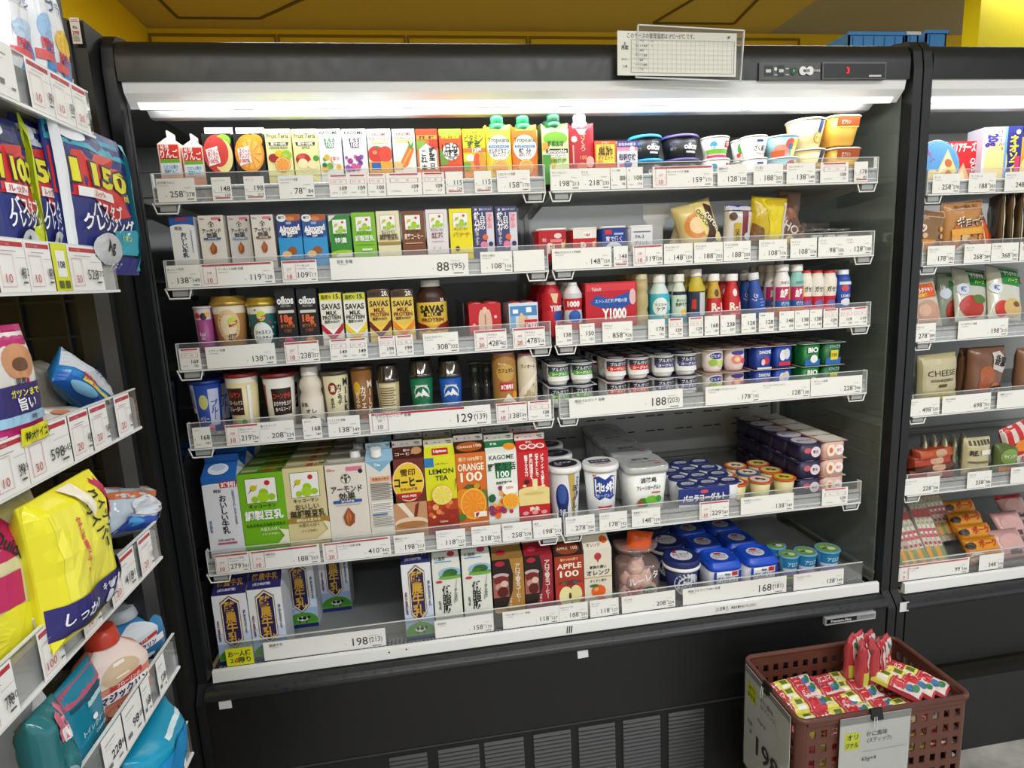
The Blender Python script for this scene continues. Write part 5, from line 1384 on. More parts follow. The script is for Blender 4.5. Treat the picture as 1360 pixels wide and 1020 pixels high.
bigcup(731, 779, 622, [RR(0, 0, 1, 1, '#e9ebf0'), EE(.36, .5, .18, '#1f2f78', .3), EE(.36, .58, .12, '#3a5aa8', .2), RR(.24, .06, .50, .4, '#22306c'), T('生乳', .37, .22, .14, '#e8ecf4', w=.2), PP('#c8a858', (.52, 1), (.7, 1), (.74, .0), (.66, 0)), T('カスピ海', .80, .7, .1, '#222a48', vert=1, h=.44), T('ヨーグルト', .70, .45, .12, '#222a48', vert=1, h=.6)],
       [EE(.5, .5, .4, '#2a2a36', .34), T('カスピ海', .5, .55, .16, '#e4e4ea', w=.5), EE(.35, .4, .1, '#8a8a94')], 'large yogurt cup with a dark disc on its lid', 2, 'large yogurt cup with dark disc lid behind the front one')
bigcup(781.5, 829, 620, [PP('#24409c', (.2, .88), (.34, .92), (.5, .84), (.66, .92), (.82, .88), (.84, .46), (.66, .40), (.5, .46), (.34, .40), (.2, .48)), T('ビヒダス', .51, .68, .2, '#fff', w=.56, b=2), T('ヨーグルト', .5, .50, .08, '#c8d4f4', w=.44), RR(.3, .2, .72, .27, '#c83040'), T('森永', .24, .93, .06, '#c02030', w=.1), RR(0, 0, 1, .05, '#24409c')],
       [RR(.2, .42, .8, .72, '#3c4458'), T('生きて届く', .5, .58, .12, '#e0e4ec', w=.5), RR(.3, .3, .7, .36, '#c86070')], 'large plain yogurt cup with a blue wavy badge', 0, None)
aw = dict(sq=6, span=100)
o = cup(834, 892, 620, 5, '#eceeec', [T('淡路島', .48, .84, .13, '#26262a', w=.56), T('フレーンヨーグルト', .5, .66, .12, '#26262a', w=.84), RR(.6, .52, .9, .55, '#c03040'), EE(.3, .30, .2, '#3a8a2a', .12), EE(.6, .36, .22, '#7ac23a', .10), EE(.2, .28, .1, '#c83a30', .08), EE(.84, .38, .1, '#4a9a34', .08), RR(.1, .1, .9, .2, '#e4e8e2')],
        'square white yogurt tub with a green meadow and clear lid', lid=clear('frost_lid', '#f4f6f6', .12, .08, '#e4e6e6', .6), lidh=.016, taper=.84, lidart=[T('淡路島', .5, .6, .14, '#2a2a2e', w=.4), T('フレーンヨーグルト', .5, .4, .1, '#3a3a3e', w=.6), RR(.7, .2, .84, .26, '#c83a40')], group='large yogurt tubs on the fifth shelf', sq=6, n=3, ql='square white yogurt tub with clear lid in the file behind the front one', dn=.103, rim=.004)
ld = M('#2a3472', .3)
van = [T('バニラ', .5, .2, .1, '#fff')]
for j in range(4):
    for i in range(3):
        yy = -.02 + j * .052
        a = atY(905 + i * 19 + 0, 655, -.02)
        c_ = MB()
        r = .0235
        x = atY(914 + i * 27, 650, -.02).x
        c_.loft([(r * .72, 0), (r * .9, .004), (r, .058)], '#dfe1e4', cy=0, n=24)
        o = c_.build('yogurt_cup')
        l = MB()
        l.loft([(r + .001, .056), (r + .002, .058), (r + .001, .0605)], ld, n=28)
        l.art(topf(2 * r, 2 * r, .0606, -r), [EE(.5, .5, .36, '#c9ccd8', .24), T('バニラ', .5, .5, .16, '#2a3472', w=.5), RR(.3, .3, .7, .36, '#4a5490')])
        l.build('lid', o)
        done(o, 'small vanilla yogurt cup with navy foil in the %s rank' % ('front', 'second', 'third', 'fourth')[j], 'yogurt', 'vanilla yogurt cups rank %s' % 'abcd'[j], x, yy + .004, zs(5))
a, c = atY(902, 655, -.045), atY(969, 650, -.045)
sl = MB()
W = c.x - a.x
sl.prism([(-.0008, 0), (-.0008, .056), (0, .058), (.002, .058), (.002, 0)], -W / 2, W / 2, '#1d2f7c')
sl.art(front(W, .056, -.0008), [RR(0, 0, 1, .36, '#e4e6ea'), PP('#1d2f7c', (0, .9), (.5, 1), (1, .9), (1, .36), (.5, .28), (0, .36)), EE(.5, .86, .08, '#d84a5a', .08), T('バニラヨーグルト', .5, .6, .34, '#f4f4f8', W=.86, b=2)])
done(sl.build('carton_sleeve'), 'navy sleeve with white vanilla lettering round the small cups', 'sleeve', None, (a.x + c.x) / 2, -.043, zs(5))
OR = '#e0602a'
pk = 0
FR = {0: '#e8443a', 1: '#f0eee8', 2: '#e8cc2a'}
for j in range(3):
    for i in range(3):
        yt = 615
        xs_ = [(967, 1002), (1001, 1034), (1032, 1067)][i]
        xc, w, h, z = fit(xs_[0], xs_[1], yt, 5, -.035, ym=640)
        h = .050
        w = .0535
        rim = OR if (i + j) % 3 != 2 or j == 0 else '#3a5aa8'
        b = MB()
        b.loft([(w * .32, 0), (w * .36, .003), (w * .46, h - .003)], '#ddd39c', cy=0, n=10 if 0 else 30)
        o = b.build('pudding_cup')
        l = MB()
        l.loft([(w * .5, h - .004), (w * .53, h - .002), (w * .52, h)], rim, n=30)
        l.art(topf(w, w, h + .0002, -w / 2), [EE(.5, .5, .42, FR[i] if j == 0 else ['#efe6d4', '#e8cf8c', '#f0e0c0'][i]), EE(.5, .5, .34, '#f2ead4' if i != 2 else '#e8dc50'), PP('#6a4a2c', (.3, .4), (.6, .5), (.52, .62), (.3, .58)), EE(.6, .4, .1, '#3a3a30'), EE(.4, .6, .08, '#a8582c')])
        l.build('lid', o)
        done(o, ('three-cup milk pudding row, cup with a red printed lid', 'three-cup milk pudding row, cup with a white printed lid', 'three-cup milk pudding row, cup with a yellow printed lid')[i] if j == 0 else 'orange rimmed milk pudding cup in the %s rank' % ('second', 'third', 'fourth')[j - 1], 'pudding', 'milk pudding cups rank %s' % 'abcd'[j], xc, -.035 + w / 2 + j * .058, z, rx=0)
# stacked dark dessert packs
a0, a1 = atY(1062, 620, -.03), atY(1126, 615, -.03)
for st_ in range(3):
    for dp in range(5):
        if st_ == 0:
            pass
        w = (a1.x - a0.x)
        hh = .0445
        yy = -.02 + dp * .062
        if st_ == 2 and dp < 0:
            continue
        if st_ == 0 and dp == 0:
            root = empty('dessert_multipack')
            for i in range(2):
                b = MB()
                b.loft([(w * .20, 0), (w * .23, .003), (w * .235, hh - .002)], '#2a2448' if i == 0 else '#e2b4a8', sq=6, n=32, cy=.025, cx=0)
                b.art(Flat((-w * .19, .025 - w * .235 - .0004, 0), (1, 0, 0), (0, 0, 1), (0, -1, 0), w * .38, hh), [EE(.3, .6, .2, '#c86070', .16), EE(.72, .5, .26, '#e8dce4', .3), T('寒天', .72, .5, .2, '#4a2a5a', w=.3)] if i == 0 else [EE(.3, .5, .24, '#f4ecd8', .34), EE(.3, .5, .1, '#e86a3a', .16), EE(.74, .5, .24, '#f8f2f0', .3), T('杏仁', .74, .5, .2, '#d84a60', w=.3)], base=2)
                b.build('cup', root, ((i - .5) * w * .48, 0, 0))
            f = MB()
            f.box(-w * .52, -.004, hh - .003, w * .52, .054, hh - .001, '#3a3058')
            f.art(topf(w * 1.04, .058, hh - .001, -.004), [RR(.5, 0, 1, 1, '#e8d8b8'), RR(.48, 0, .52, 1, '#d85a3a'), EE(.26, .5, .22, '#d0ccd8'), EE(.75, .5, .22, '#f4f0e8'), T('おいしい', .26, .5, .2, '#222', w=.3)])
            f.build('film_lid', root)
            proto = done(root, 'twin dessert pack, dark and pink cups, foot of the front stack', 'dessert', 'stacked twin dessert packs', (a0.x + a1.x) / 2, yy, zs(5))
        else:
            c = copy_tree(proto)
            c.location = (proto.location.x, yy, zs(5) + st_ * hh)
            c['label'] = 'twin dessert pack, dark and pink cups, ' + (('', 'middle of the front stack', 'top of the front stack')[st_] if dp == 0 else 'in the stacks behind')
            if dp:
                c['group'] = 'twin dessert packs stacked behind'

# ============================================================ row 6, deck
RK = [RR(0, 0, 1, .42, '#a9c0e4'), RR(0, .3, 1, .46, '#d0dcf0'), EE(.5, .10, .5, '#4f9a2e', .13), RR(.02, 0, .98, .08, '#5aa836'), RR(0, 0, 1, .055, '#1d2468'),
      PP('#8a6a2c', (.5, .99), (.78, .9), (.78, .34), (.5, .22), (.22, .34), (.22, .9)), PP('#e9e4d4', (.5, .97), (.76, .885), (.76, .35), (.5, .24), (.24, .35), (.24, .885)), PP('#2a2154', (.5, .95), (.73, .87), (.73, .36), (.5, .26), (.27, .36), (.27, .87)),
      T('酪農牛乳', .5, .61, .145, '#d8a83c', vert=1, h=.60), T('成分無調整', .1, .5, .03, '#7a2a4a', vert=1, h=.3), T('種類別牛乳', .9, .6, .03, '#4a5a8a', vert=1, h=.34),
      EE(.5, .14, .18, '#f4f4f4', .035), EE(.42, .15, .06, '#1a1a1a', .022), EE(.56, .15, .07, '#1a1a1a', .026), EE(.70, .16, .05, '#1a1a1a', .02), RR(.38, .075, .41, .12, '#222'), RR(.6, .075, .63, .12, '#222')]
RK_ += RK
RK = RK_
RS = [T('酪農牛乳', .5, .66, .4, '#d8a83c', W=.76, b=1), T('(成分無調整)', .42, .26, .16, '#cfd4ea', w=.6)]
GK = dict(side='#d4d8e0', slope='#262460', sart=RS, finc='#2a2860', finart=False, g=.026)
r6g = 'blue and white dairy milk cartons'
gable(287, 333, 789, 6, '#eceef2', RK, 'dairy milk carton with purple gold-lettered badge, nearest the yellow notice', group=r6g, n=1, ql='dairy milk carton behind the one nearest the yellow notice', **GK)
gable(333.5, 379, 781, 6, '#eceef2', RK, 'dairy milk carton with purple badge, second from the yellow notice', group=r6g, **GK)
for px0, px1, py, lb in ((382, 426, 833, 'dairy milk carton with purple badge, set back third from the yellow notice'), (429, 468, 811, 'dairy milk carton with purple badge, set furthest back beside the bare deck')):
    a, c = atZ(px0, py, zs(6)), atZ(px1, py, zs(6))
    o = gable(px0, px1, 750, 6, '#eceef2', RK, lb, group=r6g, w=.070, z=zs(6), **GK) if False else None
    src = [q for q in bpy.data.objects if q.name == 'gable_carton.%03d' % (len([x for x in bpy.data.objects if x.name.startswith('gable_carton')]) - 1)][0]
    o = copy_tree(src)
    o.location = ((a.x + c.x) / 2, (a.y + c.y) / 2, zs(6))
    o['label'] = lb
    o['group'] = r6g
o = gable(536, 575, 748, 6, '#eceef2', RK, 'dairy milk carton with purple badge, alone beside the low fat cartons', group=r6g, **GK)
for x0, x1, lb in ((577, 614, 'pale low fat milk carton with a meadow picture, beside the dairy milk'), (616, 654, 'pale low fat milk carton with a meadow picture, beside the iced coffee')):
    gable(x0, x1, 749 if x0 < 600 else 743, 6, '#e6e8e0', [EE(.62, .84, .42, '#9cc0dc', .10), RR(.25, .76, 1, .80, '#5a9a3c'), EE(.64, .84, .26, '#2f6428', .07), EE(.5, .82, .16, '#3f7a30', .04), EE(.62, .76, .42, '#7ab04a', .03), EE(.22, .70, .12, '#c83848', .025), T('低脂肪', .46, .38, .13, '#1f2a24', vert=1, h=.5), T('乳飲料', .2, .28, .04, '#444', vert=1, h=.16), PP('#9aa89a', (.7, .3), (.74, .3), (.86, .72), (.84, .72)), T('すっきり', .8, .44, .05, '#5a6a5a', vert=1, h=.24)],
          lb, side='#c9ccc4', slope='#dcdfd6', finc='#c8cac4', sart=[T('低脂肪', .3, .35, .24, '#333', w=.4), EE(.7, .6, .14, '#b83a48', .16), RR(.1, .12, .7, .18, '#4a8ac8')], group='low fat milk cartons', g=.024)
ARO = lambda c1, c2: [RR(0, 0, 1, 1, '#1f100c'), PP(c1, (.55, 1), (1, 1), (1, 0), (.35, 0), (.62, .4), (.66, .7)), EE(.26, .70, .26, '#c8b0b4', .05), RR(.0, .30, .50, .66, '#a86058'), EE(.26, .62, .25, '#7a2018', .08), EE(.22, .5, .16, '#c8988c', .07), EE(.36, .55, .12, '#e0c0b4', .06), EE(.3, .4, .18, '#5a1410', .1), T('アロマ香るコーヒー', .80, .54, .09, '#f4ead8', vert=1, h=.72), EE(.24, .93, .16, '#b02038', .05), EE(.2, .06, .2, c2, .05), T('ブラック', .54, .18, .05, '#f0e0d0', vert=1, h=.2)]
gable(656, 697, 742, 6, '#241310', ARO('#b08038', '#c8a060'), 'black and gold iced coffee carton', side='#1a0e0a', slope='#8c6a30', finc='#dcd8d0', sart=[EE(.3, .5, .16, '#a82038', .2)], group='iced coffee cartons', finart=2)
gable(698, 735, 737, 6, '#241310', ARO('#9a1a30', '#a82030'), 'black and red iced coffee carton', side='#1a0e0a', slope='#8c1828', finc='#dcd8d0', sart=[EE(.3, .5, .16, '#c83048', .2)], group='iced coffee cartons', finart=2)
gable(738, 776, 738, 6, '#a8341c', [T('果汁100%搾り', .5, .93, .05, '#f4c890', w=.8), T('APPLE', .5, .80, .13, '#f8eedc', W=.86), T('100', .5, .645, .15, '#f8eedc', W=.66), EE(.5, .46, .4, '#6a2a2a', .05), EE(.3, .47, .1, '#3a6a3a', .03), EE(.7, .47, .1, '#3a5a7a', .03), EE(.24, .26, .3, '#b82c20', .2), EE(.82, .28, .26, '#c03424', .18), EE(.36, .20, .24, '#ece4a8', .20), EE(.70, .22, .22, '#e4dc9c', .19), EE(.5, .2, .05, '#5a3a1a', .07)], 'red apple juice carton with a cut apple', side='#7a2010', slope='#2c1410', finc='#d8d4cc', sart=[EE(.5, .5, .42, '#8c3a20', .4), T('APPLE', .32, .5, .24, '#f4e8c8', w=.4), T('100', .74, .5, .3, '#f4e8c8', w=.3)], group='juice cartons on the deck', g=.022, finart=2)
gable(776.5, 813, 729, 6, '#e3dccb', [EE(.5, .86, .13, '#b8303c', .07), PP('#b8303c', (.42, .84), (.5, .74), (.58, .84)), T('家族の潤い', .5, .66, .055, '#222', w=.7), T('オレンジ', .5, .555, .1, '#1a1a1a', W=.84), RR(0, .46, 1, .475, '#c8a050'), T('すくすく果汁', .5, .4, .05, '#6a5a3a', w=.6), EE(.5, .2, .26, '#e0601c', .12), EE(.42, .24, .08, '#f09a5a', .04), EE(.34, .31, .16, '#3f6a2c', .03), EE(.62, .03, .14, '#e0601c', .06)], 'cream orange drink carton with one small orange', side='#c4bda9', slope='#e3dccb', finc='#dcd8d0', sart=[T('オレンジ', .38, .3, .26, '#222', w=.5), EE(.78, .6, .14, '#e0601c', .26)], group='juice cartons on the deck', g=.022, finart=2)
# tied bag of bulbs
bl = []
rr = random.Random(4)
root = empty('produce_bag')
a = atY(852, 760, -.02)
SK = M('#e6c9c0', .35, noise_amt=.15, scale=90)
for k in range(13):
    lay = 0 if k < 6 else 1 if k < 11 else 2
    ang = k * 2.4
    rad = .030 if lay == 0 else .024 if lay == 1 else .006
    b = MB()
    b.loft([(.002, -.018), (.012, -.016), (.020, -.006), (.020, .004), (.012, .014), (.004, .020), (.0012, .026)], SK, n=14)
    q = b.build('bulb', root, (math.cos(ang) * rad, math.sin(ang) * rad * .8, .022 + lay * .032))
    q.rotation_euler = (rr.uniform(-.6, .6), rr.uniform(-.6, .6), 0)
bg = pouch(.108, .150, .095, [T('HAK', .30, .32, .12, '#c02a34', w=.4, b=2, rot=20), T('クロレ', .28, .16, .12, '#c02a34', w=.4, rot=12), EE(.62, .30, .15, '#1f6a34', .075), T('お徳用', .62, .30, .09, '#e8f4e8', w=.24), T('ルーレタ', .5, .52, .14, '#f4ece8', w=.7, rot=14), RR(.02, .0, .14, .08, '#e8622a'), EE(.8, .12, .13, '#e8d4d4', .06)], clear('pink_film', '#fdf6f4', .06, .12, '#ecd0c8', .14), 'bag_film', 12, wr=.007, cinch=(.80, .28), nx=26, ny=26)
bg.parent = root
tp = pouch(.066, .052, .034, [], M('#d8571f', .25), 'tie_top', 13, wr=.008, nx=12, ny=10)
tp.parent = root
tp.location = (.0, 0, .125)
tp.rotation_euler = (0, R(12), 0)
done(root, 'clear bag of pinkish garlic bulbs tied with orange film', 'produce bag', None, a.x, .012, zs(6))
o = pouch(.06, .13, .06, [RR(.2, .72, .8, .95, '#d8571f')], clear('pink_film2', '#f4e6e0', .05, .15, '#b89a90', .5), 'produce_bag', 14, wr=.008, cinch=(.7, .35))
done(o, 'second clear bag with orange tie, half hidden by the front garlic bag', 'produce bag', None, atY(832, 740, .06).x, .075, zs(6))
# round navy tubs, square blue tubs
NV = '#1d2b66'
BV = '#1d4fc8'
for j in range(5):
    w = .078
    x = atY(912, 750, -.03).x - .004
    if j == 0:
        c = cup(892, 938, 748, 6, '#243066', [EE(.5, .5, .36, '#dfe2ea', .36), T('明治', .5, .66, .13, '#222', w=.16), T('ブルガリア', .5, .42, .18, '#1c2a5a', w=.5)], 'round navy yogurt tub with a white rimmed lid, front of its file', lid=NV, lidh=.018, taper=.86, group='round navy yogurt tubs', z=zs(6), rim=.004, Y=-.038,
                lidart=[EE(.5, .5, .30, '#e4e6ec'), PP('#c83040', (.3, .66), (.44, .66), (.44, .78), (.36, .78)), T('ブルガリア', .5, .55, .13, '#1c2a5a', w=.5), T('ヨーグルト', .5, .40, .1, '#c83040', w=.3)])
        rm = MB(); ww = c.dimensions.x / 2
        hz = c.dimensions.z
        c0 = c
        rm.loft([(ww + .0045, hz - .006), (ww + .006, hz - .003), (ww + .005, hz + .003), (ww + .001, hz + .004)], '#eef0f2', cy=ww + .004, n=40)
        rm.build('rim', c)
        queue(c, 3, .094, 'round navy yogurt tub in the file behind the front one', 'round navy yogurt tubs behind')
x1c = None
for i, (x0, x1, lb) in enumerate(((942, 990, 'square bright blue yogurt tub, front of the file beside the navy tubs'), (991, 1038, 'square bright blue yogurt tub, front of the outer file'))):
    xc, w, h, z = fit(x0, x1, 748 - 8 * i, 6, -.036)
    w = .088
    h = .090
    b = MB()
    r = w / 2
    b.loft([(r * .80, 0), (r * .84, .003), (r * .95, h - .02)], '#e9ebf2', sq=5, n=48, cy=r)
    b.art(Flat((-r * .8, r - r * .86, 0), (1, 0, 0), (0, -.12 * r / h, 1), (0, -1, 0), r * 1.6, h - .022), [RR(-.08, 0, 1.08, .9, '#e6e9f2'), RR(-.08, .0, .1, 1, '#1d3fa8'), RR(.9, 0, 1.08, 1, '#1d3fa8'), T('明治', .5, .88, .1, '#222', w=.2), T('ブルガリア', .5, .70, .2, '#1c2a5a', w=.8), RR(.66, .82, .86, .98, '#c83040'), T('ヨーグルト', .5, .5, .14, '#1c2a5a', w=.6)], base=8)
    o = b.build('yogurt_tub')
    l = MB()
    l.loft([(r * .98, h - .022), (r, h - .018), (r, h - .012), (r * .94, h - .010), (r * .90, h - .003), (r * .84, h), (r * .70, h), (r * .67, h - .003)], M(BV, .3), sq=5, n=48, cy=r)
    l.art(topf(w, w, h - .0028), [EE(.5, .5, .25, '#e4e8f2'), EE(.5, .64, .12, '#c83040', .06), T('ブルガリア', .5, .52, .11, '#1c2a5a', w=.4), T('ヨーグルト', .5, .40, .08, '#c83040', w=.3)])
    l.build('lid', o)
    done(o, lb, 'yogurt', 'square blue yogurt tubs', xc + (.0 if i else -.0), -.036, z)
    queue(o, 3, .090, 'square bright blue yogurt tub in the files behind', 'square blue yogurt tubs behind', jit=.001)
for i, (x0, x1, yy, lb) in enumerate(((1042, 1066, .0, 'blue and green aloe cup, first in the row by the glass pane'), (1064, 1091, .0, 'blue and green aloe cup with lilac print, middle of the row'), (1093, 1122, .0, 'blue and green aloe cup, last in the row by the glass pane'))):
    al = lambda: [RR(0, 0, 1, .5, '#dfe6f0'), RR(0, .5, 1, 1, '#2a8ac0'), T('アロエ', .5, .7, .24, '#e8f4fc', w=.5), RR(0, .1, 1, .36, '#7a84b8' if i != 1 else '#a89ad0'), RR(.1, 0, .9, .1, '#c8dc4a')]
    c = cup(x0, x1, 724, 6, '#5a9ac8', al(), lb, lid='#6aa8cc', lidh=.005, taper=.78, Y=yy, z=zs(6), h=.062, lidart=[EE(.5, .5, .42, '#7aa84a'), PP('#3a6a2a', (.2, .4), (.8, .5), (.5, .7)), EE(.6, .4, .16, '#dfe8c8'), T('アロエ', .4, .6, .16, '#f0f8e0', w=.4)], group='aloe yogurt cups on the deck')
    if i == 0:
        queue(c, 1, .054, 'aloe cup behind the first of the row', 'aloe yogurt cups behind')

# reflections' source: items against the glass end (already built above)
# ============================================================ second case: cheese and meat
def z2(row):
    return ZR2[row - 1] + .018


def at2(o, px, py, Y, row, label, cat, group=None, rz=0, rx=0, ry=0, dz=0):
    a = atY(px, py, Y)
    return done(o, label, cat, group, a.x, Y, z2(row) + dz + (lift(o, rx, ry) if o.type == 'MESH' and len(o.data.vertices) > 600 else 0), rz, rx, ry)


# round cheese box standing on edge
b = MB()
b.loft([(.052, 0), (.052, .016), (.051, .017)], '#dfe6ee', n=44)
b.art(topf(.104, .104, .017, -.052), [EE(.5, .5, .49, '#2a6ab8'), EE(.5, .5, .47, '#8cc0ea'), EE(.5, .5, .455, '#5a9ad8'), T('QBBチーズ', .25, .68, .13, '#c83a4a', w=.36, rot=-60), PP('#f0d878', (.3, .12), (.72, .78), (.9, .3), (.6, .08)), PP('#fbf2d0', (.4, .2), (.72, .72), (.78, .5)), EE(.7, .48, .09, '#c86a3a'), EE(.68, .24, .08, '#c86a3a'), EE(.3, .2, .14, '#f4e6a0')])
o = b.build('cheese_box')
at2(o, 1240, 215, -.02, 1, 'round blue processed cheese box standing on edge', 'cheese box', None, rx=R(80), dz=.052)
b = MB()
b.box(-.038, 0, 0, .038, .03, .108, '#c81c24', '#e0d8d4', '#b81820')
b.art(front(.076, .108), [T('クリアチーズ', .5, .88, .2, '#fbe8e8', W=.94, b=2), PP('#e8b070', (.1, .05), (.55, .55), (.9, .05)), PP('#f4d8a8', (.2, .05), (.52, .42), (.7, .05)), EE(.28, .3, .1, '#c85a2a'), T('QUE', .88, .5, .16, '#fbe8e8', w=.4, rot=-80), T('ピザ', .14, .5, .16, '#fff', w=.25)])
o = b.build('cheese_carton')
bevel(o, .001, 1)
at2(o, 1278, 215, .005, 1, 'red cheese carton tilted behind the round blue box', 'cheese carton', 'cheese cartons on the top shelf', ry=R(-1))
for k, dx in ((1, .012), (2, .022)):
    c = copy_tree(o); c.location = (o.location.x + dx, o.location.y + .033 * k, o.location.z + .002); c['label'] = 'red cheese carton in the pile behind the front red one'; c['group'] = 'red cheese cartons behind'
b = MB()
b.box(-.046, 0, 0, .046, .05, .134, '#e4e2ea', '#d8d4e4', '#c8c4d4')
b.art(front(.092, .134), [RR(.62, 0, 1, 1, '#262a7c'), EE(.36, .4, .3, '#ead48c', .36), RR(.56, .0, .62, 1, '#6aa0d8'), T('20g', .22, .78, .24, '#3a2a8c', w=.3, rot=-85, b=2), T('クリーミー', .46, .78, .12, '#5a4a8a', w=.5, rot=-80), T('ネオソフト', .8, .5, .17, '#f0e040', vert=1, h=.7, b=2), RR(.84, .1, .96, .5, '#d8386a'), EE(.88, .9, .06, '#c8d0f0')])
o = b.build('cheese_carton')
bevel(o, .001, 1)
at2(o, 1330, 205, -.02, 1, 'tall white and violet carton beside the red cheese cartons', 'cheese carton', 'cheese cartons on the top shelf', rz=R(-8))
b = MB()
b.box(-.03, 0, 0, .03, .05, .11, '#e0902a', '#c87a20', '#c87a20')
b.art(front(.06, .11), [RR(0, .6, 1, 1, '#d8a030'), EE(.3, .3, .3, '#f0d080', .3)])
o = b.build('cheese_carton')
at2(o, 1370, 205, -.02, 1, 'orange carton cut by the picture edge', 'cheese carton', 'cheese cartons on the top shelf')


HK = {1: 1, 2: 1.25, 3: 1.4, 4: 1.42, 5: 1.4, 6: 1.1}


def foodbag(W, H, Tk, base, art, seed, px, py, Y, row, lb, grp, ry=0, rx=0, rz=0, dz=0, wr=.004, nm='food_bag', cat='food bag', rough=.25):
    Y = max(Y, -.046 + Tk / 2 + wr)
    o = pouch(W * 1.2, H * HK[row], Tk, art, base, nm, seed, wr=wr, rough=rough)
    return at2(o, px, py, Y, row, lb, cat, grp, rz, rx, ry, dz)


g2 = 'snack bags on the second shelf of the cheese case'
ham = blobs(21, .1, .1, .9, .6, ['#c86a34', '#e0a860', '#8c3a20', '#d8b890'], 14, .09)
foodbag(.06, .085, .03, '#8a6a48', [RR(0, .84, 1, 1, '#c8a89a'), EE(.14, .6, .12, '#e8e4d8'), T('V', .14, .6, .12, '#c02020'), RR(0, .1, .6, .36, '#e0902a')] + ham[:6], 31, 1228, 318, -.03, 2, 'small brown and white snack bag against the post', g2, ry=R(6))
foodbag(.09, .100, .035, '#c08a54', [RR(0, .84, 1, 1, '#c9a8a0'), T('カレーぱん ミニ', .5, .9, .07, '#4a2a20', w=.84)] + ham + [RR(.1, .38, .95, .50, '#e8a83a'), T('ギョーザ', .55, .62, .20, '#f4ecdc', w=.7, b=2), T('ギョーザ', .56, .61, .18, '#2a1a12', w=.66), RR(.6, .04, .95, .16, '#b8283a'), EE(.4, .12, .2, '#e8dcc8', .1)], 32, 1276, 318, -.036, 2, 'tan printed bag with big black brush lettering', g2, ry=R(-3))
foodbag(.035, .09, .02, '#a84a24', [EE(.5, .5, .3, '#d8602a', .3), PP('#f0d8c0', (.3, .2), (.4, .2), (.7, .8), (.6, .8))], 33, 1312, 312, -.02, 2, 'thin glossy rust coloured bag leaning beside the tan one', g2, ry=R(-28))
for k, px in enumerate((1322, 1334, 1346, 1358)):
    foodbag(.07, .11, .012, '#5a4a34', [RR(.0, .75, 1, 1, '#a83a20'), RR(0, .66, 1, .75, '#d8982a'), EE(.4, .3, .3, '#7a6a4c', .2), RR(0, 0, .05, 1, '#c8c0ac')], 40 + k, px, 305, -.02 + .004 * k, 2, ('brown topped flat pack leaning, first of the leaning file', 'brown topped flat pack, second of the leaning file', 'brown topped flat pack, third of the leaning file', 'brown topped flat pack cut by the picture edge')[k], 'leaning flat packs', rz=R(62), ry=R(4))
g3 = 'salad chicken packs'


def tray(W, H, base, art, seed, px, py, Y, row, lb, ry, rx=R(-18), Tk=.03, grp=g3, wr=.002, **k):
    Y = max(Y, -.046 + Tk / 2 + .008)
    o = pouch(W * 1.15, H * 1.42, Tk, art, base, 'chicken_pack', seed, wr=wr, crimp=.04, rough=.15, puff=.7)
    return at2(o, px, py, Y, row, lb, 'meat pack', grp, 0, rx, ry, **k)


CHK = lambda c, tx='サラダチキン', m='#c89a84': [EE(.5, .32, .40, m, .26), EE(.4, .38, .2, '#d8b09a', .12), RR(.1, .62, .86, .9, c), T(tx, .48, .78, .1, '#fff', w=.6), T('国産鶏', .4, .68, .07, '#f0e040', w=.3)]
tray(.075, .085, '#cfc8bc', CHK('#d8622a'), 51, 1232, 420, -.03, 3, 'chicken pack with an orange label against the post', R(-6), rx=R(-12))
tray(.07, .095, '#8c9a88', [EE(.5, .3, .3, '#a83a2a', .2), RR(.3, .66, .9, .95, '#1f7a34'), EE(.2, .6, .16, '#c8d0e0', .1), T('サラダ', .6, .8, .1, '#fff', w=.4)], 52, 1262, 412, .02, 3, 'dark green labelled chicken pack standing behind the orange one', R(4), rx=R(-8))
tray(.085, .10, '#c4c8bc', [EE(.4, .28, .34, '#b8382c', .2), EE(.6, .42, .2, '#5a7a3a', .08), RR(.36, .66, .94, .95, '#1a7a38'), T('サラダチキン', .64, .84, .1, '#fff', w=.5), T('ハーブ', .64, .73, .08, '#d8e84a', w=.3), EE(.16, .58, .14, '#d0d8e8', .1), T('鉄', .16, .58, .1, '#3a5a9a')], 53, 1292, 418, -.01, 3, 'chicken pack with a broad green label and red meat', R(8))
tray(.085, .10, '#d4d4c8', [EE(.3, .2, .2, '#c83a2c', .14), EE(.62, .24, .3, '#d8b878', .16), EE(.7, .3, .1, '#7a5a2c', .05), RR(.3, .64, .9, .94, '#1c8a3c'), T('サラダチキン', .6, .84, .1, '#fff', w=.5), T('ハーブ', .6, .72, .08, '#d8e84a', w=.3), EE(.14, .56, .14, '#dfe6f0', .1), T('鉄', .14, .56, .1, '#3a5a9a'), EE(.96, .78, .1, '#d83a2c', .08)], 54, 1336, 412, -.03, 3, 'chicken pack with a bright green label and seasoned meat', R(10))
tray(.07, .06, '#8c3a2c', [EE(.4, .5, .3, '#b85a44', .3)], 55, 1222, 420, -.01, 3, 'dark red meat pack wedged behind the orange labelled one', R(-20), Tk=.02)
g4 = 'bags on the fourth shelf of the cheese case'
foodbag(.088, .088, .04, '#b8b088', [RR(.05, .3, .95, .92, '#c0b898'), T('CHEESE', .5, .64, .16, '#2a2218', W=.72, b=0), T('GOUDA MOZZARELLA', .5, .50, .07, '#4a4030', w=.6), RR(.4, .36, .62, .42, '#5a5020')] + [EE(.3, .12, .3, '#d4c868', .12), EE(.7, .14, .28, '#dcd070', .12)], 61, 1242, 517, -.036, 4, 'shredded cheese bag with thin serif lettering', g4, ry=R(-2), wr=.004)
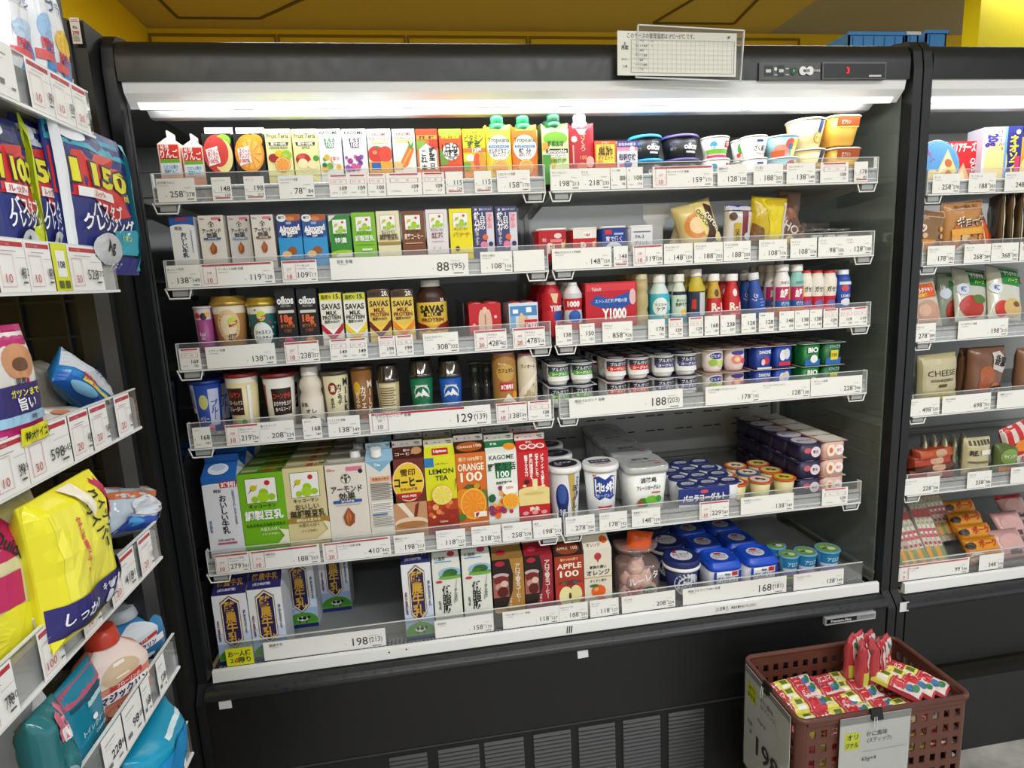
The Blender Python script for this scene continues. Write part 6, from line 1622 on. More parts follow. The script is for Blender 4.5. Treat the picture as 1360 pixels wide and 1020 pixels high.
foodbag(.085, .095, .04, '#7a5644', [EE(.4, .5, .2, '#a85a34', .16), EE(.3, .3, .14, '#9a5230', .2), EE(.6, .25, .16, '#b4683c', .1), PP('#c8c4c0', (.5, .9), (.75, .92), (.98, .7), (.8, .52), (.55, .6)), T('香薫', .74, .74, .2, '#1a1412', w=.36, rot=-20), PP('#1a1210', (.45, .28), (.75, .3), (.7, .12), (.5, .1)), T('Grand', .6, .2, .09, '#e8e0dc', w=.24)], 62, 1305, 512, -.036, 4, 'sausage bag with a pale wavy emblem, next to the cheese bag', g4, wr=.007)
foodbag(.08, .088, .035, '#86604c', [EE(.4, .5, .24, '#b0643c', .2), EE(.3, .25, .2, '#9a5230', .1), EE(.7, .3, .16, '#c8906a', .14), PP('#c8c4c0', (.3, .9), (.75, .92), (.9, .7), (.4, .6))], 63, 1368, 506, -.03, 4, 'sausage bag at the picture edge', g4, wr=.007)
foodbag(.06, .09, .03, '#6e4a3a', [EE(.5, .5, .3, '#8c5036', .2), EE(.4, .15, .14, '#c8c4c0', .06)], 64, 1284, 514, .01, 4, 'dark sausage bag squeezed between cheese and sausage bags', g4, ry=R(3))
g5 = 'packs on the fifth shelf of the cheese case'
for k in range(4):
    foodbag(.11, .022 + .001 * k, .05, ('#5a1f1c', '#3a2a26', '#7a2a1c', '#8c3a24')[k], [RR(.05, .2, .9, .8, ('#8c2a20', '#5a3a30', '#a83a24', '#b8542c')[k]), EE(.5, .5, .16, '#c8a084', .3), RR(.1, .05, .9, .12, '#d8d4cc')], 70 + k, 1232 + (k % 2) * 4, 628, -.035 + .006 * k, 5, ('flat red and black bacon pack, bottom of its pile', 'flat red and black bacon pack, second in its pile', 'flat red and black bacon pack, third in its pile', 'flat red and black bacon pack, top of its pile')[k], 'piled bacon packs', dz=.017 * k, rz=R(-4 + 5 * k), rx=R(-10), wr=.004)
RE_ = lambda: [RR(.0, .8, 1, .98, '#c8c4a8')] + [RR(.1 + .14 * q, .84, .18 + .14 * q, .95, '#4a4434') for q in range(6)] + [T('RE.', .24, .66, .16, '#3a342a', w=.3, b=2), RR(.5, .6, .9, .72, '#e8e6dc'), PP('#6a6040', (.05, .46), (.95, .44), (.9, .40), (.1, .42)), RR(.12, .12, .88, .3, '#b8ac70'), T('ブロックベーコン', .5, .21, .08, '#3a342a', w=.7)]
foodbag(.062, .076, .03, '#c4bc98', RE_(), 75, 1294, 612, -.036, 5, 'beige pack with striped head and bold capital letters', g5)
for k in range(5):
    foodbag(.06, .07, .012, '#8a866e', [RR(0, .75, 1, 1, '#c8c4a8')] + [RR(.1 + .2 * q, .8, .2 + .2 * q, .95, '#4a4434') for q in range(4)], 80 + k, 1226 + 13 * k, 600, .0 + .0 * k, 5, 'beige striped pack leaning in the file behind the bacon pile', 'leaning beige striped packs', rz=R(50), dz=.012)
foodbag(.055, .06, .03, '#5a6a3c', [EE(.5, .6, .4, '#7a9a4a', .24), T('ウインナー', .5, .62, .14, '#f0f0d8', w=.6), RR(.1, .05, .9, .3, '#e0862a')], 86, 1334, 604, -.03, 5, 'green oval labelled pack beside the beige lettered one', g5)
foodbag(.075, .08, .03, '#c83a2c', [RR(0, .6, 1, 1, '#d8d0cc'), RR(.1, .6, .25, 1, '#c8282c'), RR(.4, .6, .55, 1, '#c8282c'), RR(.7, .6, .85, 1, '#c8282c'), EE(.5, .5, .3, '#e8862a', .14), RR(.1, .1, .9, .3, '#e0ded8'), T('かに', .5, .2, .16, '#c82030', w=.4)], 87, 1358, 596, -.02, 5, 'red and white striped pack at the picture edge', g5, ry=R(-18), dz=.01)
# bottom deck: sticks, sausages, ham
g6 = 'stick packs on the bottom deck of the cheese case'


def stickpack(px, Y, lb, seed, dz=0, cols=('#d84050', '#e8e4dc', '#8a9a5a')):
    root = empty('stick_pack')
    rr = random.Random(seed)
    for i in range(4):
        b = MB()
        b.box(-.006, 0, 0, .006, .010, .15, '#e4dcd4')
        b.art(front(.012, .15), [RR(0, .86, 1, 1, '#c83444'), RR(.05, .5, .95, .66, cols[0]), EE(.5, .40, .36, '#b8303c', .03), RR(.05, .66, .95, .8, cols[1]), RR(.1, .1, .9, .34, cols[2] if i % 2 else '#e8a03a'), T('味', .5, .58, .06, '#fff'), EE(.5, .76, .3, '#8aa46a', .03)])
        q = b.build('stick', root, ((i - 1.5) * .0135, 0, 0))
        bevel(q, .002, 2)
    f = MB()
    f.box(-.030, -.001, -.002, .030, .0125, .162, FILM)
    bevel(f.build('film', root), .004, 2)
    return at2(root, px, 740, Y, 6, lb, 'stick pack', g6, rx=R(-38), dz=.016 + dz, ry=R(rr.uniform(-4, 4)))


for k, (px, Y, lb) in enumerate(((1206, -.03, 'pack of red and white sticks lying against the post'), (1229, -.03, 'pack of red and white sticks, second along the deck'), (1252, -.025, 'pack of red and white sticks next to the orange sausages'))):
    stickpack(px, Y, lb, k)
for k, (px, Y) in enumerate(((1212, .06), (1240, .07), (1262, .075), (1216, .14), (1246, .15))):
    stickpack(px, Y, 'pack of red and white sticks in the ranks behind', 10 + k, dz=.012 * (1 + k // 3)).update() if False else None
    o = stickpack(px, Y, 'pack of red and white sticks in the ranks behind', 10 + k, dz=.012 * (1 + k // 3))
    o['group'] = 'stick packs behind the front ones'
for k, (px, Y, dz, lb) in enumerate(((1312, -.03, 0, 'orange sausage pack, lowest at the front of the deck'), (1302, .02, .014, 'orange sausage pack one step back'), (1290, .07, .028, 'orange sausage pack two steps back'), (1280, .12, .042, 'orange sausage pack at the top of the slope'))):
    foodbag(.085, .06, .03, '#cf8420', [RR(.2, .5, .96, .96, '#e0951c'), T('ポーク', .6, .74, .3, '#b8301c', w=.6, b=2), EE(.12, .7, .12, '#3a2a24', .14), EE(.2, .24, .2, '#e0c8bc', .2), EE(.6, .2, .3, '#b87060', .14), RR(.3, .05, .9, .2, '#c86a34')], 90 + k, px, 730 - 14 * k, Y, 6, lb, 'orange sausage packs', dz=dz, rx=R(-30), wr=.004)
for k, (px, Y, dz) in enumerate(((1352, -.02, 0), (1350, .04, .02), (1352, .10, .04))):
    foodbag(.075, .07, .022, '#c99a98', [EE(.5, .5, .4, '#d8aca8', .3), RR(.3, .1, .7, .26, '#4a3a3c')] + ([RR(0, .84, 1, 1, '#b82434')] if k == 2 else []), 96 + k, px, 720, Y, 6, ('pale pink ham pack at the front of the deck', 'pale pink ham pack one step back', 'pale pink ham pack with a red header')[k], 'pink ham packs', dz=dz, rx=R(-40), wr=.003)
# string cheese hanging beyond the glass pane, cheese bag and stick packs seen through it
for k, (px, w, h) in enumerate(((1168, .012, .10), (1177, .010, .09), (1188, .02, .11))):
    b = MB()
    b.box(-w / 2, 0, 0, w / 2, .012, h, '#ddd8a8')
    b.art(front(w, h), [RR(0, .8, 1, 1, '#8a6aa8'), RR(.1, .1, .3, .76, '#e8e4c0')])
    o = b.build('cheese_stick')
    bevel(o, .004, 3)
    at2(o, 1232 + 8 * k, 220, .10 + .05 * k, 1, ('slim string cheese stick standing behind the glass pane, shortest', 'string cheese stick standing behind the glass pane, middle', 'thick string cheese stick standing behind the glass pane')[k], 'cheese stick', 'string cheese sticks', dz=0)
# ============================================================ price tags
PAPER = M('#f0f0ed', .5)
RED = '#b8303f'
TX = '#3c3c3e'
TAGN = [0]


def price_tag(row, x0, x1, style, main, sub, nm, under, box=None, zr=None, hh=.0425, Y=None, dz=None, yy=None):
    zr = zr or ZR
    z = zr[row - 1] + (.0025 if row < 6 else .0225)
    py = P_y((x0 + x1) / 2, row, zr)
    Y = (-.0575 if row < 6 else -.053) if Y is None else Y
    a, c = atY(x0, py, Y), atY(x1, py, Y)
    w, h = c.x - a.x, hh
    b = MB().box(-w / 2, 0, 0, w / 2, .0004, h, PAPER)
    F = front(w, h)
    k = h / w      # keeps lettering round on any width
    A = []
    tiny = dict(b=0, res=1)
    # a fine holder line along top and foot
    if style == 'w' or style == 'r' or style == 'b':
        s = 1.65 if style == 'b' else 1
        left = .05 + .60 * k if style == 'r' else .05
        av = .97 - left
        if sub:
            sw, mw = .40 * k * s, .64 * k * s * len(main) / 3
            q = min(1, av / (sw + mw + .10 * k))
            sw, mw, g = sw * q, mw * q, .08 * k * q
            mx_ = .97 - sw - g
            yb = .30 if style != 'b' else .40
            A.append(T('¥', mx_ - mw - .07 * k, yb - .06, .09, TX, **tiny))
            A.append(T(main, mx_, yb + .02, .37 * s, TX, b=.25, al='r', w=mw))
            A.append(T('(' + sub + ')' if style == 'b' else sub, .97, yb, .24 * s, TX, b=0, al='r', w=sw))
            A.append(T('税込', mx_ + .01, yb + .12, .08, TX, al='l', w=.12, **tiny))
            A.append(RR(.97 - sw * .8, .08, .97 - sw * .1, .12, '#77777a'))
            A.append(RR(.97 - sw, yb + .28, .97 - sw * .3, yb + .295, '#99999c'))
        if nm:
            A.append(T(nm, .05 if style != 'r' else .05 + .60 * k, .82 if style != 'r' else .74, .12 if style != 'b' else .17, TX, b=0, res=1, al='l', w=.5 if style != 'b' else .4))
            x = .06 if style != 'r' else .06 + .6 * k
            A.append(RR(x, .68 if style != 'r' else .60, min(.9, x + .25 * k * 1.6), .695 if style != 'r' else .615, '#9a9a9d'))
        if style == 'r':
            A.append(RR(.03, .90, .97, .965, RED))
            A.append(T('週替わりスーパーダッシュSALE', .07, .932, .05, '#e8b8c0', al='l', w=.5, **tiny))
            bx = .56 * k
            A += [RR(.04, .12, .04 + .008 * k * 2, .86, '#c88a92'), RR(.04, .12, .04 + bx, .135, '#c88a92'), RR(.04 + bx, .12, .04 + bx + .008, .86, '#c88a92'), RR(.04, .46, .04 + bx, .468, '#dfb8bd')]
            if box:
                A.append(T(box[0], .04 + bx / 2, .60, .15, '#c0606c', b=0, w=bx * .8))
                A.append(T(box[1] , .04 + bx / 2, .27, .28, RED, b=.3, w=bx * .8))
    elif style == 'n' or style == 'm':
        if nm:
            A.append(T(nm, .10, .86, .09, TX, b=0, res=1, al='l', w=.8))
        A.append(T('¥', .10, .42, .09, TX, **tiny))
        A.append(T(main, .94, .50, .30, TX, b=.4, al='r', w=.70))
        A.append(T(sub, .92, .22, .17, TX, b=.2, al='r', w=.42))
        A.append(RR(.1, .17, .40, .19, '#99999c'))
        if style == 'm':
            A.append(RR(.14, .08, .9, .14, '#b86a74'))
            A.append(RR(.1, .34, .94, .35, '#99999c'))
    elif style == 'q':   # narrow with red banner and boxed reduction
        A += [RR(.1, .90, .9, .965, RED), RR(.14, .86, .86, .87, '#aaa'), RR(.1, .56, .9, .57, '#c88a92'), RR(.1, .76, .9, .77, '#c88a92'), RR(.1, .56, .12, .77, '#c88a92'), RR(.88, .56, .9, .77, '#c88a92')]
        A.append(T(box or '10', .6, .665, .13, '#c0606c', b=0, w=.3))
        A.append(T('円引', .3, .665, .08, '#c0606c', w=.3, **tiny))
        A.append(T(main, .9, .38, .24, TX, b=.3, al='r', w=.66))
        A.append(T(sub, .88, .18, .14, TX, b=0, al='r', w=.36))
        A.append(RR(.12, .18, .4, .2, '#99999c'))
    elif style == 'x':
        A.append(RR(.02, .5, .98, .505, '#dcdcda'))
    b.art(F, A)
    o = b.build('price_tag')
    TAGN[0] += 1
    done(o, under, 'price tag', ('price tags on the rails of the ' + ('long case' if zr is ZR else 'second case')), (a.x + c.x) / 2, Y, z)
    o.rotation_euler = (R(-1.0), R(random.uniform(-.5, .5)), 0)
    return o


def P_y(px, row, zr):
    """picture height of a rail at picture column px, only used to read off x"""
    z = zr[row - 1] + .028
    lo, hi = 0., 1020.
    for _ in range(30):
        m = (lo + hi) / 2
        if atY(px, m, YF).z > z:
            lo = m
        else:
            hi = m
    return m


W_ = 'white price tag '
for t in [
    # top shelf
    (1, 208, 259, 'w', '258', '278', '幼児用りんご', W_ + 'wide, below the two pink apple cartons'),
    (1, 281, 307, 'm', '148', '159', 'りんごバナナ', W_ + 'narrow, below the red apple picture carton'),
    (1, 324, 351, 'm', '198', '213', 'オレンジ', W_ + 'narrow, below the orange picture carton'),
    (1, 370, 417, 'w', '78', '84', 'フルーツテリア 各種', W_ + 'wide, below the two pale yellow fruit tea cartons'),
    (1, 437, 463, 'q', '109', '117', '', W_ + 'red banner, below the green badge vegetable carton'),
    (1, 463, 487, 'q', '109', '117', '', W_ + 'red banner, below the purple badge vegetable carton'),
    (1, 488, 512, 'q', '100', '108', '', W_ + 'red banner, below the tomato juice carton'),
    (1, 513, 560, 'q', '109', '117', '', W_ + 'broad red banner, below the carrot juice carton'),
    (1, 561, 590, 'q', '109', '117', '', W_ + 'red banner, below the orange carton with the white sign'),
    (1, 592, 615, 'm', '115', '124', '', W_ + 'narrow, below the white disc vegetable carton'),
    (1, 630, 653, 'm', '115', '124', '', W_ + 'narrow, below the bright yellow vegetable carton'),
    (1, 660, 704, 'w', '158', '170', 'トロピカーナ 各種', W_ + 'wide, below the green capped pair of cartons'),
    (1, 731, 770, 'w', '198', '213', 'グリーンスムージー', W_ + 'below the green smoothie carton'),
    (1, 770, 810, 'w', '218', '235', 'ざくろ', W_ + 'below the red pomegranate carton'),
    (1, 811, 832, 'n', '88', '95', 'りんご黒酢', W_ + 'narrow, below the orange vinegar carton'),
    (1, 833, 854, 'n', '108', '116', '爽', W_ + 'narrow, below the white and purple carton'),
    (1, 867, 947, 'r', '159', '171', 'ダノンオイコス 各種', W_ + 'long, red banner, below the black yogurt cups', ('169', '10')),
    (1, 953, 992, 'w', '128', '138', '脂肪ゼロ', W_ + 'below the red stickered fruit yogurt cups'),
    (1, 1001, 1040, 'w', '188', '203', 'ざく盛り', W_ + 'below the black brush lettered yogurt cups'),
    (1, 1045, 1083, 'w', '138', '149', 'フルーツデザート', W_ + 'below the pale blue peach cups'),
    (1, 1090, 1127, 'q', '159', '171', '', W_ + 'with red banner, below the cream puddings'),
    (1, 1135, 1153, 'm', '178', '192', '', W_ + 'very narrow, below the caramel puddings'),
    # second shelf
    (2, 221, 266, 'w', '138', '149', 'おいしい牛乳', W_ + 'wide, below the small blue topped milk'),
    (2, 266, 364, 'r', '119', '128', 'アーモンド効果 各種', W_ + 'long, red banner, below the three beige almond cartons', ('138', '10')),
    (2, 374, 421, 'r', '109', '117', 'アーモンド', W_ + 'red banner, below the blue almond cartons', ('127', '10')),
    (2, 438, 622, 'b', '88', '95', '豆乳 各種', W_ + 'very long, large digits, below the soy milk row'),
    (2, 638, 680, 'w', '108', '116', '1日分の鉄分', W_ + 'below the navy iron yogurt cartons'),
    (2, 682, 723, 'x', '', '', '', 'blank white card at the joint end of the second rail'),
    (2, 733, 812, 'w', '148', '159', '明治プロビオ R-1 低脂肪', W_ + 'long, below the red yogurt tubs'),
    (2, 815, 834, 'm', '148', '159', '', W_ + 'narrow grey, below the dark blue yogurt tub'),
    (2, 841, 880, 'r', '119', '128', '', W_ + 'with red banner, below the silvery tub', ('128', '10')),
    (2, 882, 920, 'w', '148', '159', 'チョコチップ', W_ + 'below the small beige bag'),
    (2, 922, 960, 'w', '188', '203', 'チョコパイ', W_ + 'below the cream chocolate cake bag'),
    (2, 961, 997, 'w', '188', '203', 'チョココロネ', W_ + 'below the blue topped snack bag'),
    (2, 1008, 1045, 'w', '108', '116', 'バナナクレープ', W_ + 'below the golden snack bag'),
    (2, 1050, 1085, 'w', '108', '116', 'ホイップ', W_ + 'below the brown snack bag'),
    (2, 1087, 1122, 'w', '98', '105', 'ハーブ', W_ + 'below the dark herb cups'),
    (2, 1122, 1158, 'w', '128', '138', 'バジル', W_ + 'last on the second rail, by the glass pane'),
    # third shelf
    (3, 238, 266, 'q', '169', '182', '', W_ + 'narrow, red banner, below the acai cup'),
    (3, 273, 366, 'w', '138', '149', 'リプトン 各種', W_ + 'long, below the gold lidded tea cups'),
    (3, 378, 424, 'r', '238', '257', '', W_ + 'red banner, below the black protein cartons', ('257', '10')),
    (3, 438, 463, 'q', '149', '160', '', W_ + 'narrow, below the red chevron protein milk'),
    (3, 463, 488, 'q', '149', '160', '', W_ + 'narrow, below the yellow chevron protein milk'),
    (3, 503, 525, 'q', '199', '214', '', W_ + 'narrow, below the dark red chevron gold carton'),
    (3, 526, 549, 'q', '199', '214', '', W_ + 'narrow, below the orange chevron gold carton'),
    (3, 562, 609, 'w', '308', '332', 'ミルクプロテイン', W_ + 'below the large brown protein bottle'),
    (3, 630, 673, 'r', '428', '462', 'ヤクルト', W_ + 'red banner, below the red wrapped pack', ('448', '20')),
    (3, 681, 724, 'r', '478', '516', 'ヤクルト', W_ + 'red banner, below the blue and white wrapped pack', ('498', '20')),
    (3, 738, 760, 'n', '138', '149', 'ヤクルト', W_ + 'narrow, first beyond the joint on the third rail'),
    (3, 770, 790, 'n', '150', '162', 'ヤクルト1000', W_ + 'narrow, below the white probiotic bottle'),
    (3, 800, 840, 'w', '858', '926', 'ヤクルト', W_ + 'below the wide red six-pack'),
    (3, 861, 883, 'n', '178', '192', 'ケア', W_ + 'narrow, below the turquoise bottle'),
    (3, 888, 907, 'q', '129', '139', '', W_ + 'narrow red banner, below the lemon bottle'),
    (3, 915, 934, 'q', '129', '139', '', W_ + 'narrow red banner, below the yellow necked bottle'),
    (3, 936, 955, 'n', '168', '181', 'R-1', W_ + 'narrow, below the gold shouldered red bottle'),
    (3, 957, 977, 'n', '238', '257', 'R-1', W_ + 'narrow, below the all red bottle'),
    (3, 985, 1004, 'n', '128', '138', 'LG21', W_ + 'narrow, below the dark blue bottle'),
    (3, 1008, 1028, 'n', '128', '138', '乳酸菌', W_ + 'narrow, below the tilted blue bottle'),
    (3, 1035, 1055, 'n', '148', '159', '血圧', W_ + 'narrow, below the white blood pressure drink'),
    (3, 1056, 1075, 'n', '138', '149', '血圧', W_ + 'narrow, below the teal blood pressure drink'),
    (3, 1076, 1092, 'n', '138', '149', 'ガセリ', W_ + 'narrow, below the first red and white bottle'),
    (3, 1094, 1113, 'q', '129', '139', '', W_ + 'narrow red banner, below the last red and white bottle'),
    (3, 1115, 1133, 'q', '119', '128', '', W_ + 'narrow red banner, below the blue and white bottle'),
    (3, 1133, 1152, 'q', '119', '128', '', W_ + 'narrow red banner, last on the third rail'),
    # fourth shelf
    (4, 256, 280, 'n', '168', '181', 'ブルー', W_ + 'narrow, below the blue printed cup'),
    (4, 299, 344, 'r', '219', '236', 'スムージー', W_ + 'red banner, below the cream smoothie cup', ('240', '10')),
    (4, 344, 391, 'w', '208', '224', '食べるスープ', W_ + 'below the white soup cup'),
    (4, 402, 427, 'n', '168', '181', '豆乳オレ', W_ + 'narrow, below the beige latte bottle'),
    (4, 435, 478, 'w', '138', '149', 'カフェラテ 各種', W_ + 'below the pale beige latte cup'),
    (4, 490, 652, 'b', '129', '139', 'マウントレーニア 各種', 'very long white tag, red banner, below the mountain coffee cups', ('149', '10'), 1),
    (4, 659, 700, 'r', '138', '149', '', W_ + 'red banner, below the brown latte can', ('148', '10')),
    (4, 701, 732, 'q', '138', '149', '', W_ + 'red banner, below the cream latte can'),
    (4, 756, 907, 'b', '188', '203', '明治ブルガリア 各種', W_ + 'very long, large digits, below the bulk of yogurt four-packs'),
    (4, 937, 1010, 'w', '178', '192', 'ビヒダス3種のバラエティパック', W_ + 'long, below the brown foiled four-pack'),
    (4, 1010, 1076, 'w', '128', '138', 'ダノンヨーグルトいちご', W_ + 'long, below the dark blue four-pack'),
    (4, 1077, 1145, 'w', '228', '246', 'オフレーン砂糖', W_ + 'long, below the green four-pack'),
    # fifth shelf
    (5, 285, 331, 'r', '279', '301', 'おいしい牛乳', W_ + 'red banner, below the tall blue topped milk', ('310', '10')),
    (5, 331, 425, 'r', '188', '203', '調製豆乳', W_ + 'long, red banner, below the large soy milk cartons', ('213', '10')),
    (5, 428, 519, 'r', '410', '442', 'アーモンド効果 各種', W_ + 'long, red banner, below the large almond drink carton', ('462', '20')),
    (5, 523, 564, 'w', '198', '213', '雪印コーヒー', W_ + 'below the brown coffee milk carton'),
    (5, 579, 618, 'w', '118', '127', 'レモンティー', W_ + 'below the yellow lemon tea carton'),
    (5, 626, 665, 'w', '218', '235', '100%オレンジ', W_ + 'below the orange juice carton'),
    (5, 667, 706, 'w', '258', '278', '野菜生活', W_ + 'below the large vegetable juice carton'),
    (5, 708, 746, 'w', '198', '213', '森永', W_ + 'below the red drink yogurt carton'),
    (5, 751, 790, 'w', '278', '300', 'カスピ海', W_ + 'below the dark disc yogurt cup'),
    (5, 796, 833, 'w', '178', '192', 'ビヒダス', W_ + 'below the blue wavy badge yogurt cup'),
    (5, 839, 877, 'w', '148', '159', '淡路島フレーン', W_ + 'below the square yogurt tub'),
    (5, 929, 968, 'r', '229', '247', '', W_ + 'red banner, below the vanilla cups', ('239', '10')),
    (5, 984, 1054, 'w', '138', '149', '牛乳屋さんのプリン', W_ + 'long, below the milk puddings'),
    (5, 1092, 1126, 'q', '129', '139', '', W_ + 'red banner, below the stacked dessert packs'),
    # bottom deck
    (6, 350, 514, 'b', '198', '213', '酪農牛乳', W_ + 'very long, large digits, below the dairy milk'),
    (6, 578, 656, 'w', '158', '170', '低脂肪乳', W_ + 'long, below the low fat milk cartons'),
    (6, 668, 743, 'w', '118', '127', 'アロマ香るコーヒー 無糖', W_ + 'long, below the iced coffee cartons'),
    (6, 743, 781, 'w', '188', '203', '100%アップル', W_ + 'below the red apple juice carton'),
    (6, 784, 822, 'w', '118', '127', 'オレンジ', W_ + 'below the cream orange drink carton'),
    (6, 826, 897, 'w', '208', '224', 'たくぱん', W_ + 'long, below the garlic bag'),
    (6, 907, 1044, 'b', '168', '181', '明治ブルガリアLB81 各種', W_ + 'very long, large digits, below the blue tubs'),
    (6, 1054, 1120, 'w', '138', '149', 'アロエヨーグルト', W_ + 'long, below the aloe cups'),
]:
    row, x0, x1, st, mn, sb, nm, un = t[:8]
    o = price_tag(row, x0, x1, st, mn, sb, nm, un, t[8] if len(t) > 8 else None)
    if len(t) > 9:     # the long sale tag has a banner of its own
        w = o.dimensions.x
        b = MB()
        F = front(w, .0425, -.0003)
        k = .0425 / w
        b.art(F, [RR(.02, .88, .78, .98, RED), T('週替わりスーパーダッシュ SALE', .04, .93, .09, '#f4dce0', al='l', w=.4), RR(.02, .12, .025, .86, '#c88a92'), RR(.02, .12, .15, .135, '#c88a92'), RR(.148, .12, .152, .86, '#c88a92'), T('149', .085, .60, .15, '#b06070', b=0), T('10', .085, .3, .3, TX, b=0)])
        b.build('sale_banner', o)
for t in [
    (1, 1239, 1275, 'w', '258', '278', 'チーズ', W_ + 'in the second case, below the round cheese box'),
    (1, 1287, 1323, 'w', '188', '203', 'クリアチーズ', W_ + 'in the second case, below the red cheese cartons'),
    (1, 1335, 1372, 'w', '248', '267', 'ネオソフト', W_ + 'in the second case, below the violet carton'),
    (2, 1232, 1268, 'w', '178', '192', 'カレーぱん', W_ + 'in the second case, below the tan lettered bag'),
    (2, 1281, 1316, 'w', '268', '289', 'ギョーザ', W_ + 'in the second case, below the rust coloured bag'),
    (2, 1317, 1353, 'w', '368', '397', 'チーズ鱈', W_ + 'in the second case, below the leaning flat packs'),
    (2, 1355, 1390, 'q', '298', '321', '', W_ + 'in the second case, cut by the edge on the second rail'),
    (3, 1211, 1243, 'w', '278', '300', 'チーズinハム', W_ + 'in the second case, below the orange labelled chicken'),
    (3, 1273, 1339, 'w', '198', '213', 'サラダチキン 各種', W_ + 'long, in the second case, below the green labelled chicken'),
    (4, 1204, 1248, 'w', '498', '537', 'シュレッド', W_ + 'in the second case, below the shredded cheese bag'),
    (4, 1252, 1316, 'w', '698', '753', 'THE CHEESE', W_ + 'in the second case, below the sausage bag'),
    (4, 1325, 1390, 'w', '298', '321', '香薫ウインナー', W_ + 'in the second case, cut by the edge on the fourth rail'),
    (5, 1198, 1248, 'w', '228', '246', 'ハーフベーコン', W_ + 'in the second case, below the bacon pile'),
    (5, 1285, 1317, 'w', '358', '386', 'ブロック', W_ + 'in the second case, below the beige lettered pack'),
    (5, 1343, 1385, 'w', '248', '267', 'かに風味', W_ + 'in the second case, below the red striped pack'),
    (6, 1190, 1286, 'r', '99', '106', 'チーズ 各種', W_ + 'red banner, in the second case, below the stick packs', ('108', '9')),
    (6, 1300, 1332, 'w', '348', '375', '', W_ + 'in the second case, below the orange sausages'),
]:
    row, x0, x1, st, mn, sb, nm, un = t[:8]
    price_tag(row, x0, x1, st, mn, sb, nm, un, t[8] if len(t) > 8 else None, zr=ZR2)
# small cards showing through the fence where glare hides them are left as they are
# yellow notice in the corner of the deck
a, c = atY(301, 880, -.058), atY(337, 875, -.058)
w = c.x - a.x
b = MB().box(-w / 2, 0, 0, w / 2, .0006, .040, '#e2e326')
b.art(front(w, .040), [T('お一人様', .5, .68, .36, '#2a3a1a', w=.84), T('２', .2, .30, .3, '#2a3a1a', w=.2), T('点', .38, .30, .3, '#c83020', w=.2), T('限り', .68, .30, .36, '#2a3a1a', w=.44)])
o = b.build('notice_card')
done(o, 'bright yellow purchase limit notice at the corner of the milk deck', 'notice', None, (a.x + c.x) / 2, -.0575, ZR[5] + .0245)
# temperature chart in a clear sleeve on the header
a, c = atY(843, 38, -.078), atY(984, 100, -.078)
zt, zb = atY(845, 33, -.078).z, atY(984, 106, -.078).z
root = empty('chart_holder', ((a.x + c.x) / 2, -.076, zb))
w, h = c.x - a.x, zt - zb
b = MB().box(-w / 2, -.002, 0, w / 2, 0, h - .005, ACRYL)
e = .0022
m_ = M('#c9cdcc', .25)
b.box(-w / 2, -.004, 0, w / 2, .001, e, m_).box(-w / 2, -.004, h - .005 - e, w / 2, .001, h - .005, m_).box(-w / 2, -.004, 0, -w / 2 + e, .001, h - .005, m_).box(w / 2 - e, -.004, 0, w / 2, .001, h - .005, m_)
sl_ = b.build('acrylic_sleeve', root)
sl_.rotation_euler = (R(3), R(2.2), 0)
MB().box(-.02, .0, .02, .02, .014, .04, m_).build('magnet', root)
p0, p1 = atY(819, 42, -.081), atY(977, 101, -.081)
pw, ph = p1.x - p0.x, p0.z - p1.z
b = MB().box(-pw / 2, 0, 0, pw / 2, .0004, ph, M('#dfe0da', .55))
A = [T('このケースの管理温度は 0℃～5℃ です。', .36, .90, .13, '#222', w=.56, b=.5), RR(.11, .80, .98, .806, '#555'), RR(.11, .06, .98, .066, '#555'), RR(.11, .06, .113, .80, '#555'), RR(.977, .06, .98, .80, '#555'), T('5\n月度', .06, .66, .10, '#333', w=.06), T('サイン', .06, .36, .06, '#444', w=.06), T('備考', .06, .2, .06, '#444', w=.05), T('№', .93, .9, .07, '#333')]
for q in range(1, 7):
    A.append(RR(.11, .06 + q * .105, .98, .064 + q * .105, '#8a8a86'))
for q in range(19):
    A.append(RR(.25 + q * .0385, .06, .252 + q * .0385, .80, '#9a9a96'))
for q in range(7):
    A.append(T(('平日', '時刻', '温度')[q % 3] if q % 2 == 0 else 'チェック温度', .185, .11 + q * .105, .05, '#333', w=.1))
A += [T('5°C', .27, .735, .05, '#333'), T('5', .27, .63, .05, '#333'), RR(.155, .06, .157, .80, '#8a8a86')]
b.art(front(pw, ph), A)
o = b.build('temperature_chart')
done(o, 'paper temperature record sheet with a grid, clipped on the header', 'chart', None, (p0.x + p1.x) / 2, -.0815, p1.z, ry=R(.8))
tag(root, 'crooked clear acrylic sleeve behind the temperature record sheet', 'sleeve')
# ============================================================ household shelving at the side of the aisle
GX = .150 * S                        # front plane of its rails
GY = -.65 * S                        # far end
GZ = [1.754 * S, 1.545 * S, 1.343 * S, 1.135 * S, .946 * S, .788 * S]
GB = -.30                            # back
t = empty('shelf_end_panel', (0, GY + .01, 0))
b = MB()
b.box(GB, .004, .02, GX - .03, .010, 1.78, M('#15171a', .45, noise_amt=.08, scale=20))
b.build('sheet', t)
wr = MB()
x = GB + .02
while x < GX - .04:
    wr.box(x, -.001, .05, x + .003, .004, 1.76, '#24272b')
    x += .048
z = .08
while z < 1.76:
    wr.box(GB, .000, z, GX - .03, .004, z + .003, '#24272b')
    z += .042
wr.build('wire_grid', t)
for x in (GX - .050,):
    bevel(MB().box(x, -.006, 0, x + .021, .03, 1.95, M('#222428', .35)).build('upright', t), .003)
MB().box(GB, -.004, 1.70, GX - .02, .012, 1.73, '#1c1e21').build('top_rail', t)
tag(t, 'black end panel with a fine square grid closing the household shelving', 'shelf end panel')
a = atY(110, 22, -.11)
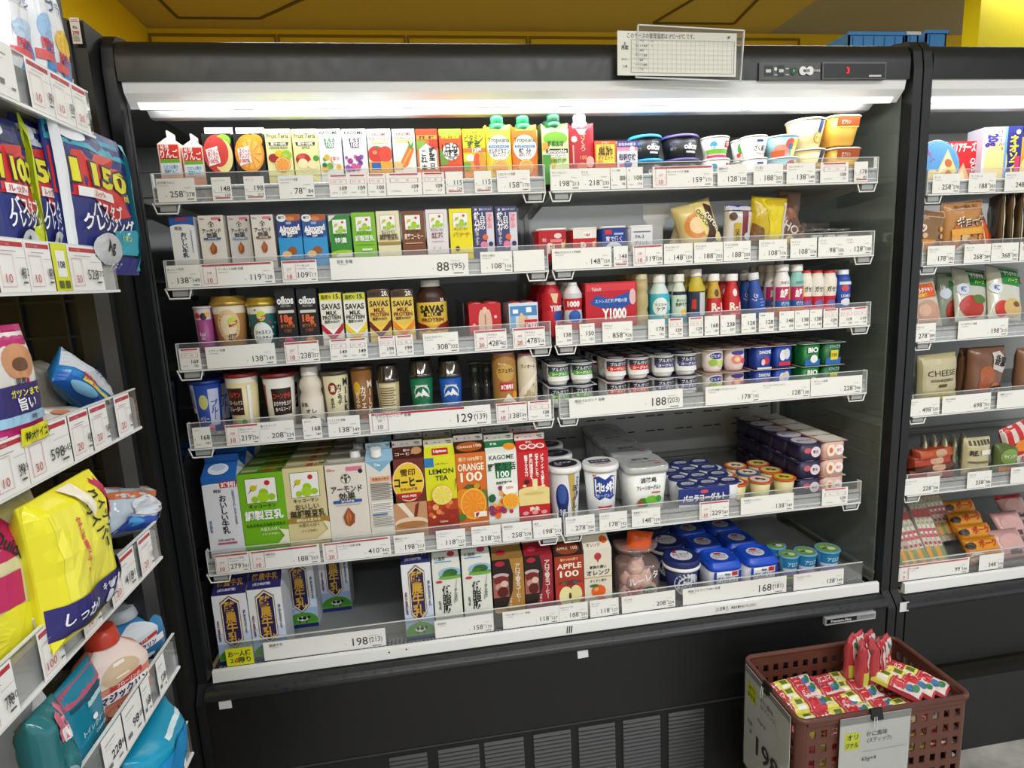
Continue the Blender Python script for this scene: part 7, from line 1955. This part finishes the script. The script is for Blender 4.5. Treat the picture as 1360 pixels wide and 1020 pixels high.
bx = MB().box(XW + .02, -.10, 0, -.056, .45, 1.725, M('#1b1c1e', .45, noise_amt=.06, scale=15))
bx.box(XW + .02, -.104, .1, -.40, -.10, 1.6, BLACKM)
for xx in (-.14, -.09):
    bx.box(xx, -.108, 0, xx + .012, -.10, 1.725, M('#25272a', .35))
tag(bevel(bx.build('filler_cabinet'), .004), 'tall plain black cabinet between the yellow wall and the long case', 'cabinet')
a, c = atY(90, 22, -.113), atY(108, 57, -.113)
b = MB().box(-.5 * (c.x - a.x), 0, 0, .5 * (c.x - a.x), .0008, a.z - c.z, '#dcd6d2')
b.art(front(c.x - a.x, a.z - c.z), lines(.12, .88, [.84, .9], '#a8343e', .02) + [T('税込', .5, .62, .12, '#333', w=.5), T('298', .5, .42, .2, '#a8343e', w=.7)] + lines(.12, .86, [.1, .16, .22, .28], '#8a8a8a', .02))
done(b.build('small_notice'), 'small white notice with red print stuck high on the black cabinet', 'notice', None, (a.x + c.x) / 2, -.1095, c.z)

# rails run along y; a local frame with x along the rail (towards the far end), facing +x world
def gshelf(k, name):
    root = empty('household_shelf', (GX, GY, GZ[k]), R(90))
    # local x = -world... after a 90 degree turn: local +x -> world +y, local -y -> world +x
    L = 1.5
    MB().box(-L, .006, .004, -.004, .36, .018, M('#9a9c9c', .4)).build('shelf_plate', root)
    ch = MB()
    ch.prism([(.0015, 0), (.0015, .036), (.006, .038), (.012, .006), (.012, 0)], -L, 0, M('#aeb1b1', .3, .3))
    ch.build('price_channel', root)
    ac = MB()
    ac.box(-L, -.0015, -.001, 0, .0005, .048, ACRYL)
    ac.box(-L, -.002, .047, 0, .001, .0485, M('#dfe4e4', .2))
    ac.box(-L, -.003, -.002, 0, .001, .001, M('#e6e8e8', .2))
    ac.build('acrylic_strip', root)
    tag(root, name, 'shelf', 'shelves of household goods')
    return root


GN = ['topmost household shelf rail beside the toothbrush bags', 'household shelf holding bath cleaner refills', 'household shelf holding pet food and blue pouch', 'household shelf holding yellow wiper bag', 'household shelf holding floor and glass cleaner bottles', 'lowest visible household shelf rail']
for k in range(6):
    gshelf(k, GN[k])


def gput(o, y, k, label, cat, group=None, dx=.02, dz=0, rz=0, rx=0, ry=0, z=None):
    """stand something on household shelf k, facing the aisle"""
    o.location = (GX - dx, y, (GZ[k] + .018 if z is None else z) + dz)
    o.rotation_euler = (rx, ry, R(90) + rz)
    return tag(o, label, cat, group)


def gy(px, py, dx=0):
    return atX(px, py, GX - dx).y


# tags on the household rails: (shelf, px0, px1, style, main, sub, box, label)
def gtag(k, p0, p1, style, main, sub, label, box=None, paper=None, h=.046, nm=''):
    y0, y1 = [next(q.y for q in (atX(px, py / 2, GX + .004) for py in range(2200, -400, -1)) if q.z > GZ[k] + .022) for px in (p0, p1)]
    w = y1 - y0
    b = MB().box(-w / 2, 0, 0, w / 2, .0004, h, paper or PAPER)
    A = []
    kk = h / w
    if style == 'r':
        A += [RR(.05, .86, .95, .95, RED), T('スーパーSALE', .1, .905, .06, '#e8b8c0', al='l', w=.4, b=0), RR(.05, .10, .05 + .4 * kk, .11, '#c88a92'), RR(.05, .70, .05 + .4 * kk, .71, '#c88a92'), RR(.05, .10, .06, .71, '#c88a92'), RR(.04 + .4 * kk, .10, .05 + .4 * kk, .71, '#c88a92'),
              T(box or '10', .05 + .2 * kk, .26, .24, RED, w=.3 * kk, b=0), T(main, .50 + .2 * kk + .14, .36, .32, TX, al='r', b=.2, w=.56 - .4 * kk + .06), T(sub, .95, .38, .2, TX, al='r', b=0, w=.24), RR(.7, .16, .86, .2, '#555'), RR(.1, .76, .6, .775, '#999'), RR(.55, .64, .9, .65, '#aaa')]
    elif style == 'w':
        A += [T(main, .6, .4, .3, TX, w=.5), T(sub, .88, .4, .2, TX, w=.24, b=0), RR(.1, .78, .6, .8, '#888'), RR(.1, .68, .4, .69, '#aaa'), RR(.08, .2, .3, .3, '#777'), RR(.6, .16, .8, .2, '#666')]
    elif style == 'y':
        A += [RR(.2, .3, .8, .86, '#f2f2ea'), T(main, .5, .56, .2, TX, w=.5), RR(.15, .06, .45, .22, '#55602a'), RR(.55, .06, .85, .22, '#55602a')]
    b.art(front(w, h), A)
    o = b.build('price_tag')
    o.location = (GX + .0035, (y0 + y1) / 2, GZ[k] + .001)
    o.rotation_euler = (0, 0, R(90))
    return tag(o, label, 'price tag', 'price tags on the household shelves')


for t in [
    (0, -6, 22, 'w', '', '', 'grey faced tag at the picture edge on the topmost household rail'),
    (0, 39, 70, 'r', '298', '321', 'red banner tag below the second toothbrush bag'),
    (0, 71, 98, 'r', '328', '354', 'red banner tag below the third toothbrush bag'),
    (0, 99, 118, 'r', '398', '429', 'red banner tag at the far end of the topmost household rail', '20'),
    (1, -3, 37, 'r', '400', '432', 'red banner tag below the first bath cleaner refill'),
    (1, 38, 71, 'r', '482', '520', 'red banner tag below the second bath cleaner refill'),
    (1, 73, 93, 'y', '108', '', 'yellow edged narrow tag on the bath cleaner rail'),
    (1, 94, 137, 'r', '528', '570', 'wide red banner tag at the far end of the bath cleaner rail', '30'),
    (2, -8, 36, 'r', '398', '429', 'red banner tag with 398 below the magenta pack', '10'),
    (2, 37, 94, 'r', '598', '645', 'wide red banner tag below the large magenta pack', '30'),
    (2, 96, 121, 'r', '380', '410', 'red banner tag below the magenta and white bag', '20'),
    (2, 123, 145, 'r', '495', '534', 'red banner tag below the blue wipes pouch', '20'),
    (2, 156, 175, 'r', '328', '354', 'red banner tag at the far end of the pet food rail', '20'),
    (3, -30, 22, 'r', '778', '840', 'red banner tag at the picture corner', '30'),
    (3, 56, 84, 'r', '1078', '1164', 'red banner tag with a four figure price', '100'),
    (3, 110, 133, 'r', '498', '537', 'red banner tag below the yellow wiper bag', '10'),
    (3, 148, 181, 'r', '418', '451', 'tall red banner tag beside the crinkled clear pack', '20'),
    (3, 187, 203, 'r', '498', '537', 'red banner tag at the far end of the wiper rail', '20'),
    (4, 140, 165, 'w', '228', '246', 'white tag with barcode below the teal bottle refill'),
    (4, 167, 189, 'w', '98', '105', 'white tag reading 98 below the orange cleaner'),
    (4, 191, 201, 'w', '168', '181', 'small white tag beside the one reading 98'),
    (4, 211, 221, 'w', '128', '138', 'small white tag at the far end of the cleaner rail'),
    (5, 228, 246, 'w', '108', '116', 'white tag on the lowest visible household rail'),
]:
    gtag(t[0], t[1], t[2], t[3], t[4], t[5], t[6], t[7] if len(t) > 7 else None, paper=M('#d9dd2c', .5) if t[3] == 'y' else None)


def gpouch(px0, px1, py0, py1, k, Tk, base, art, seed, label, cat, nm='refill_pouch', group=None, dx=.04, ry=0, rx=0, rz=0, wr=.004, rough=.2, z=None, yadd=0, H=None, **kw):
    """px range, py of top and foot measured on the picture; plane GX-dx"""
    a = atX(px0, (py0 + py1) / 2, GX - dx)
    c = atX(px1, (py0 + py1) / 2, GX - dx)
    m = (px0 + px1) / 2
    t_, b_ = atX(m, py0, GX - dx), atX(m, py1, GX - dx)
    W, H_ = c.y - a.y, H or (t_.z - GZ[k] - .019)
    b_.z = GZ[k] + .019
    o = pouch(W, H_, Tk, art, base, nm, seed, wr=wr, rough=rough, **kw)
    b_.z += lift(o, rx, ry) * .7
    return gput(o, (a.y + c.y) / 2 + yadd, k, label, cat, group, dx=dx, z=b_.z, rx=rx, ry=ry, rz=rz)


BR = lambda c: [RR(0, 0, 1, 1, '#e9edf2'), RR(.1, .7, .9, .92, '#dfe5ec'), T('エブリ', .5, .84, .09, '#5a6a8a', w=.6), T('ブラシ', .5, .74, .09, '#5a6a8a', w=.6), EE(.5, .5, .3, c, .1), PP('#3a8ad0', (.2, .1), (.6, .1), (.9, .4), (.4, .44)), RR(.1, .30, .6, .36, '#d85a5a'), T('限定', .4, .4, .08, '#c83a4a', w=.4), EE(.7, .2, .2, '#8cc0e8', .06)]
g0 = 'white toothbrush bags on the topmost household shelf'
gpouch(-30, 8, -40, 110, 0, .05, '#dfe6ee', BR('#b8d0e8'), 101, 'white and pale blue bag cut by the picture corner', 'bag', 'hanging_bag', g0)
gpouch(6, 36, -60, 118, 0, .05, '#e4eaf0', BR('#9cc0e4'), 102, 'white and pale blue bag with lettering, middle of the three', 'bag', 'hanging_bag', g0)
gpouch(36, 66, -30, 128, 0, .04, '#e8ecf0', BR('#e8c040') + [RR(.7, .0, 1, .3, '#e4d6dc')], 103, 'white bag with blue wave and small red print, nearest the far end', 'bag', 'hanging_bag', g0)
BATH = lambda num, c2: [RR(0, .0, 1, 1, '#262f78'), RR(0, .82, 1, .94, c2 if c2 != '#c7da1c' else '#2a2f4c'), EE(.2, .90, .16, '#e8ecf0', .05), PP('#d02a2c', (0, .78), (1, .84), (1, .45), (.6, .38), (.3, .5), (0, .5)),
                        T(num, .5, .66, .2, '#20244c', W=.84, b=4), T(num, .5, .66, .19, '#e6e02a', W=.78, b=2), T('ml', .84, .56, .08, '#e6e02a', w=.16), RR(.15, .50, .62, .56, '#f0f0f0'), T('ルック+', .38, .53, .05, '#c82a3a', w=.4),
                        T('バスタブ', .48, .43, .12, '#f2f4f8', w=.7, b=1), T('クレンジング', .5, .34, .12, '#f2f4f8', w=.84, b=1), RR(0, .0, 1, .12, '#1f2a84'), PP(c2, (.55, .3), (1, .34), (1, .14), (.5, .14)), EE(.42, .17, .22, '#c8ccd0', .11), T('Ag', .42, .18, .12, '#1a1a1c', w=.26, b=1), T('イオン', .72, .26, .05, '#e6e02a', w=.2), T('こすらず', .5, .05, .06, '#e8ecf8', w=.5)]
g1_ = 'bath cleaner refill pouches'
gpouch(-22, 33, 158, 345, 1, .022, '#262f78', BATH('1100', '#c7da1c') + [RR(.93, 0, 1, 1, '#c7da1c')], 111, 'red and navy refill pouch with a lime edge, cut by the picture edge', 'refill pouch', group=g1_, yadd=0, dx=.02)
gpouch(30, 68, 165, 348, 1, .020, '#262f78', BATH('50', '#c8ccd4') + [RR(.0, 0, .06, 1, '#c7da1c'), RR(.88, 0, 1, 1, '#e4e4e8')], 112, 'red and navy refill pouch between the lime edged and the teal edged ones', 'refill pouch', group=g1_, dx=.025)
gpouch(67, 163, 172, 348, 1, .026, '#25348a', BATH('1150', '#2a9fb8') + [RR(.93, .03, 1, .97, '#2a9fb8'), RR(0, .0, .05, 1, '#d8dce0')], 113, 'large glossy refill pouch with a teal edge and yellow digits', 'refill pouch', group=g1_, dx=.012, wr=.006)
g2_ = 'goods on the magenta pack shelf'
gpouch(-40, 42, 432, 640, 2, .03, '#b81e6c', [RR(0, 0, 1, 1, '#b81e6c'), RR(.04, .58, .93, .95, '#dfdcd8'), EE(.55, .74, .26, '#c89068', .13), EE(.55, .72, .12, '#6a4630', .05), T('国産)', .5, .60, .05, '#2a2a2a', w=.6), RR(.0, .36, .93, .58, '#2f2a6c'), T('ガツンまで', .5, .52, .06, '#e8e03c', w=.7), T('旨い', .5, .44, .1, '#f0f0f4', w=.5), RR(0, .30, .93, .37, '#9cc4e0'), T('中性・', .6, .335, .04, '#26305c', w=.5), RR(.3, .14, .94, .27, '#e6e324'), T('特大サイズ2', .6, .205, .07, '#20221a', w=.5), T('6', .85, .09, .06, '#f0d8e4', w=.1)], 121, 'large magenta and purple pack with a yellow flag', 'pack', 'dry_goods_pack', g2_, dx=.012, rough=.18)
gpouch(38, 66, 478, 620, 2, .05, '#bdb7b0', [RR(0, .7, 1, .95, '#a8a29c')], 122, 'plain pale grey pack behind the magenta pack', 'pack', 'dry_goods_pack', g2_, dx=.09)
gpouch(38, 98, 545, 628, 2, .05, '#d9d3cc', [RR(0, 0, 1, .35, '#c02a6c'), RR(.55, .3, 1, .6, '#c02a6c'), EE(.45, .6, .2, '#6a7060', .09), EE(.25, .5, .12, '#8aa878', .1), EE(.2, .8, .12, '#c87a50', .08)], 123, 'white and magenta bag slumped beside the large pack', 'bag', 'dry_goods_pack', g2_, dx=.03, ry=R(10))
gpouch(66, 138, 512, 572, 2, .035, '#2f86d0', [RR(0, .5, 1, 1, '#cfd6de'), RR(0, 0, 1, .3, '#1d62bc'), T('W除菌', .3, .42, .2, '#c83048', w=.3, b=2, rot=-5), T('クリーナー', .52, .76, .18, '#2a3a6a', w=.5), RR(.2, .3, .9, .4, '#e0dc5a'), EE(.88, .5, .1, '#1d50b0', .3), EE(.3, .15, .2, '#8cc8ec', .1)], 124, 'blue and silver wipes pouch leaning steeply at the far end', 'refill pouch', 'wipes_pouch', g2_, dx=.04, ry=R(38), wr=.004)
g3_ = 'goods on the wiper shelf'
WIP = [RR(0, .0, 1, 1, '#e4dc2c'), RR(.1, .3, .9, .9, '#ece650'), T('立体吸着ドライ', .34, .62, .05, '#d84a60', vert=1, h=.4), T('クイックル', .74, .72, .13, '#22242c', w=.5, rot=-72), T('ワイパー', .56, .68, .13, '#22242c', w=.44, rot=-72), PP('#b81e58', (.8, .95), (.92, .98), (1, .6), (.86, .66)), T('Quickle', .90, .78, .06, '#f4e0e8', w=.3, rot=-78), RR(.0, .08, 1, .30, '#2b276c'), T('しっかり', .22, .19, .1, '#e8e8f4', w=.34, rot=-4), T('キャッチ', .62, .24, .06, '#e8e8f4', w=.3), EE(.62, .13, .04, '#d8d8ec', .05), EE(.72, .13, .04, '#d8d8ec', .05), EE(.62, .22, .04, '#d8d8ec', .03), EE(.86, .25, .14, '#3a3c50', .10), RR(0, 0, 1, .08, '#e4dc2c'), PP('#e8e0d0', (.4, 1), (.6, 1), (.56, .8), (.5, .76))]
gpouch(34, 136, 640, 842, 3, .05, '#e4dc2c', WIP, 131, 'big yellow wiper sheet bag with a navy band', 'bag', 'wiper_bag', g3_, dx=.0, rough=.2, wr=.008)
gpouch(-60, 52, 668, 790, 3, .04, '#d8cc84', [RR(.0, .0, 1, 1, '#d9d2a4'), RR(.0, .7, .4, 1, '#b81e58'), T('Quickle', .3, .76, .12, '#22242c', w=.4, rot=-50), T('クイックル', .68, .56, .12, '#22242c', w=.4, rot=-60), T('ワイパー', .5, .4, .12, '#22242c', w=.36, rot=-60), RR(.0, .4, .3, .62, '#c02a60'), EE(.2, .2, .3, '#e4dc2c', .2), RR(.8, .7, 1, .9, '#a8a07c')], 132, 'cream and yellow wiper sheet bag cut by the picture edge', 'bag', 'wiper_bag', g3_, dx=.03)
gpouch(118, 194, 662, 750, 3, .06, '#b9c6d4', [RR(0, .75, 1, 1, '#c86a38'), PP('#2450b0', (.05, .1), (.5, .12), (.8, .35), (.2, .4)), EE(.5, .6, .3, '#d8e0e8', .2), EE(.3, .3, .1, '#4a9ad8', .1), RR(.7, .3, 1, .6, '#d4d8dc')], 133, 'crinkled clear and silver pack at the far end of the wiper shelf', 'pack', 'refill_pack', g3_, dx=.04, wr=.012, rough=.12, ry=R(18))
gpouch(4, 62, 790, 900, 3, .06, '#a8a6ac', [RR(.1, .1, .9, .9, '#b8b6bc'), PP('#b81e58', (.2, .4), (.36, .5), (.34, .3), (.2, .2)), RR(.35, .7, .6, .8, '#c8d82a'), RR(.4, .56, .66, .7, '#1f1f24'), EE(.7, .4, .16, '#7aa8c8', .2), EE(.5, .15, .2, '#c8c888', .1)], 134, 'grey sheet pack with a small magenta flash, below the cream bag', 'pack', 'sheet_pack', g3_, dx=.03, ry=R(-6))
gpouch(-40, 20, 800, 900, 3, .08, '#7a828c', [EE(.5, .5, .3, '#b8c0c8', .2)], 135, 'dull grey blue plastic pack at the picture edge', 'pack', 'sheet_pack', g3_, dx=.05)
gpouch(-40, 12, 880, 990, 4, .08, '#b0b4b8', [EE(.5, .6, .3, '#d8dcdf', .2)], 136, 'shiny grey wrapped pack at the picture edge below', 'pack', 'sheet_pack', g3_, dx=.06)
# bottles on the cleaner shelf


def gbottle(px0, px1, py0, py1, base, art, label, capc, k=4, dx=.03, ry=0, neck=.25, group='cleaner bottles', cap=True):
    m = (px0 + px1) / 2
    b_ = atZ(m, py1, GZ[k] + .019)
    dx = GX - b_.x
    a, c = atX(px0, (py0 + py1) / 2, GX - dx), atX(px1, (py0 + py1) / 2, GX - dx)
    t_ = atX(m, py0, GX - dx)
    W, H = c.y - a.y, t_.z - b_.z
    r = W / 2
    b = MB()
    prof = [(r * .86, 0), (r * .98, .006), (r, H * .25), (r * .96, H * .5), (r * .72, H * .68), (r * .42, H * .78), (r * .34, H * .82)]
    b.loft(prof, M(base, .25), sq=2.6, ay=.55, n=40)
    rad = lambda v: next((r0 + (r1 - r0) * (v - z0) / (z1 - z0) for (r0, z0), (r1, z1) in zip(prof, prof[1:]) if z0 <= v <= z1 and z1 > z0), r * .34)
    fn = lambda u, v, off: ((u - .5) * 2 * rad(v * H * .82) * .9, -.55 * rad(v * H * .82) * (1 - abs(2 * u - 1) ** 2.6 * .72) ** (1 / 2.6) - off * 1.2 - .0008, v * H * .82)
    b.art(Surf(fn, W * .9, H * .82), art, base=3)
    o = b.build('cleaner_bottle')
    cp = MB()
    cp.loft([(r * .38, H * .80), (r * .40, H * .82), (r * .36, H * .92), (r * .30, H)], M(capc, .3), n=24)
    cp.build('bottle_cap', o)
    return gput(o, (a.y + c.y) / 2, k, label, 'bottle', group, dx=dx + .014, z=b_.z, ry=ry, rz=R(-30))


gbottle(128, 188, 822, 952, '#d98a72', [RR(0, .5, 1, 1, '#e4d0c8'), EE(.5, .62, .3, '#c8b090', .16), RR(.4, .56, .6, .76, '#e8e4d8'), PP('#b8302c', (.3, .48), (.8, .54), (.8, .46), (.3, .40)), RR(.1, .28, .9, .42, '#ece4e0'), T('マジックリン', .5, .35, .12, '#2a2c5c', w=.76, b=2), T('フローリング', .56, .47, .06, '#f4e4e0', w=.4), EE(.5, .14, .3, '#e0a08c', .08), T('6.1ml', .4, .2, .06, '#a84a30', w=.4)], 'orange and white floor cleaner bottle with a red cap', '#c8402c', dx=.02)
gbottle(150, 206, 800, 885, '#2a7ab4', [EE(.5, .6, .34, '#cfd8de', .3), PP('#b8302c', (.3, .48), (.8, .54), (.8, .46), (.3, .40)), RR(.1, .28, .9, .42, '#ece8ec'), T('マジックリン', .5, .35, .12, '#2a2c5c', w=.76, b=2), T('ガラス', .56, .5, .06, '#f4e4e0', w=.3), EE(.5, .12, .2, '#c8dce8', .06)], 'blue glass cleaner bottle behind the orange one', '#b8c0c8', dx=.05)
gpouch(72, 134, 885, 1040, 4, .026, '#19809c', [RR(0, .8, 1, .96, '#b8506c'), RR(.1, .74, .9, .78, '#1a4a5c'), RR(.4, .66, .9, .72, '#b8d8dc'), T('トイレクリーナー', .55, .45, .07, '#a8d0d8', w=.7), T('CLEANER', .6, .36, .05, '#a8d0d8', w=.5), EE(.5, .52, .06, '#e8f0f0', .03)], 141, 'teal cleaner refill pouch with a pink top band', 'refill pouch', 'refill_pouch', 'cleaner refill pouches', dx=.02, wr=.003)
gpouch(38, 82, 930, 1050, 4, .03, '#2a6a70', [PP('#c86a80', (.3, .9), (.9, .98), (.9, .7), (.4, .72)), RR(.5, .7, .9, .8, '#d8d8d4'), EE(.4, .4, .2, '#7a9a98', .12), EE(.7, .3, .12, '#1a2a2c', .1)], 142, 'wrinkled dark teal refill pouch with a pink corner', 'refill pouch', 'refill_pouch', 'cleaner refill pouches', dx=.0, wr=.01, rough=.12)
gpouch(160, 232, 960, 1050, 5, .06, '#1592b8', [RR(.4, .84, .9, .90, '#c8e0e4'), RR(.1, .2, .9, .7, '#1a86c4'), RR(0, 0, 1, .2, '#1d5ab0')], 143, 'turquoise refill pouch on the lowest visible household shelf', 'refill pouch', 'refill_pouch', 'cleaner refill pouches', dx=.01, wr=.005)

# ============================================================ basket of candy by the case
BR_ = M('#5c352a', .38, noise_amt=.06, scale=40)
bz = .39
TL, TR_, BRr, BL = [atZ(x, y, bz) for x, y in ((994, 866), (1187, 849), (1286, 915), (1058, 966))]
c0 = (TL + TR_ + BRr + BL) / 4
Wd = ((TR_ - TL).length + (BRr - BL).length) / 2
Dp = ((TL - BL).length + (TR_ - BRr).length) / 2
ang = math.atan2((TR_ - TL).y + (BRr - BL).y, (TR_ - TL).x + (BRr - BL).x)


def make_basket(z0, z1, label, holes_top=True):
    root = empty('plastic_basket', (c0.x, c0.y, z0), ang)
    h = z1 - z0
    for nm, hw, hd, side in (('front', Wd / 2, Dp / 2, 0), ('back', Wd / 2, Dp / 2, 1), ('end', Dp / 2, Wd / 2, 2), ('end', Dp / 2, Wd / 2, 3)):
        # each wall is a plate with rows of rectangular openings, built from strips
        b = MB()
        L = hw * 2 - .03
        th = .003
        n = 14 if side < 2 else 9
        rows = [(h * (.16 + .155 * q), h * (.16 + .155 * q) + h * .085) for q in range(5)]
        pitch = L / n
        zz = [0] + [v for r_ in rows for v in r_] + [h - .012]
        solid = (lambda i, q: False)
        for q in range(0, len(zz) - 1, 2):
            b.box(-L / 2, 0, zz[q], L / 2, th, zz[q + 1], BR_)
        for q in range(1, len(zz) - 1, 2):
            for i in range(n + 1):
                x0 = -L / 2 + i * pitch - pitch * .25
                x1 = x0 + pitch * .5
                b.box(max(x0, -L / 2), 0, zz[q], min(x1, L / 2), th, zz[q + 1], BR_)
            if side >= 2 and q == 9:
                pass
        b.box(-L / 2, -.004, h - .014, L / 2, .004, h, BR_)
        o = b.build('side_wall', root)
        if side == 0:
            o.location = (0, -hd, 0)
        elif side == 1:
            o.location = (0, hd, 0); o.rotation_euler = (0, 0, math.pi)
        elif side == 2:
            o.location = (hd, 0, 0); o.rotation_euler = (0, 0, R(90))
        else:
            o.location = (-hd, 0, 0); o.rotation_euler = (0, 0, R(-90))
    # rounded corners and rolled rim
    rim = []
    rc = .018
    for (sx, sy, a0) in ((1, -1, -90), (1, 1, 0), (-1, 1, 90), (-1, -1, 180)):
        cx, cy = sx * (Wd / 2 - rc), sy * (Dp / 2 - rc)
        pts = [(cx + math.cos(R(a0 + 15 * q)) * rc, cy + math.sin(R(a0 + 15 * q)) * rc) for q in range(7)]
        rim += [(x, y, h - .004) for x, y in pts]
        cor = MB()
        for p, q in zip(pts, pts[1:]):
            cor.add([(p[0], p[1], 0), (q[0], q[1], 0), (q[0], q[1], h), (p[0], p[1], h), (p[0] * .985, p[1] * .985, 0), (q[0] * .985, q[1] * .985, 0), (q[0] * .985, q[1] * .985, h), (p[0] * .985, p[1] * .985, h)], [(0, 1, 2, 3), (5, 4, 7, 6), (3, 2, 6, 7)], BR_)
        cor.build('corner', root)
    r_ = MB()
    r_.tube(rim + [rim[0]], .0055, BR_, 8)
    r_.build('rim', root)
    MB().box(-Wd / 2 + .006, -Dp / 2 + .006, 0, Wd / 2 - .006, Dp / 2 - .006, .004, BR_).build('basket_floor', root)
    return tag(root, label, 'basket')


make_basket(.185, bz, 'brown perforated plastic basket full of red candy packs, on top of another')
make_basket(.0, .180, 'brown perforated plastic basket underneath, standing on the floor')
ca, sa = math.cos(ang), math.sin(ang)


def bw_(u, v, z):
    return (c0.x + u * ca - v * sa, c0.y + u * sa + v * ca, z)


def candy(seed, ln=.13):
    rr = random.Random(seed)
    o = pouch(ln, .038, .020, [RR(0, 0, 1, 1, '#c03c48'), RR(.30 + rr.uniform(-.05, .05), 0, .52, 1, '#d8d45c'), RR(.33, .2, .49, .5, '#e8e6e0'), RR(.35, .55, .48, .8, '#5a6a20'), T('カニカマ', .16, .5, .5, '#f4dcd8', w=.26), RR(.55, .1, .98, .9, '#d8c8c4'), EE(.66, .5, .08, '#c42634', .3), EE(.82, .45, .07, '#3a6a9a', .2), EE(.9, .6, .05, '#2a7a4a', .2), RR(.56, .1, .6, .9, '#c42634'), RR(.72, .2, .76, .8, '#c43a44')], '#c85058', 'snack_pack', seed, wr=.006, nx=16, ny=8, rough=.15)
    return o


protos = [candy(200 + k) for k in range(3)]
rr = random.Random(77)
cnt = 0
CG_ = 'red candy packs heaped in the brown basket'
for lay, zc in ((0, .290), (1, .316), (2, .341)):
    for i in range(4):
        for j in range(5):
            if lay == 2 and rr.random() < .25:
                continue
            src = protos[(i + j + lay) % 3]
            c = src if cnt < 3 and src.users_collection and src.get('label') is None else copy_tree(src)
            u = -Wd / 2 + .078 + i * (Wd - .150) / 3 * .9
            v = -Dp / 2 + .014 + j * (Dp - .068) / 4
            c.location = bw_(u + rr.uniform(-.01, .01), v + rr.uniform(-.006, .006), zc + rr.uniform(-.004, .004) - .02)
            c.rotation_euler = (R(-90 + rr.uniform(-14, 14) + 8), rr.uniform(-.08, .08), ang + R(rr.uniform(-10, 10)))
            # lying face up: swing about its own length
            c.location.y += .02 * 0
            tag(c, 'red and yellow crab stick snack pack heaped with its like in the brown basket', 'snack pack', CG_)
            cnt += 1
for k in range(7):
    c = copy_tree(protos[k % 3])
    u, v = Wd / 2 - .125 + (k % 4) * .021, Dp / 2 - .055 + (k // 4) * .026
    c.location = bw_(u, v, .37 + rr.uniform(-.003, .006))
    c.rotation_euler = (R(rr.uniform(-6, 6)), R(-90 + rr.uniform(-8, 8)), ang + R(rr.uniform(20, 90)))
    tag(c, 'red and yellow snack pack standing upright in the back corner of the basket', 'snack pack', 'upright packs in the basket corner')
for k in range(3):
    c = copy_tree(protos[k])
    c.location = bw_(Wd / 2 - .108 + .026 * k, -.01 - .004 * k, .352 + .004 * k)
    c.rotation_euler = (R(-70), R(0), ang + R(-62))
    tag(c, 'red and yellow snack pack lying crosswise at the outer end of the basket', 'snack pack', 'crosswise packs at the basket end')


def sign(w, h, label, loc, rz, big, cl=True):
    root = empty('price_sign', loc, rz)
    b = MB().box(-w / 2, 0, -h, w / 2, .001, 0, M('#c9cccb', .5))
    F = Flat((-w / 2, 0, -h), (1, 0, 0), (0, 0, 1), (0, -1, 0), w, h)
    b.art(F, [RR(0, .94, 1, 1, '#8c9090'), RR(.07, .72, .28, .87, '#cfdc1e'), T('オリ', .175, .83, .055, '#1f2410', w=.16), T('ジナル', .175, .76, .055, '#1f2410', w=.18), T('かに風味', .52, .84, .05, '#4a4c4c', w=.3, b=0), T('(スティック)', .56, .78, .05, '#4a4c4c', w=.34, b=0), RR(.32, .69, .95, .694, '#9a9c9c'), T('65g×4', .42, .62, .05, '#333', w=.26, b=0), T('税抜', .16, .5, .04, '#333', b=0), T('¥', .18, .42, .06, '#333', b=0), T('198', .56, .36, .26, '#151515', w=.7, b=.3), T('税込(¥213)', .7, .14, .06, '#333', w=.4, b=0)])
    b.build('card', root)
    s_ = MB().box(-w / 2 - .002, -.0015, -h, w / 2 + .002, -.0008, .004, clear('card_sleeve', '#fafafa', .03, .1))
    s_.build('sleeve', root)
    c = MB()
    c.prism([(-.006, -.008), (.012, -.008), (.004, .012), (0, .012)], -.012, .012, '#141414')
    c.tube([(-.008, -.006, .0), (-.01, -.008, -.02), (-.006, -.009, -.026), (-.002, -.008, -.02), (-.004, -.006, 0)], .0008, '#b8b8b8', 6)
    c.build('binder_clip', root)
    return tag(root, label, 'price sign', 'price signs on the basket')


p = atZ(1152, 962, bz)
q = bw_(-.03, -Dp / 2 - .008, bz - .004)
sa0 = sign(.152, .25, 'white price sign in a clear sleeve clipped to the basket front', q, ang, 0)
sa1 = sign(.17, .25, 'white price sign in a clear sleeve on the end of the basket, facing the milk', bw_(-Wd / 2 - .008, -.0, bz - .004), ang - R(90), 0)
# crates on top of the second case and beyond
BLU = M('#3f86c6', .4, noise_amt=.05, scale=30)
for k, (x0, x1, y0, y1, Y, lb) in enumerate(((1127, 1200, 43, 62, .20, 'pale blue plastic crate on top of the case, nearest the control panel'), (1203, 1219, 43, 62, .20, 'narrow white edged blue crate between two blue crates'), (1229, 1256, 41, 62, .20, 'blue plastic crate on top of the second case'))):
    a, c = atY(x0, y1, Y), atY(x1, y1, Y)
    w = c.x - a.x
    h = max(.05, atY(x0, y0, Y).z - HT)
    b = MB()
    b.box(0, 0, 0, w, .25, .004, BLU)
    for (u0, v0, u1, v1) in ((0, 0, w, .004), (0, .246, w, .25), (0, 0, .004, .25), (w - .004, 0, w, .25)):
        b.box(u0, v0, 0, u1, v1, h, BLU)
    b.box(-.004, -.004, h - .008, w + .004, .002, h, BLU if k != 1 else '#cfd6dc')
    i = 0.01
    while i < w - .02:
        b.box(i, -.003, .004, i + .004, .001, h - .01, BLU)
        i += .03
    o = b.build('plastic_crate')
    done(o, lb, 'crate', 'blue crates on the case tops', a.x, Y, HT + .001)
